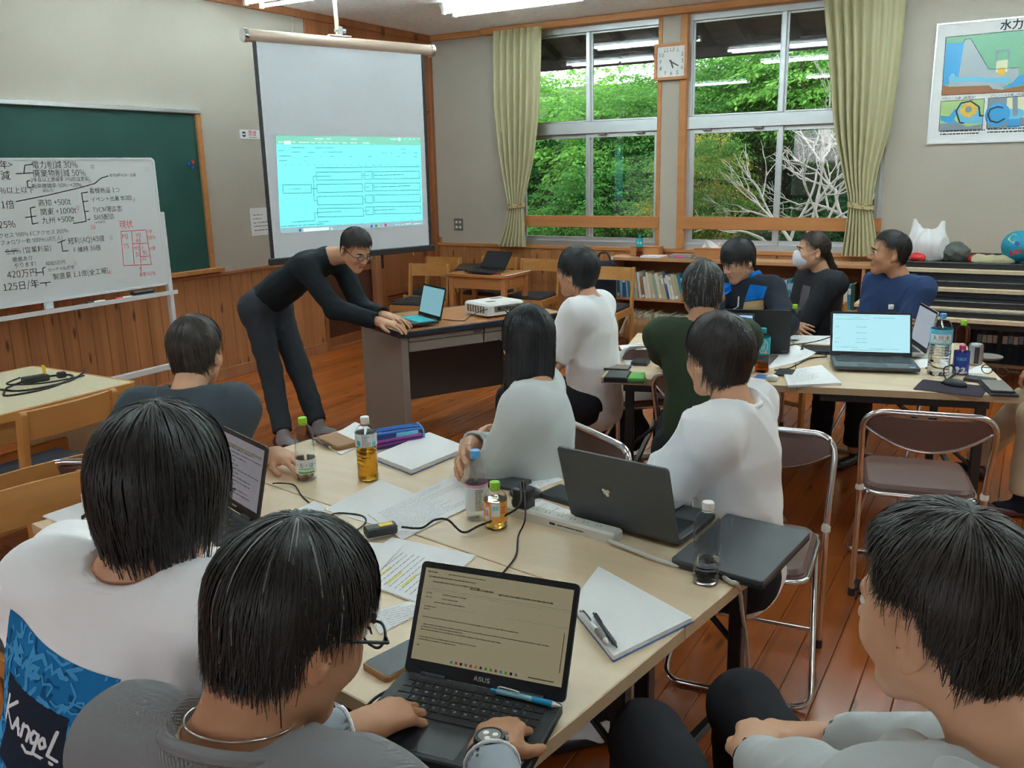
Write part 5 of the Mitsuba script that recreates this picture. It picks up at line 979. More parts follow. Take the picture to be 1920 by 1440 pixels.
    if trousers and legs:
        tq = [(cone(b.hip[0], b.hip[1], .105*sc), 0, 1), (cone(b.pel, b.pel+sp*.06, .13*sc, .125*sc, (pf, .8)), .05, 1)]
        for h, k, an in zip(b.hip, b.kn, b.an): tq += [(cone(h, k, .094*sc, .072*sc), .05, 1), (ccone(k, an+(k-an)*.04, .072*sc, .060*sc), .03, 1)]
        part(t, 'trousers', build(tq, .012, None, None, fold(seed+3, .007, 26.)).mesh(), trousers, True)
        if shoes:
            for i, an in enumerate(b.an):
                fd = nz(np.array([*(b.f[:2]+b.l[:2]*(.18 if i == 0 else -.18)), 0])); g = np.array([an[0], an[1], 0.0])
                if socks: part(t, 'sock', build([(cone(an+[0, 0, .02], an-[0, 0, .045], .038, .036), 0, 1), (cone(g-fd*.02+[0, 0, .05], g+fd*.10+[0, 0, .04], .036, .030), .03, 1)], .006).mesh(), socks, True)
                part(t, 'shoe', build([(cone(g-fd*.045+[0, 0, .032], g+fd*(shoe_l-.10)+[0, 0, .028], .036, .040, ((0, 0, 1), .75)), 0, 1), (cone(g-fd*.045+[0, 0, .05], g-fd*.03+[0, 0, .062], .034, .036), .03, 1), (half(g+[0, 0, .004], (0, 0, -1), .3), 0, -1), (half(g+[0, 0, .076], (0, 0, 1), .3), 0, -1)], .006).mesh(), shoes, True)
    return t
def glasses(b, t, m='black_plastic', r=.0018, wide=.022):
    L = lambda *p: b.H+b.R@(np.array(p)*b.sc); g = []; k = thing('eyeglasses', b.glabel, 'glasses')
    for e in (-1, 1): part(k, 'rim', tube([L(e*.033+wide*math.cos(a), .108-.006*abs(math.cos(a)), .002+.0155*math.sin(a)) for a in np.linspace(0, 2*math.pi, 25)[:-1]], r, 6, True), m, True)
    part(k, 'bridge', tube([L(-.012, .108, .005), L(0, .112, .008), L(.012, .108, .005)], r, 6), m, True)
    for e in (-1, 1): part(k, 'temple', tube([L(e*.055, .103, .006), L(e*.080, .085, .007), L(e*.084, .0, .006), L(e*.082, -.025, -.012)], r*1.25, 6), m, True)
    for e in (-1, 1):
        v = [L(e*.033, .1075, .002)]+[L(e*.033+wide*.97*math.cos(a), .108-.006*abs(math.cos(a)), .002+.015*math.sin(a)) for a in np.linspace(0, 2*math.pi, 17)[:-1]]; part(k, 'lens', (np.array(v), np.array([[0, i+1, (i+1) % 16+1] for i in range(16)])), 'window_glass')
    return k
def decal(F, poly, o, X, Y, D, cell=.02, off=.0012):
    """a print lying on the cloth: the plane drawing poly (metres) laid on the surface of field F along D from origin o."""
    from scipy.ndimage import map_coordinates
    from shapely import prepare, intersection
    X, Y, D = nz(X), nz(Y), nz(D); vs, fs, n = [], [], 0
    x0, y0, x1, y1 = poly.bounds; cells = [sbox(x, y, x+cell, y+cell) for x in np.arange(math.floor(x0/cell)*cell, x1, cell) for y in np.arange(math.floor(y0/cell)*cell, y1, cell)]
    prepare(poly)
    for g in intersection(np.array(cells, object), poly):
        if g.is_empty: continue
        for h in getattr(g, 'geoms', [g]):
            if h.geom_type != 'Polygon' or h.area < 1e-8: continue
            v, f = tri2d(h); vs.append(v); fs.append(f+n); n += len(v)
    v, f = np.vstack(vs), np.vstack(fs); p = o+v[:, :1]*X+v[:, 1:]*Y; t = np.zeros(len(p))
    for _ in range(60):
        q = p+t[:, None]*D; d = map_coordinates(F.d, ((q-F.lo)/F.res).T, order=1, mode='nearest'); t += np.clip(d, -.01, .05)*.7
    hit = np.abs(d) < .006; f = f[hit[f].all(1)]
    return p+t[:, None]*D-D*off, f
cloth('tee_white', (236, 238, 240)); cloth('sweat_white', (234, 237, 241)); cloth('sweat_grey', (196, 202, 202)); cloth('tee_slate', (58, 66, 72)); M('waffle_grey', S(136, 136, 138), .9, .1, mikit.proc(lambda p, n, uv: dr.sin((p.x*.99-p.y*.14)*900)*dr.sin((p.z+p.y*.5)*900), 2e-4), .0012); cloth('hoodie_grey', (168, 172, 172), (184, 187, 187)); cloth('knit_black', (26, 32, 36)); cloth('knit_green', (46, 58, 42)); cloth('jacket_black', (38, 40, 44)); cloth('tee_charcoal', (88, 84, 90)); cloth('polo_navy', (42, 58, 92)); cloth('trousers_black', (28, 28, 32)); cloth('trousers_grey', (48, 52, 58)); cloth('trousers_khaki', (196, 178, 150)); cloth('inner_grey', (150, 158, 166)); cloth('jacket_blue', (20, 110, 196)); cloth('jacket_tan', (178, 152, 112)); cloth('jacket_navy', (36, 40, 50)); cloth('mask_white', (228, 230, 238)); cloth('tee_green', (120, 132, 84)); cloth('sock_stripe', (24, 26, 34)); cloth('sock_white', (220, 222, 224)); M('shoe_black', S(26, 24, 28), .35); M('slipper_brown', S(86, 44, 48), .3); cloth('sock_grey', (150, 150, 154))
DEG = math.radians

def rel(b, f, l, u, base=None, twist=True):
    ff, ll = (b.tf, b.tl) if twist else (b.f, b.l); return (b.pel if base is None else base)+ff*f+ll*l+np.array([0, 0, u])
def crossed(b, h=.30, fw=.20):
    arm(b, 0, rel(b, fw+.05, -.10, h-.03), -b.tf*.2+b.tl*.8-[0, 0, .6], .28, .25); arm(b, 1, rel(b, fw+.02, .10, h+.03), -b.tf*.2-b.tl*.8-[0, 0, .6], .28, .25)
    up = np.array([0, 0, 1.]); return ((-b.tl, b.tf*.9+up*.3, dict(curl=(.25,)*4)), (b.tl, b.tf*.8+up*.5, dict(curl=(.25,)*4)))
def sleeves(b, t, m, frm=.5, fr=.95, r=(.05, .043), which=(0, 1), rim=None):
    for i in which:
        s0, e0, w0 = b.arm[i]; d = nz(w0-e0); cf = e0+(w0-e0)*fr
        part(t, 'sleeve', build([(cone(s0+(e0-s0)*frm, e0, r[0]*1.05), 0, 1), (ccone(e0, cf, r[0]*1.05, r[1]), .03, 1), (cone(cf-d*.012, cf+d*.03, r[1]*.80), .003, -1)], .007, None, None, fold(31+i, .004, 45.)).mesh(), m, True)
        if rim: part(t, 'cuff_edge', tube([cf+np.cross(d, nz(np.cross(d, [0, 0, 1.])))*math.sin(a)*r[1]+nz(np.cross(d, [0, 0, 1.]))*math.cos(a)*r[1] for a in np.linspace(0, 2*math.pi, 21)[:-1]], .0035, 6, True), rim, True)
U = np.array([0, 0, 1.])

# --- standing man bent over the desk
b = Body(); b.sc = 1.0; b.tf = b.f = np.array([1., .05, 0]); b.tl = b.l = np.array([-.05, 1., 0]); Yp = 4.02
b.H = PY(667, 466, Yp); b.neck = PY(622, 478, Yp+.01); b.pel = PY(497, 566, Yp+.03); b.sp = nz(b.neck-b.pel); b.chest = b.pel+(b.neck-b.pel)*.66+U*.02; b.waist = b.pel+(b.neck-b.pel)*.3+U*.01
hf = nz([.80, -.20, -.50]); hr = nz(np.cross(hf, [0, 0, 1.])); b.R = np.stack([hr, hf, np.cross(hr, hf)], 1)
b.sh = [b.neck-b.sp*.09+b.tl*.17*e-U*.02 for e in (1, -1)]; b.hip = [b.pel+b.l*.09*e-U*.03 for e in (1, -1)]
b.an = [P(597, 796, .09), P(531, 815, .09)]; b.kn = [PY(560, 690, Yp+.12), PY(507, 692, Yp-.08)]; b.arm = [None, None]
wL, wR = PY(722, 592, Yp+.10), PY(712, 603, Yp-.05); wL[2] = max(wL[2], .80); wR[2] = max(wR[2], .79)
arm(b, 0, wL, [-.3, .3, -1.], .31, .28); arm(b, 1, wR, [-.3, -.4, -1.], .31, .28); b.glabel = 'thin eyeglasses on the standing man bent over the desk'
t = make_person(b, 'standing man in black long-sleeved knit bending over the steel desk to type', 'skin', 'knit_black', 'trousers_grey', 'long', 1.0, 'short', 1500, 1, ((nz([1, -.05, -.15]), U+[.25, 0, 0], dict(curl=(.25, .3, .3, .3))), (nz([1, .12, -.12]), U+[.25, 0, 0], dict(curl=(.25, .3, .3, .3)))), .005, hair_kw=dict(flow=.6), shoes='slipper_brown', socks='sock_grey', neckline=.060, folds=(.007, 24.)); glasses(b, t)

# --- seated man at the left end of the near tables
b = seated((368, 660), DEG(118), .30, hyaw=DEG(113), hpitch=-.12, z=1.085, seat=.40)
arm(b, 1, NEAR(-1.62, .12, .745), -b.tl*.4-U); arm(b, 0, rel(b, .3, .14, .10), b.tl-U*.5)
make_person(b, 'man in dark slate t-shirt seated at the left end of the near tables, back to us', 'skin', 'tee_slate', 'trousers_black', 'elbow', 1.13, 'short', 1700, 2, (None, (ex, U, dict(curl=(.3,)*4))), .006, face=False, hair_kw=dict(tint=(.022, .017, .014), flow=.5, vol=1.03), shoes='shoe_black', neckline=.060)

# --- white printed t-shirt
b = seated((303, 925), DEG(98), .10, hyaw=DEG(118), hpitch=-.38, z=1.20, sc=1.02, seat=.50, side=-.30)
arm(b, 0, NEAR(-1.62, -.40, .75), b.tl-U*.4); arm(b, 1, NEAR(-1.24, -.42, .75), -b.tl-U*.5); b.glabel = 'thin-rimmed eyeglasses on the man in the white printed t-shirt'
t = make_person(b, 'man in white t-shirt with a blue square back print, seated at the lower left', 'skin', 'tee_white', 'trousers_black', 'elbow', 1.17, 'shaggy', 4200, 3, ((nz(ey+ex*.1), U, dict(curl=(.3,)*4)), (nz(ey-ex*.2), U, dict(curl=(.3,)*4))), .005, sres=.008, hair_kw=dict(vol=1.10, flow=.45, width=.0015, lift=.012, scatter=.016, segs=9, tint=(.011, .010, .010)), shoes='shoe_black', neckline=.064, collar='tee_white', folds=(.010, 10.)); glasses(b, t)
M('print_blue', S(36, 118, 178), .8, .1); M('print_deep', S(26, 84, 134), .8, .1); M('print_sky', S(74, 158, 214), .8, .1); M('print_navy', S(38, 46, 60), .8, .1); M('print_white', S(226, 230, 236), .8, .1); M('print_text', S(44, 52, 66), .8, .1)
def back_print(b, ks=.72):
    dec = lambda F, g, o, X, Y, D, c, off: decal(F, affinity.scale(g, ks, ks, origin=(0, 0)), o, X, Y, D, c, off)
    X = -b.tl; Y = nz(b.sp); D = nz(np.cross(b.tl, b.sp)); X = nz(X-Y*(X@Y)); o = b.neck-b.sp*.185-b.tf*.35-X*.03
    sq = sbox(-.155, -.185, .155, .185); rg = random.Random(11); gr = []
    for i in range(150):
        x, y = rg.uniform(-.16, .16), rg.uniform(-.19, .19); a = rg.uniform(0, 6.3); L_ = [(x, y)]
        for k in range(rg.randint(2, 4)): a += rg.choice([-1.5, -.8, .8, 1.5, 2.2]); x += math.cos(a)*rg.uniform(.008, .03); y += math.sin(a)*rg.uniform(.008, .03); L_.append((x, y))
        gr.append(LineString(L_).buffer(rg.choice([.0022, .003, .0045]), quad_segs=1, join_style=2))
    inner = sbox(-.092, -.115, .092, .085); sky = union_all(gr).intersection(sq).difference(inner); dk = union_all([affinity.translate(affinity.rotate(g, 70, origin=(0, 0)), .004, .003) for g in gr[:80]]).intersection(sq).difference(inner).difference(sky)
    p = part(b.shirt, 'back_print', dec(b.F, sq, o, X, Y, D, .02, .0010), 'print_blue', label='blue graffiti-patterned square')
    part(t, 'print_pattern', dec(b.F, dk, o, X, Y, D, .03, .0016), 'print_deep', kind='stuff'); part(t, 'print_pattern', dec(b.F, sky, o, X, Y, D, .03, .0018), 'print_sky', kind='stuff')
    part(t, 'print_panel', dec(b.F, inner, o, X, Y, D, .02, .0021), 'print_navy')
    K = [[(-.070, .045), (-.074, -.03)], [(-.036, .05), (-.072, .005), (-.040, -.03)], [(-.036, -.028), (-.024, .012), (-.012, -.028)], [(-.032, -.010), (-.014, -.010)], [(-.002, .012), (-.004, -.026)], [(-.004, .004), (.010, .013), (.018, .004), (.016, -.026)], [(.042, .008), (.030, .012), (.024, -.006), (.030, -.022), (.042, -.014), (.043, .010), (.040, -.046), (.024, -.052), (.008, -.044)], [(.056, .008), (.048, -.008), (.056, -.022), (.066, -.010), (.058, .008)], [(.084, .040), (.076, -.030), (.100, -.034)], [(.042, -.044), (.092, -.046)]]
    let = affinity.skew(strokes(K, .0085), 10, 4, origin=(0, 0)); part(t, 'print_lettering', dec(b.F, let, o+X*-.012, X, Y, D, .03, .0026), 'print_white', label='white brush-style KANGOL lettering')
    t1 = glyphs('RAISED ON THE STREETS', .0135, 'inter', 2); t2 = glyphs('OF NEW YORK', .0135, 'inter', 2); ce = lambda g: affinity.translate(g, -(g.bounds[0]+g.bounds[2])/2, 0)
    part(t, 'print_lettering', dec(b.F, gat(ce(t1), 0, -.208), o, X, Y, D, .03, .0016), 'print_text', label='dark slogan lettering under the square'); part(t, 'print_lettering', dec(b.F, gat(ce(t2), 0, -.231), o, X, Y, D, .03, .0016), 'print_text', label='lower line of the slogan')
back_print(b)

# --- the man typing in the near foreground
b = seated((548, 1165), DEG(98), .30, hyaw=DEG(76), hpitch=-.46, z=1.15, sc=1.0, neckf=.03)
wl, wr = P(684, 1362, .775), P(918, 1412, .775)
arm(b, 0, wl, b.l*.9-U*.7-b.f*.2); arm(b, 1, wr, -b.l*.9-U*.7-b.f*.2); b.glabel = 'dark-rimmed eyeglasses on the man typing in the foreground'
t = make_person(b, 'man in grey waffle-knit top typing on the nearest laptop, back of his head to us', 'skin_tan', 'waffle_grey', 'trousers_black', 'elbow', 1.0, 'bowl', 6500, 4, ((nz(P(800, 1310, .74)-wl+[0, 0, .0]), U+[0, 0, 0], dict(curl=((.35, .55, .35), (.4, .6, .4), (.4, .6, .4), (.45, .6, .4)), thumb=(.75, .25), spread=.08, s=1.0)), (nz(P(958, 1330, .745)-wr), U, dict(curl=((.5, .75, .5), (.35, .7, .5), (.4, .7, .5), (.35, .55, .4)), thumb=(.75, .35), spread=.14))), .0035, sres=.006, nres=.004, hair_kw=dict(grey=.035, width=.0010, flow=.35, lift=.007, scatter=.008, segs=10, vol=1.02, tint=(.010, .009, .0085)), face=True, shoes='shoe_black', neckline=.080, folds=(.004, 18.), collar='waffle_grey'); glasses(b, t)
sleeves(b, t, 'inner_grey', .5, .86, (.047, .042), rim='tee_white')
ring = lambda r, dz, dy: [b.neck-b.sp*(.012-dz)+b.tl*math.cos(a)*r+b.tf*(math.sin(a)*r+dy)-b.sp*.014*math.sin(a) for a in np.linspace(0, 2*math.pi, 41)[:-1]]
part(t, 'neck_band', tube(ring(.070, .016, 0), .0045, 8, True), 'cream_laminate', True, label='cream neck band'); part(t, 'necklace', tube(ring(.064, .030, .002), .0014, 6, True), 'chrome', True)
w0 = b.arm[1][2]; d0 = nz(w0-b.arm[1][1]); sx = nz(np.cross(d0, U)); uz = np.cross(sx, d0); WM = np.eye(4); WM[:3, 0] = sx; WM[:3, 1] = d0; WM[:3, 2] = uz; WM[:3, 3] = w0-d0*.012
k = thing('wristwatch', 'chunky black chronograph wristwatch on the typing man in the foreground', 'watch'); part(k, 'strap', tube([(.033*math.cos(a), 0, .027*math.sin(a)) for a in np.linspace(0, 2*math.pi, 33)[:-1]], .0075, 8, True), 'black_plastic', True, WM)
part(k, 'case', lathe([(1e-5, .020), (.023, .020), (.0255, .026), (.024, .034), (.020, .035), (.019, .0335), (1e-5, .0335)], 28, WM@mat((0, 0, .004))), 'black_plastic', 30); part(k, 'dial', lathe([(1e-5, .0342), (.0185, .0342)], 28, WM@mat((0, 0, .004))), 'grey_paint')
for a in range(3): part(k, 'subdial', lathe([(1e-5, .0348), (.0045, .0348), (.005, .0342)], 14, WM@mat((.009*math.cos(a*2.1), .009*math.sin(a*2.1), .004))), 'white_plastic')
for e in (-1, 0, 1): part(k, 'pusher', cyl((.024, e*.012, .030), (.030, e*.014, .030), .003, 8), 'chrome', False, WM)

# --- person at the lower right in a grey hoodie
b = seated((1768, 1150), DEG(132), .34, hyaw=DEG(150), hpitch=-.16, z=1.165, sc=.97, seat=.42, neckf=.04)
wr, wl = P(1545, 1385, .66), P(1415, 1425, .66)
b.arm = [None, None]; arm(b, 0, wl, b.l-U*.3); arm(b, 1, wr, -b.l-U*.3); b.kn = [P(1215, 1385, .57), P(1395, 1322, .56)]; b.an = [P(1215, 1385, .57)*[1, 1, 0]+[.0, .08, .09], P(1395, 1322, .56)*[1, 1, 0]+[0, .08, .09]]
t = make_person(b, 'person in grey hoodie and black trousers with clasped hands, cropped at the lower right', 'skin', 'hoodie_grey', 'trousers_black', 'long', 1.03, 'crop', 7500, 6, ((nz(P(1412, 1370, .66)-wl+b.f*.03-b.l*.03), nz(b.f*.3+U), dict(curl=((.5, .8, .5),)*4, thumb=(.6, .5))), (nz(P(1440, 1375, .645)-wr), nz(U+b.f*.2), dict(curl=((.55, .8, .6),)*4, thumb=(.7, .4)))), .0035, sres=.008, nres=.004, hair_kw=dict(width=.0009, flow=.45, lift=.012, scatter=.006, segs=8, vol=1.04, tint=(.016, .013, .011)), shoes='shoe_black', neckline=.078, folds=(.006, 18.), cuff_ext=-.10)
part(t, 'hood', build([(cone(b.neck-b.tf*.085-b.tl*.10+b.sp*-.02, b.neck-b.tf*.10+b.tl*.10-b.sp*.02, .055), 0, 1), (cone(b.neck-b.tf*.10-b.sp*.10, b.neck-b.tf*.10-b.sp*.04, .07, .08), .05, 1), (cone(b.neck-b.tl*.105-b.tf*.05, b.neck-b.tl*.09+b.tf*.06-b.sp*.03, .035), .04, 1), (cone(b.neck+b.tl*.105-b.tf*.05, b.neck+b.tl*.09+b.tf*.06-b.sp*.03, .035), .04, 1), (cone(b.neck-b.sp*.06, b.neck+b.sp*.12, .075), .02, -1)], .007, None, None, fold(77, .005, 30.)).mesh(), 'hoodie_grey', True)
part(t, 'inner_collar', tube([b.neck-b.sp*.018+b.tl*math.cos(a)*.066+b.tf*math.sin(a)*.066-b.sp*.012*math.sin(a) for a in np.linspace(0, 2*math.pi, 33)[:-1]], .012, 8, True), 'tee_green', True, label='green t-shirt collar')
w0 = b.arm[0][2]; d0 = nz(w0-b.arm[0][1]); sx = nz(np.cross(d0, U)); uz = np.cross(sx, d0); WM = np.eye(4); WM[:3, 0] = sx; WM[:3, 1] = d0; WM[:3, 2] = uz; WM[:3, 3] = w0-d0*.005
k = thing('smartwatch', 'black smartwatch on the wrist of the person in the grey hoodie', 'watch'); part(k, 'strap', tube([(.032*math.cos(a), 0, .026*math.sin(a)) for a in np.linspace(0, 2*math.pi, 33)[:-1]], .007, 8, True), 'black_plastic', True, WM); part(k, 'case', xf(rprism(rrect(.036, .042, .009), .011, .003), tr((0, 0, .024))), 'black_plastic', 30, WM)

# --- pale grey sweatshirt, arms crossed
b = seated((990, 640), DEG(200), .02, hyaw=DEG(140), hpitch=-.05, z=1.11, seat=.42, sc=.96); hd = crossed(b, .24, .20)
t = make_person(b, 'person with black shoulder-length hair and crossed arms in a pale grey sweatshirt', 'skin', 'sweat_grey', 'trousers_black', 'long', 1.22, 'long', 3600, 7, hd, .006, hair_kw=dict(flow=.10, width=.0016, scatter=.03, lift=.005, tilt=.12, vol=1.06, segs=9, tint=(.007, .007, .008)), shoes='shoe_black', neckline=.070, folds=(.005, 9.)); b.glabel = 'thin eyeglasses on the person with shoulder-length black hair'; glasses(b, t)
# --- white t-shirt by the desk
b = seated((1083, 510), DEG(185), .06, hyaw=DEG(172), hpitch=.0, z=1.16, seat=.43)
arm(b, 0, rel(b, .30, .05, .10), b.tl-U*.6); arm(b, 1, rel(b, .28, -.08, .10), -b.tl-U*.6)
make_person(b, 'man in white t-shirt and black trousers seated between the desk and the far tables', 'skin', 'tee_white', 'trousers_black', 'short', 1.22, 'fringe', 2400, 8, ((nz(b.tf-b.tl*.7), U, dict(curl=(.4,)*4)), (nz(b.tf+b.tl*.6), U, dict(curl=(.4,)*4))), .006, hair_kw=dict(vol=1.07, tint=(.008, .009, .010)), shoes='shoe_black', neckline=.066, folds=(.013, 12.))
# --- dark green sweater
b = seated((1317, 545), DEG(108), .14, hyaw=DEG(112), hpitch=-.18, z=1.165, seat=.43)
arm(b, 0, FAR(.30, .16, .75), b.tl-U*.6); arm(b, 1, FAR(.62, .16, .75), -b.tl-U*.6)
make_person(b, 'man in dark green sweater with greying hair, seen from behind at the far tables', 'skin_tan', 'knit_green', 'trousers_black', 'long', 1.06, 'short', 2600, 9, ((fy, U, dict(curl=(.3,)*4)), (fy, U, dict(curl=(.3,)*4))), .006, face=False, hair_kw=dict(grey=.16, tint=(.014, .014, .015)), shoes='shoe_black', neckline=.062, folds=(.006, 24.), collar='knit_green')
# --- white sweatshirt
b = seated((1347, 668), DEG(215), .06, twist=DEG(-38), hyaw=DEG(150), hpitch=-.06, z=1.125, seat=.42)
arm(b, 0, rel(b, .30, -.02, .14), b.tl*1.0-U*.3); arm(b, 1, rel(b, .28, -.10, .10), -b.tl-U*.6)
make_person(b, 'man in loose white sweatshirt looking away to the left, behind the open grey laptop', 'skin', 'sweat_white', 'trousers_black', 'long', 1.20, 'bowl', 3400, 10, ((nz(b.tf-b.tl*.6), U, dict(curl=(.4,)*4)), (nz(b.tf+b.tl*.5), U, dict(curl=(.4,)*4))), .006, hair_kw=dict(vol=1.06, tint=(.013, .010, .010)), shoes='shoe_black', socks='sock_white', neckline=.072, folds=(.015, 11.), collar='sweat_white')
# --- black and blue jacket
b = seated((1384, 487), DEG(262), .14, hyaw=DEG(238), hpitch=-.38, z=1.125, seat=.43)
arm(b, 0, FAR(.70, .86, .755), b.tl*.9-U*.6); arm(b, 1, FAR(.42, .84, .755), -b.tl-U*.6)
t = make_person(b, 'man in black, tan and blue zip jacket looking down at his laptop', 'skin', 'jacket_navy', 'trousers_black', 'long', 1.10, 'fringe', 2200, 11, ((-fy, U, dict(curl=(.4,)*4)), (-fy, U, dict(curl=(.4,)*4))), .006, hair_kw=dict(vol=1.05, tint=(.008, .008, .009)), shoes='shoe_black', neckline=.066, cuff_ext=-.30)
Xj, Yj = nz(np.cross(U, -b.tf)), nz(b.sp); oj = b.neck-b.sp*.16+b.tf*.4
for g, m, n in ((Polygon([(.035, .035), (.15, .055), (.17, .13), (.06, .135)]), 'jacket_blue', 'shoulder_panel'), (Polygon([(-.15, .055), (-.035, .035), (-.06, .135), (-.17, .13)]), 'jacket_blue', 'shoulder_panel'), (Polygon([(.02, -.08), (.13, -.02), (.15, .052), (.035, .03)]), 'jacket_tan', 'chest_panel'), (Polygon([(-.13, -.02), (-.02, -.08), (-.035, .03), (-.15, .052)]), 'jacket_tan', 'chest_panel')): part(b.shirt, n, decal(b.F, g, oj, Xj, Yj, -b.tf, .03, .003), m)
part(b.shirt, 'zip', decal(b.F, sbox(-.004, -.16, .004, .06), oj, Xj, Yj, -b.tf, .03, .003), 'white_plastic')
for e in (-1, 1): part(t, 'collar_flap', build([(cone(b.neck+b.tl*.062*e-b.tf*.03, b.neck+b.tl*.045*e+b.tf*.055-b.sp*.03, .022), 0, 1), (cone(b.neck+b.tl*.062*e-b.tf*.03+b.sp*.03, b.neck+b.tl*.05*e+b.tf*.04+b.sp*.02, .016), .03, 1)], .006).mesh(), 'jacket_blue', True)
# --- masked woman
b = seated((1524, 470), DEG(222), .02, hyaw=DEG(205), hpitch=.02, z=1.13, seat=.43, sc=.97); hd = crossed(b, .12, .22)
t = make_person(b, 'woman in black jacket and white face mask with tied dark hair, arms folded', 'skin', 'jacket_black', 'trousers_black', 'pushed', 1.12, 'tied', 1600, 12, hd, .006, hair_kw=dict(flow=.7, lift=.002, vol=1.0, tint=(.018, .011, .009)), shoes='shoe_black', neckline=.075)
Lh = lambda *p: b.H+b.R@(np.array(p)*b.sc); Xj = nz(np.cross(U, -b.tf)); oj = b.neck-b.sp*.2+b.tf*.4
part(b.shirt, 'inner_shirt', decal(b.F, Polygon([(-.045, .12), (.045, .12), (.06, -.02), (.07, -.22), (-.07, -.22), (-.06, -.02)]), oj, Xj, nz(b.sp), -b.tf, .03, .003), 'tee_charcoal')
mk = part(t, 'face_mask', build([(ell(Lh(0, .052, -.052), np.array([.060, .064, .058])*b.sc, b.R), 0, 1), (cone(Lh(0, .098, -.02), Lh(0, .10, -.08), .020, .016), .03, 1), (half(Lh(0, .0, .004), b.R[:, 2], .3), .004, -1), (half(Lh(0, .02, 0), -b.R[:, 1], .3), .004, -1)], .0045).mesh(), 'mask_white', True, label='white face mask')
for e in (-1, 1): part(mk, 'ear_loop', tube([Lh(e*.056, .04, -.02), Lh(e*.080, -.012, .012), Lh(e*.084, -.022, -.012), Lh(e*.076, -.008, -.035), Lh(e*.052, .04, -.075)], .0022, 6), 'mask_white', True)
part(t, 'ponytail', build([(cone(Lh(0, -.095, -.03), Lh(.01, -.125, -.12), .028, .032), 0, 1), (cone(Lh(.01, -.125, -.12), Lh(.02, -.105, -.28), .032, .012), .03, 1)], .006, None, None, fold(5, .004, 90.)).mesh(), 'brow', True)
# --- navy polo
b = seated((1668, 474), DEG(238), .05, hyaw=DEG(196), hpitch=.02, z=1.155, seat=.44, sc=1.0); hd = crossed(b, .22, .19)
t = make_person(b, 'man in navy polo shirt with folded arms looking to the left', 'skin_tan', 'polo_navy', 'trousers_black', 'short', 1.0, 'crop', 2000, 13, hd, .006, hair_kw=dict(lift=.008, tint=(.012, .011, .011)), shoes='shoe_black', neckline=.072)
Lc = b.neck-b.sp*.01
for e in (-1, 1):
    c = part(t, 'collar_flap', build([(cone(Lc+b.tl*.062*e-b.tf*.035+b.sp*.012, Lc+b.tl*.050*e+b.tf*.055-b.sp*.025, .016, .015, (nz(b.tl*e+b.sp*.4), .5)), 0, 1), (cone(Lc+b.tl*.072*e-b.tf*.03-b.sp*.02, Lc+b.tl*.06*e+b.tf*.07-b.sp*.055, .014, .010, (nz(b.tl*e+b.sp*.4), .5)), .025, 1)], .005).mesh(), 'polo_navy', True)
    part(c, 'tipping', tube([Lc+b.tl*.085*e-b.tf*.03-b.sp*.028, Lc+b.tl*.074*e+b.tf*.055-b.sp*.062, Lc+b.tl*.052*e+b.tf*.085-b.sp*.06], .003, 6), 'white_plastic', True)
w0 = b.arm[0][2]; k = thing('wristband', 'olive wristband on the man in the navy polo shirt', 'wristband'); d0 = nz(w0-b.arm[0][1]); part(k, 'band', tube([w0-d0*.03+nz(np.cross(d0, U))*.031*math.cos(a)+np.cross(nz(np.cross(d0, U)), d0)*.028*math.sin(a) for a in np.linspace(0, 2*math.pi, 21)[:-1]], .005, 6, True), 'tee_green', True)
# --- person at the right picture edge
b = seated((2150, 640), DEG(186), .10, hyaw=DEG(180), z=1.16, seat=.44); b.pel = np.array([.50, 4.72, .54]); dlt = b.pel-(b.neck-b.sp*.5); dlt[2] = 0
for n in ('neck', 'H', 'chest', 'waist'): setattr(b, n, getattr(b, n)+dlt)
b.sh = [s_+dlt for s_ in b.sh]; b.hip = [b.pel+b.l*.09*e-U*.02 for e in (1, -1)]; b.kn = [np.array([.10, 4.60, .50]), np.array([.06, 4.86, .50])]; b.an = [np.array([.085, 4.60, .10]), np.array([-.14, 5.10, .10])]
arm(b, 0, np.array([.16, 4.80, .67]), b.tl-U*.5); arm(b, 1, np.array([.17, 4.88, .67]), -b.tl-U*.5)
make_person(b, 'person in khaki trousers and striped socks at the right picture edge, hands clasped', 'skin_tan', 'polo_navy', 'trousers_khaki', 'short', 1.0, 'crop', 800, 14, ((nz([-1, .25, -.1]), U, dict(curl=(.7,)*4)), (nz([-1, -.25, 0]), U, dict(curl=(.7,)*4))), .006, shoes='slipper_brown', socks='sock_stripe')
folding_chair(-.66, .14, .12, 'folding chair under the man typing in the foreground'); folding_chair(.26, .62, .72, 'folding chair under the person in the grey hoodie'); folding_chair(.72, 4.75, math.pi/2+.1, 'folding chair under the person at the right picture edge'); folding_chair(-1.50, 5.62, math.pi, 'folding chair under the man in the black and blue jacket'); folding_chair(-2.55, 1.72, .5, 'folding chair under the man in the dark slate t-shirt')

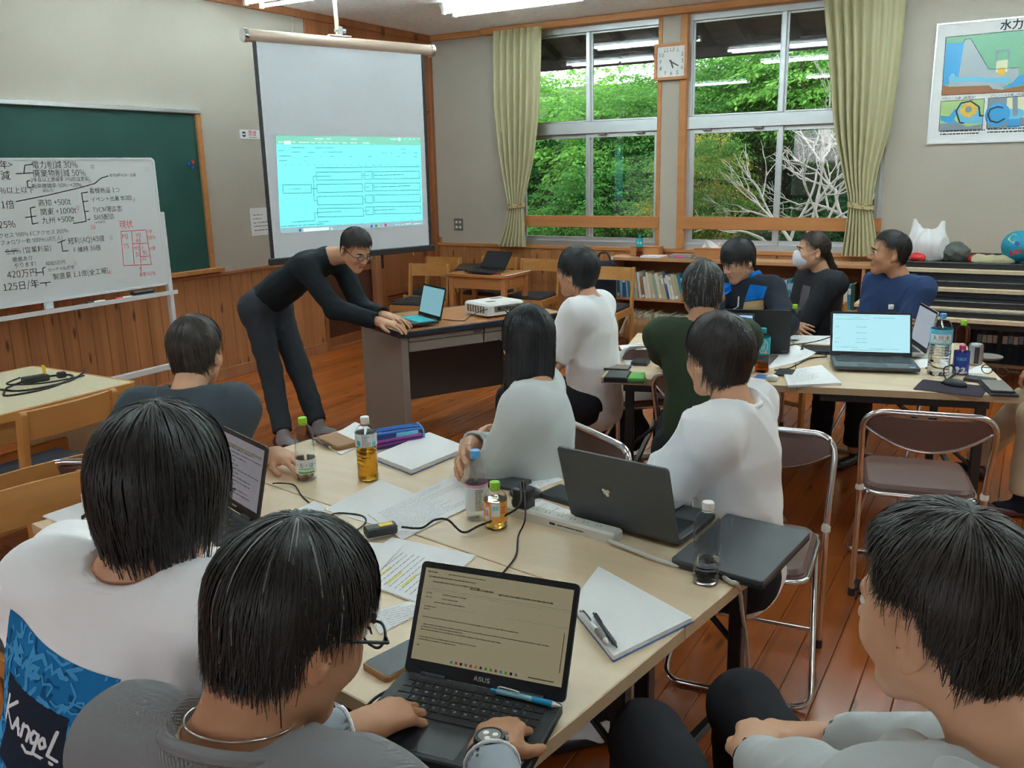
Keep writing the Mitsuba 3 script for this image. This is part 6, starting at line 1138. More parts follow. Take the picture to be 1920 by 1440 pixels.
# ---------------------------------------------------------------- small things: materials
M('laptop_black', S(38, 41, 43), .5, .35); M('laptop_grey', S(62, 66, 70), .42, .4); M('laptop_silver', S(168, 166, 160), .4, .5); M('key_black', S(26, 27, 29), .5, .35); M('key_deck', S(34, 37, 38), .5, .35); M('bezel', S(24, 26, 30), .3, .4); M('screen_off', S(40, 46, 50), .12, .5); M('touchpad', S(30, 32, 34), .35, .4); M('legend', S(170, 174, 176), .8, .1)
M('screen_dark', (.02, .02, .02), .25, .4); M('paper_print', S(150, 156, 162), .8, .1); M('paper_hl', S(226, 216, 130), .8, .1); M('folder_blue', S(70, 104, 160), .45, .4); M('leather_brown', S(146, 104, 62), .5, .35); M('cap_lime', S(150, 206, 40), .4, .4); M('cap_blue', S(96, 170, 232), .4, .4); M('cap_teal', S(30, 160, 176), .4, .4); M('label_teal', S(50, 178, 188), .4, .4); M('label_white', S(226, 234, 236), .45, .4); M('label_pink', S(226, 150, 182), .45, .4); M('label_red', S(206, 50, 48), .45, .4); M('label_orange', S(232, 168, 74), .45, .4); M('label_green', S(96, 170, 70), .45, .4); M('label_sky', S(106, 196, 226), .45, .4); M('label_navy', S(48, 66, 150), .35, .4); M('cap_pink', S(206, 60, 120), .4, .4)
M('tag_yellow', S(236, 208, 40), .5, .3); M('cable_black', S(30, 29, 28), .5, .3); M('cable_white', S(206, 206, 198), .5, .3); M('mesh_blue', S(70, 126, 206), .6, .3); M('pouch_navy', S(52, 64, 128), .6, .3); M('purple', S(150, 70, 150), .5, .3); M('pen_blue', S(40, 160, 214), .35, .4); M('pen_clear', S(150, 212, 232), .2, .5); M('mousepad', S(52, 46, 56), .8, .1); M('pink', S(230, 90, 160), .5, .3); M('skin_box', S(190, 140, 110), .5)
scene['pet'] = {'type': 'dielectric', 'int_ior': 1.10, 'ext_ior': 1.0}; scene['water'] = {'type': 'dielectric', 'int_ior': 1.33, 'ext_ior': 1.0}
def liquid(n, c): scene[n] = {'type': 'dielectric', 'int_ior': 1.33, 'specular_transmittance': {'type': 'rgb', 'value': c}}
liquid('tea_amber', [.92, .62, .16]); liquid('tea_brown', [.62, .26, .08]); liquid('tea_yellow', [.95, .72, .30])
def glow(r, g, b, k=1.0): return {'type': 'area', 'radiance': {'type': 'rgb', 'value': [x*k/2.93 for x in S(r, g, b)]}}
DARK = random.Random(9)

# ---------------------------------------------------------------- laptops
def laptop(hl, hr, side, openc, depth, label, screen=None, lid='laptop_black', H=None, keys='stuff', rise=0.0, name='laptop', deck='key_deck', logo=None, lit=None, pad=True):
    """hl, hr: the ends of the hinge on the table, hl on the left as the user sees it when side = -1. The user sits on side*left-normal. openc: lid angle from the keyboard in degrees."""
    hl, hr = np.asarray(hl, float), np.asarray(hr, float); d = hr-hl; W = np.linalg.norm(d); d = d/W; bk = np.array([-d[1], d[0], 0])*(-side)   # bk points away from the user
    if side > 0: hl, hr, d = hr, hl, -d
    t = thing(name, label, 'laptop'); R = np.eye(4); R[:3, 0] = d; R[:3, 1] = bk; R[:3, 2] = U; R[:3, 3] = hl
    if rise: R[:3, :3] = R[:3, :3]@rx(rise)
    part(t, 'base', xf(rprism(affinity.translate(rrect(W, depth, .012), W/2, -depth/2), .016, .003), tr((0, 0, -.002))), lid, 30, R)
    part(t, 'key_deck', flat(affinity.translate(rrect(W-.035, depth*.50, .004), W/2, -depth*.32), .0144), deck, M=R)
    if pad: part(t, 'touchpad', xf(prism(affinity.translate(rrect(W*.34, depth*.30, .004), W*.46, -depth*.80), .0004), tr((0, 0, .0141))), 'touchpad', M=R)
    rows = ((14, .6), (14, 1), (14, 1), (13, 1), (12, 1), (9, 1)); kd = depth*.49; y = -depth*.075; ms = []; lg = []; u = kd/5.6; lets = ['', '1234567890-^', 'QWERTYUIOP@[', 'ASDFGHJKL;:]', 'ZXCVBNM,./', '']
    for r, (n, hh) in enumerate(rows):
        ws = [1.0]*n
        if r == 2: ws[0] = 1.4
        if r == 3: ws[0] = 1.6; ws[-1] = 1.5
        if r == 4: ws[0] = 2.0; ws[-1] = 1.7
        if r == 5: ws = [1.3, 1, 1, 1, 4.2, 1, 1, 1.2, 1.4]
        ws = np.array(ws)*(W-.045)/sum(ws); x = .0225
        for i, w in enumerate(ws):
            ms.append(box((x+.0012, y-u*hh+.0012, .0143), (x+w-.0012, y-.0012, .0162), .0007))
            if keys == 'parts' and r in (1, 2, 3, 4) and 1 <= i <= len(lets[r]): lg.append(gat(glyphs(lets[r][i-1], u*.26, 'inter', px=24), x+w*.22, y-u*.5))
            x += w
        y -= u*hh
    if keys == 'parts':
        for m in ms: part(t, 'key', m, 'key_black', M=R)
        part(t, 'key_legends', flat(union_all(lg), .0165), 'legend', M=R, kind='stuff')
    else: part(t, 'keys', cat(*ms), 'key_black' if keys != 'teal' else 'label_teal', M=R, kind='stuff')
    H = H or depth*.93; a = math.radians(openc); LM = R@mat((0, .004, .012), R=rx(a)@np.eye(3))
    # lid in its own frame: x across, y up from the hinge, z towards the user when open
    RL = np.eye(4); c, s = math.cos(math.pi-a), math.sin(math.pi-a); RL[:3, 0] = [1, 0, 0]; RL[:3, 1] = [0, c, s]; RL[:3, 2] = [0, -s, c]; RL[:3, 3] = [0, .003, .010]; LM = R@RL
    part(t, 'lid', xf(prism(affinity.translate(rrect(W, H, .010), W/2, H/2), .006), tr((0, 0, -.006))), lid, 30, LM); part(t, 'bezel', flat(affinity.translate(rrect(W-.002, H-.002, .009), W/2, H/2), .0004), 'bezel', M=LM)
    part(t, 'hinge', cat(cyl((W*.12, 0, .002), (W*.12+.05, 0, .002), .007, 10), cyl((W*.88-.05, 0, .002), (W*.88, 0, .002), .007, 10)), 'laptop_black', 40, LM)
    sc_ = sbox(.010, .026, W-.010, H-.012); s = part(t, 'screen', flat(sc_, .0008), 'screen_dark' if screen else 'screen_off', M=LM, **({'emitter': screen} if screen else {}))
    part(t, 'webcam', flat(Point(W/2, H-.006).buffer(.0022), .0008), 'screen_off', M=LM)
    return dict(t=t, s=s, L=LM, R=R, W=W, H=H)
# nearest laptop, being typed on
A = laptop(P(757, 1268, .716), P(1058, 1330, .716), -1, 118, .225, 'black laptop under the hands of the man typing in the foreground', glow(124, 116, 92), H=.213, keys='parts'); W, H = A['W'], A['H']
M('scr_text', S(84, 78, 62), .8, .1); M('scr_bar', S(138, 130, 106), .8, .1); g = []
for y, x, w, h_ in ((.192, .016, .02, .004), (.192, .06, .08, .003), (.183, .02, .10, .004), (.174, .03, .10, .004), (.170, .11, .05, .006), (.168, .17, .11, .005), (.152, .02, .012, .003), (.152, .055, .05, .003), (.144, .02, .012, .003), (.144, .055, .035, .003), (.136, .04, .012, .003), (.136, .055, .05, .003), (.126, .02, .025, .003), (.121, .02, .012, .003), (.106, .02, .20, .003), (.092, .024, .26, .003), (.087, .02, .09, .003), (.082, .02, .17, .003), (.068, .02, .12, .003), (.063, .02, .08, .003), (.052, .018, .006, .003)): g.append(gat(greek(w, h_, 1, DARK, (1, 1), .55, .009), x, y))
part(A['s'], 'screen_text', flat(union_all(g), .0011), 'scr_text', M=A['L'], kind='stuff'); part(A['s'], 'ruler_lines', flat(union_all([sbox(.012, .162, W-.012, .1625), sbox(.012, .158, W-.012, .1583), sbox(.012, .130, W-.012, .1303)]), .0011), 'scr_bar', M=A['L']); part(A['s'], 'scroll_bar', flat(sbox(W-.018, .05, W-.0165, .12), .0011), 'scr_text', M=A['L'])
for i, c in enumerate(('label_teal', 'label_red', 'key_black', 'print_grey', 'label_red', 'label_orange', 'pouch_navy', 'label_green', 'label_green', 'leather_brown', 'label_teal', 'label_green', 'key_black', 'print_grey')): part(A['s'], 'task_icon', flat(rrect(.0052, .0052, .0015, .095+i*.0102, .0325), .0012), c, M=A['L'])
part(A['s'], 'tray_text', flat(gat(greek(.05, .004, 1, DARK, (1, 1), .6, .006), W-.075, .0305), .0011), 'scr_text', M=A['L'])
part(A['t'], 'brand_lettering', flat(affinity.scale(gat(glyphs('ASUS', .0078, 'inter', 1), W*.5-.016, .0085), 1.15, 1), .001), 'aluminium', M=A['L'], label='silver ASUS lettering')
part(A['t'], 'sticker', flat(sbox(W-.055, -.222, W-.012, -.178), .0148), 'label_white', M=A['R'], label='white spec sticker'); part(A['t'], 'sticker_print', flat(union_all([sbox(W-.054, -.190, W-.022, -.179), gat(greek(.03, .02, 4, DARK, (.4, .9), .4, .008), W-.052, -.216)]), .0150), 'print_dark', M=A['R'])
# laptop of the man in the white t-shirt, on a little stand
a_ = P(398, 937, .775); b_ = P(476, 986, .775); b_ = a_+(b_-a_)*1.08
B = laptop(a_, b_, -1, 117, .215, 'black laptop tilted up on a small stand, between the white t-shirt and the slate t-shirt', glow(104, 104, 112), H=.205, keys='parts', rise=.24); g = []
for i in range(12): g.append(gat(greek(.22, .004, 1, DARK, (.3, 1), .5, .03), .03+DARK.uniform(0, .06), .16-i*.0105))
part(B['s'], 'screen_text', flat(union_all(g), .0011), 'key_deck', M=B['L'], kind='stuff'); part(B['s'], 'screen_bar', flat(sbox(.02, .165, B['W']-.02, .172), .0011), 'scr_bar', M=B['L']); part(B['t'], 'brand_lettering', flat(gat(greek(.03, .006, 1, DARK, (1, 1), .7, .006), B['W']*.45, .010), .001), 'aluminium', M=B['L'])
k = thing('laptop_stand', 'small black folding stand under the tilted laptop of the man in the white t-shirt', 'stand'); q0 = B['R']@np.array([.04, -.03, -.002, 1]); q1 = B['R']@np.array([B['W']-.04, -.03, -.002, 1])
for q in (q0[:3], q1[:3]): f_ = (B['R']@np.array([0, -1, 0, 0]))[:3]; f_[2] = 0; part(k, 'arm', bar(q-[0, 0, .004], np.array([*(q+f_*.10)[:2], .704]), .022, .006), 'black_plastic'); part(k, 'foot', bar([q[0], q[1], .704], [*(q+f_*.16)[:2], .704], .022, .006), 'black_plastic'); part(k, 'prop', bar([q[0], q[1], .706], q-[0, 0, .008], .014, .006), 'black_plastic')
# grey laptop with its lid to us
C = laptop(P(1074, 968, .714), P(1275, 1021, .714), 1, 107, .225, 'dark grey open laptop, its lid with a small cartoon-like sticker facing us', glow(150, 170, 180), H=.228, lid='laptop_grey')
g = C['L']@np.array([C['W']*.62, C['H']*.47, -.0066, 1]); BM = C['L']@mat((C['W']*.60, C['H']*.48, -.0064), R=np.diag([-1., 1, -1])); part(C['t'], 'sticker', flat(union_all([Point(0, 0).buffer(.008), Point(.007, .004).buffer(.006), Point(-.006, .006).buffer(.005), Point(.004, -.008).buffer(.005)])), 'label_white', M=BM); part(C['t'], 'sticker_print', flat(union_all([Point(.008, .003).buffer(.003), Point(-.002, -.002).buffer(.0022), sbox(-.006, .005, -.003, .009)]), .0003), 'label_orange', M=BM)
# closed laptop overhanging the corner
cD = [P(x, y, .722) for x, y in ((1275, 1048), (1430, 1092), (1520, 998), (1385, 962))]; xD = nz(cD[2]-cD[1]); yD = nz(cD[0]-cD[1]); DMx = np.eye(4); DMx[:3, 0] = xD; DMx[:3, 1] = nz(yD-xD*(xD@yD)); DMx[:3, 3] = [*cD[1][:2], .7005]
k = thing('laptop', 'closed black laptop jutting over the right corner of the near table, behind the water bottle', 'laptop'); part(k, 'base', xf(rprism(affinity.translate(rrect(.35, .235, .010), .175, .1175), .012, .002), tr((0, 0, .001))), 'laptop_black', 30, DMx); part(k, 'lid', xf(rprism(affinity.translate(rrect(.35, .235, .010), .175, .1175), .009, .002), tr((0, 0, .0135))), 'laptop_grey', 30, DMx)
# far tables
F_ = laptop(FAR(.36, .50, .716), FAR(.68, .50, .716), -1, 108, .21, 'laptop in front of the man in the dark green sweater, screen half hidden by his head', glow(150, 196, 240), H=.215); part(F_['s'], 'screen_bar', flat(sbox(.012, .16, F_['W']-.012, .19), .0011), 'chalk_green', M=F_['L'])
G = laptop(FAR(.52, .66, .716), FAR(.86, .66, .716), 1, 104, .22, 'black laptop with its lid to us, in front of the man in the zip jacket', glow(140, 160, 180), H=.225, lid='laptop_black'); part(G['t'], 'pink_edge', cat(box((.01, -.002, -.004), (G['W']-.01, .002, .0))), 'pink', M=G['L'])
Hh = laptop(P(1556, 671, .716), P(1710, 676, .716), -1, 116, .245, 'dark laptop with a bright pale blue spreadsheet on its screen, right half of the far tables', glow(176, 232, 242), H=.232, lid='laptop_grey', deck='laptop_black'); g = []
for y, x, w in ((.222-.012, .02, .16), (.199, .10, .04), (.199, .2, .1), (.190, .02, .16), (.150, .02, .02), (.150, .12, .05), (.12, .12, .05), (.09, .03, .02), (.09, .12, .05), (.07, .02, .02), (.07, .12, .05), (.045, .03, .1), (.040, .19, .13), (.032, .1, .14)): g.append(gat(greek(w, .005, 1, DARK, (1, 1), .4, .012), x, y))
M('scr_pale', S(130, 176, 190), .8, .1); part(Hh['s'], 'screen_text', flat(union_all(g), .0011), 'scr_pale', M=Hh['L'], kind='stuff'); part(Hh['t'], 'blue_sticker', flat(sbox(Hh['W']-.045, -.235, Hh['W']-.02, -.21), .0148), 'label_sky', M=Hh['R'])
I_ = laptop(P(1735, 668, .716), P(1735, 668, .716)+nz([-.35, .936, 0])*.32, 1, 100, .21, 'silver laptop seen edge-on in front of the man in the navy polo', glow(150, 160, 170), H=.215, lid='laptop_silver', deck='laptop_silver')
E_ = laptop(DESK(.31, .38, .756), DESK(.31, .07, .756), -1, 104, .23, 'black laptop with teal-lit keys under the hands of the standing man on the steel desk', glow(120, 170, 180), H=.205, deck='label_teal', keys='teal')
J_ = laptop((-4.63, 7.26, .716), (-4.31, 7.20, .716), -1, 128, .21, 'black open laptop on the small pine table under the left window', None, H=.205)

# ---------------------------------------------------------------- projector
k = thing('projector', 'white projector on the steel desk', 'projector'); az = math.atan2(.7, -1.8); PM = mat(DESK(.80, .24, .755), rz=az-math.pi/2)   # local +y looks at the screen
body = rprism(rrect(.31, .27, .03), .075, .012); part(k, 'housing', body, 'white_plastic', 40, PM)
part(k, 'port_panel', box((-.10, -.1365, .020), (.10, -.134, .058)), 'grey_paint', M=PM)
for i, (x, w, h_) in enumerate(((-.075, .03, .022), (-.035, .022, .009), (-.005, .016, .016), (.02, .016, .016), (.045, .028, .011), (.08, .022, .009))): part(k, 'port', box((x, -.1385, .030), (x+w*.8, -.1362, .030+h_)), 'black_plastic', M=PM)
for i in range(7): part(k, 'vent_slat', box((-.157, -.10+i*.028, .015), (-.1545, -.083+i*.028, .06)), 'grey_paint', M=PM)
part(k, 'lens', cyl((.07, .13, .04), (.07, .15, .04), .032, 20), 'black_plastic', 40, PM); part(k, 'control_pad', flat(rrect(.07, .05, .01, -.05, -.03), .0756), 'desk_steel', M=PM); part(k, 'focus_window', xf(prism(rrect(.08, .06, .02, .07, .07), .003), tr((0, 0, .074))), 'desk_steel', M=PM)
for x, y in ((-.12, -.1), (.12, -.1), (0, .1)): part(k, 'foot', cyl((x, y, -.0145), (x, y, .002), .012, 10), 'black_plastic', M=PM)

# ---------------------------------------------------------------- bottles and cans
def wrapped(g, r, cell=.004):       # flat drawing bent round a bottle: x along the girth, y up
    from shapely import intersection, prepare
    x0, y0, x1, y1 = g.bounds; prepare(g); c = [sbox(x, y0-1, x+cell, y1+1) for x in np.arange(x0, x1, cell)]; vs, fs, n = [], [], 0
    for h in intersection(np.array(c, object), g):
        for q in getattr(h, 'geoms', [h]):
            if q.geom_type != 'Polygon' or q.area < 1e-10: continue
            v, f = tri2d(q); vs.append(v); fs.append(f+n); n += len(v)
    v = np.vstack(vs); a = v[:, 0]/r; return np.stack([r*np.cos(a), r*np.sin(a), v[:, 1]], 1), np.vstack(fs)
def bottle(at, h, r, label, cap, fill=None, liq='water', band=None, print_=None, ribs=.0010, waist=0, sh=.70, nm='plastic_bottle', yaw=None):
    at = np.array([at[0], at[1], at[2] if len(at) > 2 else .7005]); a0 = math.atan2(-at[1], -at[0]) if yaw is None else yaw; R = mat(at, rz=a0); t = thing(nm, label, 'bottle')
    hs = h*sh; hc = h-.016; z = np.linspace(.006, hs, 30); rr = r+ribs*np.sin(z*2*math.pi/.0135)-waist*np.exp(-((z-hs*.55)/.02)**2)
    top = [(r*math.cos(q)*1.0+(.0125-0)*(1-math.cos(q)), hs+(hc-.010-hs)*math.sin(q)) for q in np.linspace(.12, 1.45, 9)]
    pr = [(.0001, .004), (r*.55, .0015), (r*.8, 0), (r*.95, .003)]+list(zip(rr, z))+top+[(.0125, hc-.006), (.0125, hc)]
    ow, of = arr(lathe(pr, 40)); iw, if_ = arr(lathe([(max(x-.0009, .0001), y+(.0009 if y < .004 else 0)) for x, y in pr], 40)); part(t, 'bottle_wall', cat((ow, of), (iw, if_[:, ::-1])), 'pet', True, R)
    if fill:
        zf = h*fill; lp = [(.0001, .006)]+[(x-.0022, y) for x, y in pr[2:] if .003 < y < zf]; lp += [(lp[-1][0], zf), (.0001, zf)]; part(t, 'liquid', lathe(lp, 40), liq, 35, R)
    part(t, 'cap', lathe([(.0001, h), (.0125, h), (.0142, h-.0015), (.0144, h-.017), (.0138, h-.0185), (.0001, h-.0185)], 24), cap, 30, R); part(t, 'cap_ring', lathe([(.0138, h-.020), (.0138, h-.0235)], 24), cap, 30, R)
    for lo, hi, m in (band or ()): part(t, 'label_band', wrapped(sbox(-math.pi*r, h*lo, math.pi*r*.999, h*hi), r+.0014), m, True, R)
    for g, m in (print_ or ()): part(t, 'label_print', wrapped(g, r+.0019), m, True, R)
    return t
gl = lambda txt, h_, x, y, f='cjk': affinity.translate(glyphs(txt, h_, f), x-glyphs(txt, h_, f).bounds[2]/2, y)
bottle(P(1323, 1092)[:2], .205, .031, 'clear ribbed water bottle with a white cap at the right corner of the near table', 'white_plastic', .30)
bottle(P(576, 899)[:2], .21, .031, 'nearly empty clear bottle with a lime green cap and a white label low down', 'cap_lime', None, band=[(.13, .36, 'label_white')], print_=[(gl('い・ろ・は・す', .012, 0, .052), 'print_dark'), (gat(greek(.05, .006, 1, DARK, (1, 1), .5, .008), -.025, .042), 'label_green'), (sbox(-.03, .030, .03, .036), 'label_green')])
bottle(P(691, 899)[:2], .212, .0335, 'bottle half full of golden tea with a white cap', 'white_plastic', .55, 'tea_amber', band=[(.56, .76, 'label_white')], print_=[(gat(greek(.028, .040, 8, DARK, (.6, 1), .5, .008), -.014, .120), 'print_grey'), (sbox(-.034, .121, -.020, .14), 'label_teal'), (sbox(.020, .121, .034, .135), 'label_sky')])
bottle(P(895, 972)[:2], .205, .0315, 'clear bottle with a sky blue cap and a pink-topped white label', 'cap_blue', None, band=[(.16, .50, 'label_white'), (.50, .54, 'label_pink')], print_=[(gat(greek(.024, .062, 12, DARK, (.7, 1), .5, .006), -.004, .036), 'print_grey')])
bottle(P(930, 989)[:2], .135, .0315, 'short bottle of yellow tea with a lime cap and a red and orange label', 'cap_lime', .62, 'tea_yellow', band=[(.18, .62, 'label_orange')], print_=[(sbox(-.034, .032, -.018, .080), 'label_white'), (sbox(-.036, .045, -.022, .062), 'label_red'), (sbox(-.034, .070, -.018, .082), 'label_red'), (sbox(-.012, .044, .012, .082), 'label_white'), (sbox(-.010, .062, .010, .074), 'label_teal'), (gat(greek(.018, .022, 5, DARK, (.6, 1), .5, .004), .016, .05), 'label_red')], sh=.66)
bottle(P(1428, 697)[:2], .212, .033, 'bottle with a teal cap and a broad teal label, brown tea at the bottom, on the far tables', 'cap_teal', .20, 'tea_brown', band=[(.42, .80, 'label_teal')], print_=[(LineString([(math.cos(a)*.024, .130+math.sin(a)*.030) for a in np.linspace(0, 6.28, 30)]).buffer(.0016), 'label_white'), (gl('緑の', .013, 0, .135), 'label_white'), (gl('茶', .020, 0, .110), 'label_white'), (sbox(-.036, .10, -.026, .13), 'label_white'), (Point(.016, .100).buffer(.006), 'label_orange')])
bottle(P(1487, 639)[:2], .205, .032, 'empty clear bottle with a lime cap, left of the bright laptop on the far tables', 'cap_lime')
bottle(P(1758, 702)[:2], .285, .047, 'large two-litre water bottle with a pale blue cap and label', 'cap_blue', .60, band=[(.52, .76, 'label_sky')], print_=[(sbox(-.05, .155, .05, .195), 'label_white'), (gl('天然水', .020, 0, .168), 'print_dark'), (Point(.015, .160).buffer(.007), 'label_green')], ribs=.0016)
bottle(P(1800, 680)[:2], .21, .033, 'empty clear bottle with a lime cap behind the small blue bottle', 'cap_lime')
bottle(P(1682, 600)[:2]+np.array([.05, -.75]), .205, .032, 'clear bottle with a white cap behind the lid of the bright laptop', 'white_plastic', .3)
t = bottle(P(1800, 701)[:2], .135, .033, 'small navy blue bottle with a pink cap at the right end of the far tables', 'cap_pink', None, band=[(.02, .80, 'label_navy')], print_=[(gl('乳酸菌', .012, 0, .070), 'label_sky'), (Point(-.014, .03).buffer(.010), 'label_white'), (Point(.010, .028).buffer(.010), 'label_white'), (sbox(-.03, .008, .03, .018), 'label_white')], ribs=0, sh=.76)
k = thing('drink_can', 'black and silver drink can beside the small blue bottle', 'can'); CM_ = mat((*P(1827, 684)[:2], .7005), rz=math.atan2(-4.7, .2)); part(k, 'can_body', lathe([(.0001, .003), (.024, 0), (.033, .008), (.033, .095), (.027, .104), (.026, .102), (.0001, .100)], 32, CM_), 'aluminium', 35)
for a in (-.06, -.005, .045): part(k, 'can_print', wrapped(sbox(a, .012, a+.022, .092), .0335), 'black_plastic', True, CM_)
bottle(PY(1199, 472, 7.92)[[0, 1, 1]]*[1, 1, 0]+[0, 0, .8255], .205, .032, 'teal-labelled tea bottle standing on the bookcase in front of the left window', 'cap_teal', .22, 'tea_brown', band=[(.45, .82, 'label_teal')], print_=[(Point(-.012, .13).buffer(.008), 'label_white'), (Point(.012, .13).buffer(.009), 'label_white')], yaw=-1.2)
k = thing('metal_cup', 'pale grey rounded dish behind the can at the right end of the far tables', 'dish'); c = P(1850, 672, .705); part(k, 'dish_body', lathe([(.0001, 0), (.05, .002), (.07, .012), (.072, .018), (.0001, .016)], 28, mat((c[0], c[1], .7005))), 'grey_paint', 35)

# ---------------------------------------------------------------- paper
def sheets(pts, label, n=3, z=.7006, th=.0012, lines=None, m='paper', print_m='paper_print', name='paper', cover=None, curl=0.0, hl=None):
    """a small pile of sheets; pts: pixel corners of the top sheet on the table, in order round it."""
    c = np.array([P(*p, z)[:2] for p in pts]); t = thing(name, label, 'paper'); ctr = c.mean(0); z0 = z
    if cover: part(t, 'cover', xf(prism(Polygon(ctr+(c-ctr)*1.02), .002), tr((0, 0, z0))), cover); z0 += .0022
    for i in range(n):
        a = DARK.uniform(-.02, .02)*(i < n-1); R2 = np.array([[math.cos(a), -math.sin(a)], [math.sin(a), math.cos(a)]]); q = ctr+(c-ctr)@R2.T
        if curl and i == n-1 and len(c) == 4:
            v, f = grid(lambda u, w: np.c_[(1-u)[:, None]*((1-w)[:, None]*q[0]+w[:, None]*q[3])+u[:, None]*((1-w)[:, None]*q[1]+w[:, None]*q[2]), z0+th*(i+1)+curl*(np.maximum(u-.45, 0)/.55)**2*(.5+.5*w)], 10, 6); part(t, 'sheet', sheet((v, f), -.0003), m, True)
        else: part(t, 'sheet', xf(prism(Polygon(q), th*.8), tr((0, 0, z0+i*th))), m)
    zt = z0+n*th+.0002
    if lines and not curl:
        e0 = c[1]-c[0]; e1 = c[3]-c[0]; L0, L1 = np.linalg.norm(e0), np.linalg.norm(e1); PMx = np.eye(4); PMx[:3, 0] = [*e0/L0, 0]; PMx[:3, 1] = [*e1/L1, 0]; PMx[:3, 3] = [*c[0], zt]
        part(t, 'print', flat(gat(greek(L0*.84, L1*.84, lines, DARK, (.5, 1), .16, .02), L0*.08, L1*.08)), print_m, M=PMx, kind='stuff')
        if hl: part(t, 'highlight', flat(union_all([sbox(L0*a, L1*b, L0*(a+.3), L1*(b+.035)) for a, b in hl]), -.0001), 'paper_hl', M=PMx)
    return t
sheets(((598, 832), (666, 792), (722, 815), (640, 853)), 'white sheets under the brown wallet at the far edge of the near table', 2)
sheets(((702, 862), (805, 818), (877, 846), (772, 890)), 'thick white booklet beside the blue mesh pencil case', 6, th=.0025, cover='folder_blue')
sheets(((608, 956), (712, 900), (800, 935), (720, 990)), 'blank white sheet left of the handwritten sheet, below the tea bottle', 1)
sheets(((690, 965), (850, 893), (905, 940), (752, 1012)), 'lined sheet of dense handwriting in the middle of the near tables', 2, z=.7022, lines=15)
sheets(((640, 1080), (735, 1010), (892, 1044), (790, 1135)), 'printed sheets with yellow highlighting beside the foreground head', 4, lines=13, hl=((.1, .2), (.12, .35), (.1, .5), (.15, .66)))
sheets(((628, 1028), (660, 1015), (756, 1022), (700, 1085)), 'white sheet lying over the highlighted printout', 1, z=.7075)
sheets(((690, 1150), (800, 1120), (790, 1150), (712, 1190)), 'ruled sheets under the black phone, right of the eyeglasses', 2, lines=9)
sheets(((1070, 1140), (1122, 1070), (1298, 1167), (1150, 1240)), 'open white notebook in a blue cover with two pens on it, near right', 5, th=.002, cover='folder_blue', name='notebook')
sheets(((80, 968), (205, 925), (330, 960), (190, 1010)), 'white sheets at the left end of the near table, beside the printed t-shirt', 2)
sheets(((470, 992), (590, 952), (615, 972), (500, 1012)), 'folded white printout behind the tilted laptop', 3, th=.004, curl=.02)
sheets(((950, 905), (1020, 884), (1056, 900), (985, 925)), 'white sheet between the dark tablet and the grey laptop', 1, lines=8)
sheets(((950, 950), (1000, 930), (1075, 960), (1040, 985)), 'handwritten sheet behind the power strip', 1, lines=10)
sheets(((1160, 660), (1225, 640), (1240, 652), (1180, 690)), 'white sheets with a pen at the left end of the far tables', 2); sheets(((1160, 648), (1215, 643), (1240, 648), (1170, 662)), 'white sheet half hidden behind the dark green sweater', 1)
sheets(((1405, 672), (1490, 652), (1530, 672), (1440, 692)), 'curled white sheet beside the teal bottle on the far tables', 1, curl=.03); sheets(((1468, 700), (1540, 688), (1578, 722), (1478, 727)), 'stack of handwritten sheets left of the bright laptop', 5, th=.0022, lines=10)
sheets(((1440, 640), (1460, 628), (1558, 630), (1555, 646)), 'white sheet under the empty bottle with the lime cap', 1); sheets(((1700, 690), (1725, 668), (1760, 668), (1750, 690)), 'white sheet beside the silver laptop', 1); sheets(((1808, 700), (1835, 685), (1860, 690), (1850, 702)), 'white paper under the small blue bottle', 1)
sheets(((1425, 632), (1470, 622), (1480, 640), (1440, 645)), 'white sheet behind the teal bottle', 1)

# ---------------------------------------------------------------- power strip, adapters, cables
def cable(pts, r, label, m='cable_black', n=8, name='cable'): return single(name, tube(spline(np.array(pts), n), r, 7), m, label, 'cable', True)
s0, s1 = P(957, 962, .7005), P(1140, 1012, .7005); sd = nz(s1-s0); SL = np.linalg.norm(s1-s0)+.03; TM = np.eye(4); TM[:3, 0] = sd; TM[:3, 1] = np.cross(U, sd); TM[:3, 3] = s0-np.cross(U, sd)*.02
k = thing('power_strip', 'long white power strip lying across the near tables', 'power strip'); part(k, 'housing', rprism(affinity.translate(rrect(SL, .05, .008), SL/2, .025), .030, .006), 'cable_white', 30, TM)
for i in range(7):
    x = .045+i*(SL-.09)/6.4
    for dx in (-.006, .006): part(k, 'socket_slot', box((x+dx-.001, .021, .0295), (x+dx+.001, .030, .0302)), 'print_dark', M=TM)
part(k, 'lettering', xf(flat(union_all([rrect(.02, .007, .003), gat(greek(.09, .006, 1, DARK, (1, 1), .6, .008), .016, -.003)])), np.array([[1, 0, 0, SL*.45], [0, 0, -1, -.0004], [0, 1, 0, .013], [0, 0, 0, 1.]])), 'print_dark', M=TM)
a = P(1140, 1013, .712); cable([a, P(1185, 1030, .712), P(1260, 1058, .706), P(1325, 1078, .706)+ey*.03, P(1368, 1090, .708), P(1385, 1100, .69), P(1392, 1150, .50), P(1400, 1210, .3), P(1404, 1290, .08), P(1390, 1330, .012)], .0058, 'white mains cable running from the power strip over the right table edge', 'cable_white')
k = thing('ac_adapter', 'black cube-shaped charger plugged into the power strip', 'charger'); CMx = TM@tr((.045, .025, .031)); part(k, 'body', xf(rprism(rrect(.052, .046, .006), .058, .005), np.eye(4)), 'bezel', 30, CMx); part(k, 'blade_plug', box((-.004, -.006, .057), (.006, .006, .078), .003), 'black_plastic', M=CMx)
k = thing('ac_adapter', 'flat black charger plug with a cord, on the far end of the power strip', 'charger'); part(k, 'body', box((.012, .006, .030), (.034, .046, .052), .005), 'black_plastic', M=TM); 
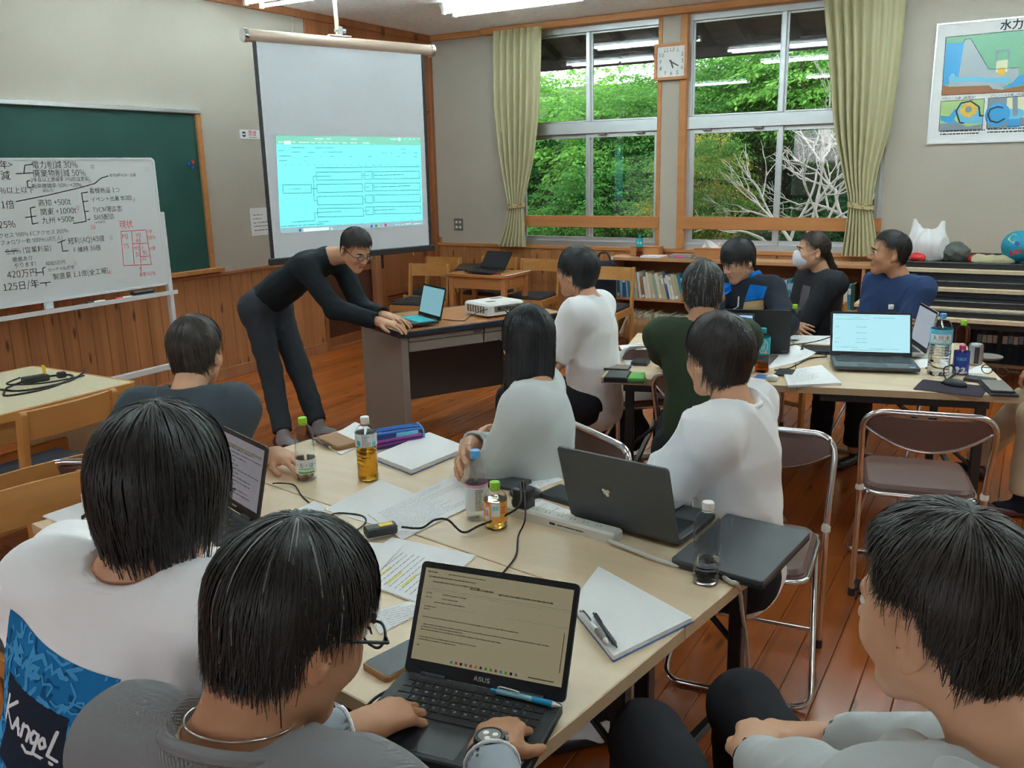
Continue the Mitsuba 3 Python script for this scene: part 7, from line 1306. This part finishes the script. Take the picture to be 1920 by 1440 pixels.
mm = P(986, 930, .7005); k = thing('computer_mouse', 'black mouse between the orange bottle and the power strip charger', 'mouse'); part(k, 'shell', build([(ell(mm+[0, 0, .006], (.052, .030, .026), rz(.3)), 0, 1), (half(mm+[0, 0, .001], (0, 0, -1), .1), 0, -1)], .004).mesh(), 'black_plastic', True)
k = thing('ac_adapter', 'small black power brick with a yellow label in front of the highlighted printout', 'charger'); a0, a1 = P(685, 1012, .7005), P(742, 1001, .7005); ad = nz(a1-a0); AM = np.eye(4); AM[:3, 0] = ad; AM[:3, 1] = np.cross(U, ad); AM[:3, 3] = a0-np.cross(U, ad)*.018+[0, 0, .008]; part(k, 'body', box((0, 0, 0), (.088, .036, .026), .004), 'black_plastic', M=AM); part(k, 'yellow_label', flat(sbox(.04, .007, .078, .029), .0264), 'tag_yellow', M=AM)
cable([AM[:3, 3]+ad*.088+[0, .015, .013], P(790, 990, .715), P(815, 975, .74), P(840, 975, .74), P(868, 998, .718), P(900, 985, .725), P(950, 965, .745), P(975, 945, .785), (CMx@np.array([-.01, 0, .07, 1]))[:3]], .0032, 'thick black cord arching from the power brick to the charger')
cable([(CMx@np.array([0, 0, .075, 1]))[:3], P(985, 970, .755), P(972, 1005, .708), P(968, 1040, .704), P(950, 1066, .704), P(934, 1084, .704), P(930, 1095, .704)], .0024, 'thin black cord from the charger towards the nearest laptop')
cable([P(512, 912, .70)+[0, 0, .01], P(530, 906, .712), P(552, 910, .704), P(566, 930, .703), P(586, 948, .703), P(580, 952, .703)], .0022, 'thin black cord beside the tilted laptop'); cable([P(612, 972, .703), P(632, 962, .704), P(676, 966, .704), P(686, 978, .704), P(668, 994, .704), P(638, 998, .704), P(620, 1000, .703)], .0022, 'thin black cord looping out from under the folded printout')
# phone, plug, pens, wallet, pencil case
def slab(pts, z, th, r, label, nm, m, top=None, c='phone', rim=None):
    q = np.array([P(*p, z+th)[:2] for p in pts]); e0, e1 = q[1]-q[0], q[3]-q[0]; L0, L1 = np.linalg.norm(e0), np.linalg.norm(e1); x = np.array([*e0/L0, 0]); y = np.cross(U, x)*np.sign(np.cross(U, x)[:2]@e1); Mx = np.eye(4); Mx[:3, 0] = x; Mx[:3, 1] = y; Mx[:3, 3] = [*q[0], z]
    t = thing(nm, label, c); part(t, 'body', rprism(affinity.translate(rrect(L0, L1, min(r, .45*min(L0, L1))), L0/2, L1/2), th, th*.25), m, 30, Mx)
    if top: part(t, 'top_face', flat(affinity.translate(rrect(L0*.94, L1*.94, min(r, .4*min(L0, L1))), L0/2, L1/2), th+.0004), top, M=Mx)
    return t, Mx, L0, L1
t, Mx, l0, l1 = slab(((676, 1243), (724, 1272), (806, 1205), (770, 1165)), .7005, .012, .012, 'black phone in a black and gold case left of the nearest laptop', 'mobile_phone', 'leather_brown', 'bezel')
cable([P(752, 1272, .712), P(735, 1290, .712), P(705, 1308, .709), P(688, 1325, .702), P(672, 1345, .64), P(668, 1365, .55)], .003, 'black power lead plugged into the left side of the nearest laptop'); c0, c1 = P(760, 1268, .722), P(742, 1285, .718); single('power_plug', cat(cyl(c0, c1, .005, 10), cyl(c0, c0+nz(A['R'][:3, 0])*.02, .0045, 10)), 'black_plastic', 'angled black barrel plug at the left edge of the nearest laptop', 'plug', 40)
def ballpen(a, b, body, grip, tip, label, clip='white_plastic', r=.0052):
    a, b = np.asarray(a), np.asarray(b); d = nz(b-a); L_ = np.linalg.norm(b-a); t = thing('pen', label, 'pen'); part(t, 'barrel', cyl(a+d*.012, a+d*L_*.60, r, 14), body, 40); part(t, 'grip', cyl(a+d*L_*.60, a+d*L_*.88, r*1.12, 14), grip, 40); part(t, 'tip', cyl(a+d*L_*.88, b, r*1.05, 14, r*.25), tip, 40); part(t, 'button', cyl(a, a+d*.012, r*.6, 10), grip, 40)
    n_ = nz(np.cross(np.cross(d, U), d)); part(t, 'clip', tube(spline([a+d*.014+n_*r, a+d*.018+n_*r*1.9, a+d*.05+n_*r*1.7, a+d*.056+n_*r*1.2], 4), .0016, 6), clip, True)
ballpen(P(1088, 1146, .722), P(1141, 1207, .722), 'label_white', 'grey_paint', 'white_plastic', 'white and grey pen on the notebook at the near right', 'black_plastic'); ballpen(P(1113, 1150, .722), P(1157, 1214, .722), 'black_plastic', 'black_plastic', 'black_plastic', 'slim black pen beside the white pen on the notebook', 'black_plastic', .0045)
ballpen(P(921, 1293, .7385), P(1052, 1324, .7385), 'pen_clear', 'pen_blue', 'white_plastic', 'light blue pen lying along the hinge of the nearest laptop')
t, Mx, l0, l1 = slab(((590, 818), (632, 838), (655, 825), (612, 805)), .7035, .016, .010, 'brown leather wallet on the white sheets at the far table edge', 'wallet', 'leather_brown', None, 'wallet'); ballpen(P(586, 822, .712), P(622, 840, .712), 'grey_paint', 'black_plastic', 'chrome', 'dark pen beside the brown wallet', 'chrome', .004)
pc = P(742, 832, .7005); px_ = nz(P(778, 826, .7)-P(706, 838, .7)); PMx = np.eye(4); PMx[:3, 0] = px_; PMx[:3, 1] = np.cross(U, px_); PMx[:3, 3] = pc
k = thing('pencil_case', 'blue mesh pencil case with purple pens inside, at the far edge of the near tables', 'pencil case'); part(k, 'pouch', xf(rprism(rrect(.20, .075, .02), .045, .02), np.eye(4)), 'pouch_navy', 30, PMx)
for i, (y, m) in enumerate(((-.030, 'purple'), (-.036, 'purple'))): part(k, 'pen', cyl((-.085, y-.006, .014+i*.016), (.085, y-.004, .018+i*.016), .006, 10), m, 40, PMx)
part(k, 'blue_box', box((-.01, -.042, .030), (.075, -.036, .052), .003), 'label_sky', M=PMx)
for a in (-.098, .098): part(k, 'piping', tube(spline([(a, -.036, .004), (a, -.03, .045), (a*.9, 0, .066), (a, .03, .045), (a, .036, .004)], 6), .0035, 6), 'cap_blue', True, PMx)
for y, z in ((-.026, .052), (-.010, .058), (.012, .058)): part(k, 'mesh_strip', tube([(-.096, y, z), (0, y-.01, z+.006), (.096, y, z)], .0045, 6), 'mesh_blue', True, PMx)
slab(((914, 886), (998, 899), (962, 925), (905, 905)), .7005, .010, .006, 'dark grey tablet behind the blue-capped bottle', 'tablet', 'laptop_black', 'laptop_grey', 'tablet'); slab(((1012, 922), (1050, 906), (1085, 925), (1052, 946)), .7030, .016, .008, 'black case behind the charger, left of the grey laptop lid', 'case', 'laptop_black', None, 'case')
slab(((150, 968), (175, 950), (240, 962), (205, 985)), .7045, .010, .006, 'black cloth pouch on the papers at the left end of the near table', 'pouch', 'jacket_black', None, 'pouch'); c = P(180, 955, .7045); single('tape_dispenser', xf(rprism(rrect(.07, .02, .008), .045, .004), mat((c[0], c[1], .716), rz=.9)), 'cable_white', 'small white device half hidden by the foreground hair', 'device', 30)
# far tables: little things
slab(((1130, 690), (1138, 682), (1175, 688), (1168, 697)), .7005, .010, .006, 'grey phone with a light screen at the left corner of the far tables', 'mobile_phone', 'laptop_black', 'desk_steel'); slab(((1131, 707), (1142, 693), (1173, 700), (1165, 714)), .7025, .020, .008, 'black wallet at the front left corner of the far tables', 'wallet', 'bezel', None, 'wallet'); slab(((1175, 709), (1178, 697), (1206, 698), (1208, 710)), .7025, .014, .004, 'green-patterned case beside the black wallet on the far tables', 'case', 'label_green', None, 'case'); slab(((1128, 716), (1134, 706), (1208, 712), (1206, 722)), .7003, .002, .004, 'thin black board under the wallet and the green case', 'board', 'bezel', None, 'board'); slab(((1182, 678), (1190, 670), (1210, 671), (1208, 682)), .7005, .02, .008, 'black pen case beside the dark green sweater', 'pen case', 'black_plastic', None, 'pen case') if False else slab(((1182, 678), (1190, 670), (1210, 671), (1208, 682)), .7005, .02, .008, 'black pen case beside the dark green sweater', 'pen_case', 'black_plastic', None, 'pen case')
ballpen(P(1177, 665, .707), P(1183, 655, .707), 'black_plastic', 'black_plastic', 'black_plastic', 'black pen on the white sheets at the left end of the far tables', 'black_plastic')
c = P(1448, 714, .7005); single('earbud_case', build([(ell(c+[0, 0, .014], (.030, .024, .016), rz(.2)), 0, 1)], .004).mesh(), 'white_plastic', 'white earbud charging case on the front edge of the far tables', 'earbud case', True); slab(((1412, 709), (1420, 701), (1442, 703), (1440, 711)), .7005, .002, .003, 'white card with a blue stripe beside the earbud case', 'card', 'label_white', 'folder_blue', 'card')
for i in range(2): c = P(1414+i*4, 714+i*5, .704); single('earbud', cat(cyl(c, c+[.012, .004, .0], .0032, 8), xf(build([(ell((0, 0, 0), (.007, .006, .006)), 0, 1)], .002).mesh(), tr(c))), 'white_plastic', ['upper', 'lower'][i]+' white earbud beside the white card on the far tables', 'earbud', True)
slab(((1452, 700), (1460, 690), (1492, 691), (1486, 701)), .7005, .012, .006, 'dark grey glasses case in front of the curled sheet', 'case', 'black_plastic', None, 'case'); slab(((1500, 655), (1502, 645), (1558, 647), (1558, 658)), .7005, .022, .012, 'long black pencil roll left of the bright laptop', 'pen_case', 'black_plastic', None, 'pen case'); slab(((1355, 680), (1380, 660), (1425, 665), (1440, 680)), .7005, .004, .01, 'grey laptop sleeve beside the teal bottle', 'sleeve', 'desk_steel_dark', None, 'sleeve')
slab(((1712, 729), (1730, 711), (1818, 716), (1840, 735)), .7003, .003, .006, 'dark mouse pad right of the bright laptop', 'mouse_pad', 'mousepad', None, 'mouse pad'); c = P(1790, 722, .704); single('computer_mouse', build([(ell(c+[0, 0, .006], (.055, .030, .022), rz(-.5)), 0, 1), (half(c, (0, 0, -1), .1), 0, -1)], .005).mesh(), 'laptop_black', 'black mouse on the dark mouse pad', 'mouse', True)
slab(((1858, 738), (1833, 712), (1858, 706), (1890, 732)), .7005, .012, .008, 'black power bank under the grey phone at the right corner of the far tables', 'power_bank', 'black_plastic', None, 'power bank'); slab(((1858, 732), (1838, 711), (1862, 706), (1886, 727)), .7135, .009, .006, 'grey phone with a round ring, on the power bank', 'mobile_phone', 'laptop_black', 'grey_paint')
slab(((1806, 707), (1812, 702), (1846, 712), (1842, 719)), .7005, .018, .006, 'black marker-shaped charger behind the grey phone', 'charger', 'black_plastic', None, 'charger')
cg = P(1864, 702, .725); k = thing('eyeglasses', 'black-rimmed eyeglasses standing on the phone at the right end of the far tables', 'glasses')
for e in (-1, 1): part(k, 'rim', tube([cg+nz([.9, -.4, 0])*(e*.034+.024*math.cos(a))+U*(.018+.02*math.sin(a)) for a in np.linspace(0, 6.28, 21)[:-1]], .002, 6, True), 'black_plastic', True); part(k, 'temple', tube([cg+nz([.9, -.4, 0])*e*.06+U*.024, cg+nz([.9, -.4, 0])*e*.055+nz([.4, .9, 0])*.12+U*.0], .002, 6), 'black_plastic', True)
cable([P(1735, 690, .705), P(1760, 688, .705), P(1790, 684, .712), P(1805, 690, .73), P(1795, 700, .72), P(1775, 712, .71), P(1770, 690, .74), P(1785, 686, .74), P(1790, 700, .715), P(1765, 718, .706)], .003, 'tangle of black cord in front of the large water bottle'); cable([P(1788, 688, .71), P(1812, 702, .708), P(1840, 712, .708), P(1850, 708, .715)], .003, 'black cord running to the power bank'); cable([P(1440, 650, .703), P(1490, 646, .703), P(1530, 640, .704), P(1556, 632, .704)], .0025, 'black cord lying behind the empty bottle on the far tables'); cable([P(1500, 665, .703), P(1530, 660, .71), P(1550, 668, .705), P(1520, 672, .703), P(1480, 690, .703), P(1452, 694, .703)], .003, 'black cord curling beside the bright laptop')
cable([DESK(.34, .25, .757), DESK(.42, .22, .745), DESK(.50, .12, .743), DESK(.58, .16, .76), DESK(.66, .10, .80), (PM@np.array([.05, -.142, .045, 1]))[:3]], .0026, 'thin black video cable from the laptop to the projector'); cable([(PM@np.array([-.06, -.14, .04, 1]))[:3], (PM@np.array([-.05, -.19, .03, 1]))[:3], DESK(.78, -.02, .72), DESK(.76, -.03, .60), DESK(.75, .06, .40), DESK(.74, .10, .05)], .004, 'black power cable hanging from the projector over the desk front')
# cream library table: coiled adapter
cA = P(60, 718, .70); L2 = lambda x, y, z=.705: np.array([cA[0]+x, cA[1]+y, z])
cable([L2(-.05, -.30), L2(.02, -.16), L2(.16, -.22), L2(.20, -.05), L2(.12, .12), L2(.02, .18), L2(-.06, .05), L2(.02, -.14), L2(.14, -.12), L2(.16, .08), L2(.05, .24), L2(-.02, .30)], .005, 'black power cord coiled on the cream library table'); cable([L2(-.06, -.02, .725), L2(.0, -.12, .72), L2(.1, .0, .71), L2(.12, .20, .707)], .004, 'second loop of black cord over the adapter on the cream library table')
k = thing('ac_adapter', 'black power brick with a yellow tag on the cream library table', 'charger'); KM = mat(L2(0, .02, .7005), rz=1.3); part(k, 'body', box((-.06, -.025, 0), (.06, .025, .032), .006), 'black_plastic', M=KM); part(k, 'plug', box((.10, -.015, .0), (.14, .015, .03), .005), 'black_plastic', M=KM); part(k, 'yellow_tag', box((.045, -.012, .02), (.049, .035, .075), .001), 'tag_yellow', M=KM)
slab(((852, 505), (862, 494), (898, 496), (890, 507)), .7005, .012, .006, 'dark phone left of the laptop on the pine table', 'mobile_phone', 'bezel'); cable([(-4.72, 7.24, .705), (-4.70, 7.33, .73), (-4.66, 7.36, .72), (-4.64, 7.28, .705)], .004, 'grey cord bundle beside the laptop on the pine table'); ballpen((-4.36, 7.10, .706), (-4.24, 7.06, .706), 'label_red', 'label_red', 'white_plastic', 'red pen on the pine table beside the laptop')
# bookcase top
def tissue_box(x0, x1, y0, y1, label, tissue):
    t = thing('tissue_box', label, 'tissue box'); part(t, 'box', box((x0, y0, .8255), (x1, y1, .8255+.085), .003), 'pine'); part(t, 'lid', box((x0-.004, y0-.004, .91), (x1+.004, y1+.004, .918), .003), 'rail_wood')
    if tissue: part(t, 'tissue', grid(lambda u, v: np.stack([(x0+x1)/2+(u-.5)*.20*(1-.3*v), (y0+y1)/2+.02*np.sin(u*9+v*3), .918+v*(.05+.03*np.sin(u*5+.6)*(1-u))], 1), 20, 6), 'tee_white', True)
xa = PY(1183, 460, 7.95)[0]; xb_ = PY(1236, 460, 7.95)[0]; tissue_box(xa, xb_, 7.93, 8.06, 'wooden tissue box on the bookcase behind the teal-labelled bottle', False); xa = PY(1302, 470, 7.93)[0]; tissue_box(xa, xa+.30, 7.92, 8.05, 'wooden tissue box with a white tissue on the bookcase, left of the zip jacket', True)
xa = PY(1206, 470, 7.9)[0]; single('paper_stack', cat(*[box((xa+RNG.uniform(0, .01), 7.815, .8255+i*.004), (xa+.20+RNG.uniform(0, .01), 7.98, .8290+i*.004), .0008) for i in range(4)]), 'paper', 'stack of white papers on the bookcase between the bottle and the pink folder', 'paper')
xa = PY(1258, 470, 7.9)[0]; k = thing('zip_folder', 'pink and clear plastic zip folder on the bookcase below the pier', 'folder'); part(k, 'pouch', xf(rprism(rrect(.23, .17, .03), .035, .014), mat((xa+.115, 7.90, .8257))), 'desk_steel', 30); part(k, 'pink_zip', tube([(xa+.115+.115*math.cos(a)*.98, 7.90+.085*math.sin(a)*.98, .845+.006*math.sin(2*a)) for a in np.linspace(0, 6.28, 25)[:-1]], .009, 6, True), 'pink', True)
xa = PY(1305, 482, 7.86)[0]; k = thing('plastic_pouch', 'clear grey plastic pouch right of the pink folder on the bookcase', 'pouch'); part(k, 'pouch', xf(rprism(rrect(.12, .10, .03), .016, .007), mat((xa+.02, 7.88, .8257))), 'grey_paint', 30)
k = thing('brown_bag', 'brown bag wrapped in clear plastic on the lower shelf of the bookcase', 'bag'); xa = PY(1205, 605, 7.74)[0]; part(k, 'bag_body', build([(cone((xa-.10, 7.72, .10), (xa+.10, 7.72, .10), .09, .09, ((0, 1, 0), .8)), 0, 1), (cone((xa-.11, 7.72, .20), (xa+.11, 7.72, .20), .06, .06, ((0, 1, 0), .8)), .06, 1)], .010, None, None, fold(41, .012, 22.)).mesh(), 'leather_brown', True)
# on the parked tables
def bag(c, r, label, m, seed, ears=True, nm='plastic_bag'):
    c = np.asarray(c, float); q = [(ell(c+[0, 0, r[2]*.8], r), 0, 1), (cone(c+[-r[0]*.6, 0, r[2]*.3], c+[r[0]*.6, 0, r[2]*.3], r[2]*.35), .06, 1)]
    if ears: q += [(cone(c+[-r[0]*.55, 0, r[2]*1.3], c+[-r[0]*.75, 0, r[2]*2.3], .05, .018, ((0, 1, 0), .4)), .05, 1), (cone(c+[r[0]*.5, 0, r[2]*1.3], c+[r[0]*.7, 0, r[2]*2.2], .05, .018, ((0, 1, 0), .4)), .05, 1)]
    q.append((half(c, (0, 0, -1), .6), 0, -1)); return single(nm, build(q, .008, None, None, fold(seed, .016, 24.)).mesh(), m, label, 'bag', True)
M('bag_white', S(226, 226, 226), .35, .4); M('bag_dark', S(72, 74, 70), .4, .4); M('ball_teal', S(34, 140, 168), .5, .3)
zb_ = .918; bag((PY(1738, 470, 7.48)[0], 7.50, zb_), (.14, .10, .13), 'white plastic carrier bag on the stacked tables behind the navy polo', 'bag_white', 3)
bag((PY(1792, 470, 7.48)[0], 7.50, zb_), (.10, .08, .075), 'dark printed snack bag in a clear bag, right of the white carrier bag', 'bag_dark', 4, False); c = PY(1784, 455, 7.42); single('snack_print', build([(ell(c, (.03, .012, .02)), 0, 1)], .005).mesh(), 'tag_yellow', 'small yellow print on the dark snack bag', 'print', True) if False else None
bag((PY(1722, 472, 7.42)[0], 7.42, zb_), (.05, .05, .03), 'orange packet in front of the white carrier bag', 'label_red', 5, False, 'snack_packet'); bag((PY(1830, 478, 7.48)[0], 7.48, zb_), (.05, .05, .025), 'small red packet beside the dark snack bag', 'label_red', 6, False, 'snack_packet'); bag((PY(1862, 480, 7.48)[0], 7.46, zb_), (.13, .06, .025), 'crumpled cream cloth between the red packet and the ball', 'curtain_cloth', 7, False, 'cloth')
cb = PY(1910, 462, 7.5); cb[2] = zb_+.115; k = thing('ball', 'teal ball with a yellow patch and red lettering on the stacked tables', 'ball'); part(k, 'sphere', trimesh.creation.icosphere(4, .115), 'ball_teal', True, tr(cb))
BMt = mat(cb, R=basis(nz(np.cross(U, CAM-cb)), U)); 
def ball_patch(g, m, nm, lift=.0008):
    v, f = wrapped(g, .116, .008); x, y = None, None; q = np.vstack([np.array(p.coords) for p in []]) if False else None; vs = []
    from shapely import intersection
    out_v, out_f, n = [], [], 0
    for cx in np.arange(-.12, .12, .01):
        h_ = g.intersection(sbox(cx, -.2, cx+.01, .2))
        for p_ in getattr(h_, 'geoms', [h_]):
            if p_.geom_type != 'Polygon' or p_.area < 1e-9: continue
            a, b_ = tri2d(p_); out_v.append(a); out_f.append(b_+n); n += len(a)
    a = np.vstack(out_v); z = np.sqrt(np.maximum(.115**2-(a**2).sum(1), 1e-6)); d = np.c_[a, z]; part(k, nm, (d*(1+lift/.115*1.5), np.vstack(out_f)), m, True, BMt)
ball_patch(Polygon([(-.075, .055), (-.045, .095), (-.02, .09), (-.035, .03)]), 'tag_yellow', 'patch'); ball_patch(affinity.rotate(gat(glyphs('MIKASA', .03, 'inter', 2), -.055, -.035), 14), 'label_red', 'lettering'); ball_patch(Point(-.012, .028).buffer(.016), 'label_navy', 'emblem')
# bags on the floor and on chairs
c = P(1135, 862, .0); bq = [(cone(c+[-.02, .10, .14], c+[.10, .16, .14], .12, .11), 0, 1), (cone(c+[0, .11, .28], c+[.08, .15, .30], .10, .08), .06, 1), (half(c+[0, 0, .004], (0, 0, -1), .5), 0, -1)]
k = thing('backpack', 'black backpack on the floor between the two groups of tables', 'backpack'); part(k, 'body', build(bq, .010, None, None, fold(51, .012, 26.)).mesh(), 'jacket_black', True); part(k, 'strap', tube(spline([c+[-.02, .02, .30], c+[-.06, -.04, .26], c+[-.05, -.05, .12], c+[-.02, .0, .06]], 6), .014, 6), 'black_plastic', True); part(k, 'top_handle', tube(spline([c+[.02, .09, .38], c+[.04, .09, .43], c+[.08, .13, .42], c+[.08, .14, .37]], 6), .009, 6), 'black_plastic', True)
c = P(1085, 850, .0); k = thing('tote_bag', 'black bag with a mauve panel on the floor beside the backpack', 'bag'); part(k, 'body', build([(cone(c+[-.08, .06, .12], c+[.06, .10, .12], .10, .10), 0, 1), (cone(c+[-.08, .06, .22], c+[.05, .10, .24], .08, .07), .06, 1), (half(c+[0, 0, .004], (0, 0, -1), .5), 0, -1)], .010, None, None, fold(52, .012, 26.)).mesh(), 'trousers_black', True); part(k, 'mauve_panel', build([(ell(c+[.05, .0, .16], (.035, .03, .08)), 0, 1)], .008).mesh(), 'purple', True)
c = np.array([-3.42, 7.55, .46]); k = thing('shoulder_bag', 'dark navy bag hanging on the wooden chair at the end of the bookcase', 'bag'); part(k, 'body', box((c[0]-.16, c[1]+.02, .40), (c[0]+.06, c[1]+.16, .80), .03), 'jacket_navy'); part(k, 'handle', tube(spline([(c[0]-.12, c[1]+.09, .79), (c[0]-.09, c[1]+.09, .87), (c[0]-.01, c[1]+.09, .87), (c[0]+.02, c[1]+.09, .79)], 6), .009, 6), 'black_plastic', True)
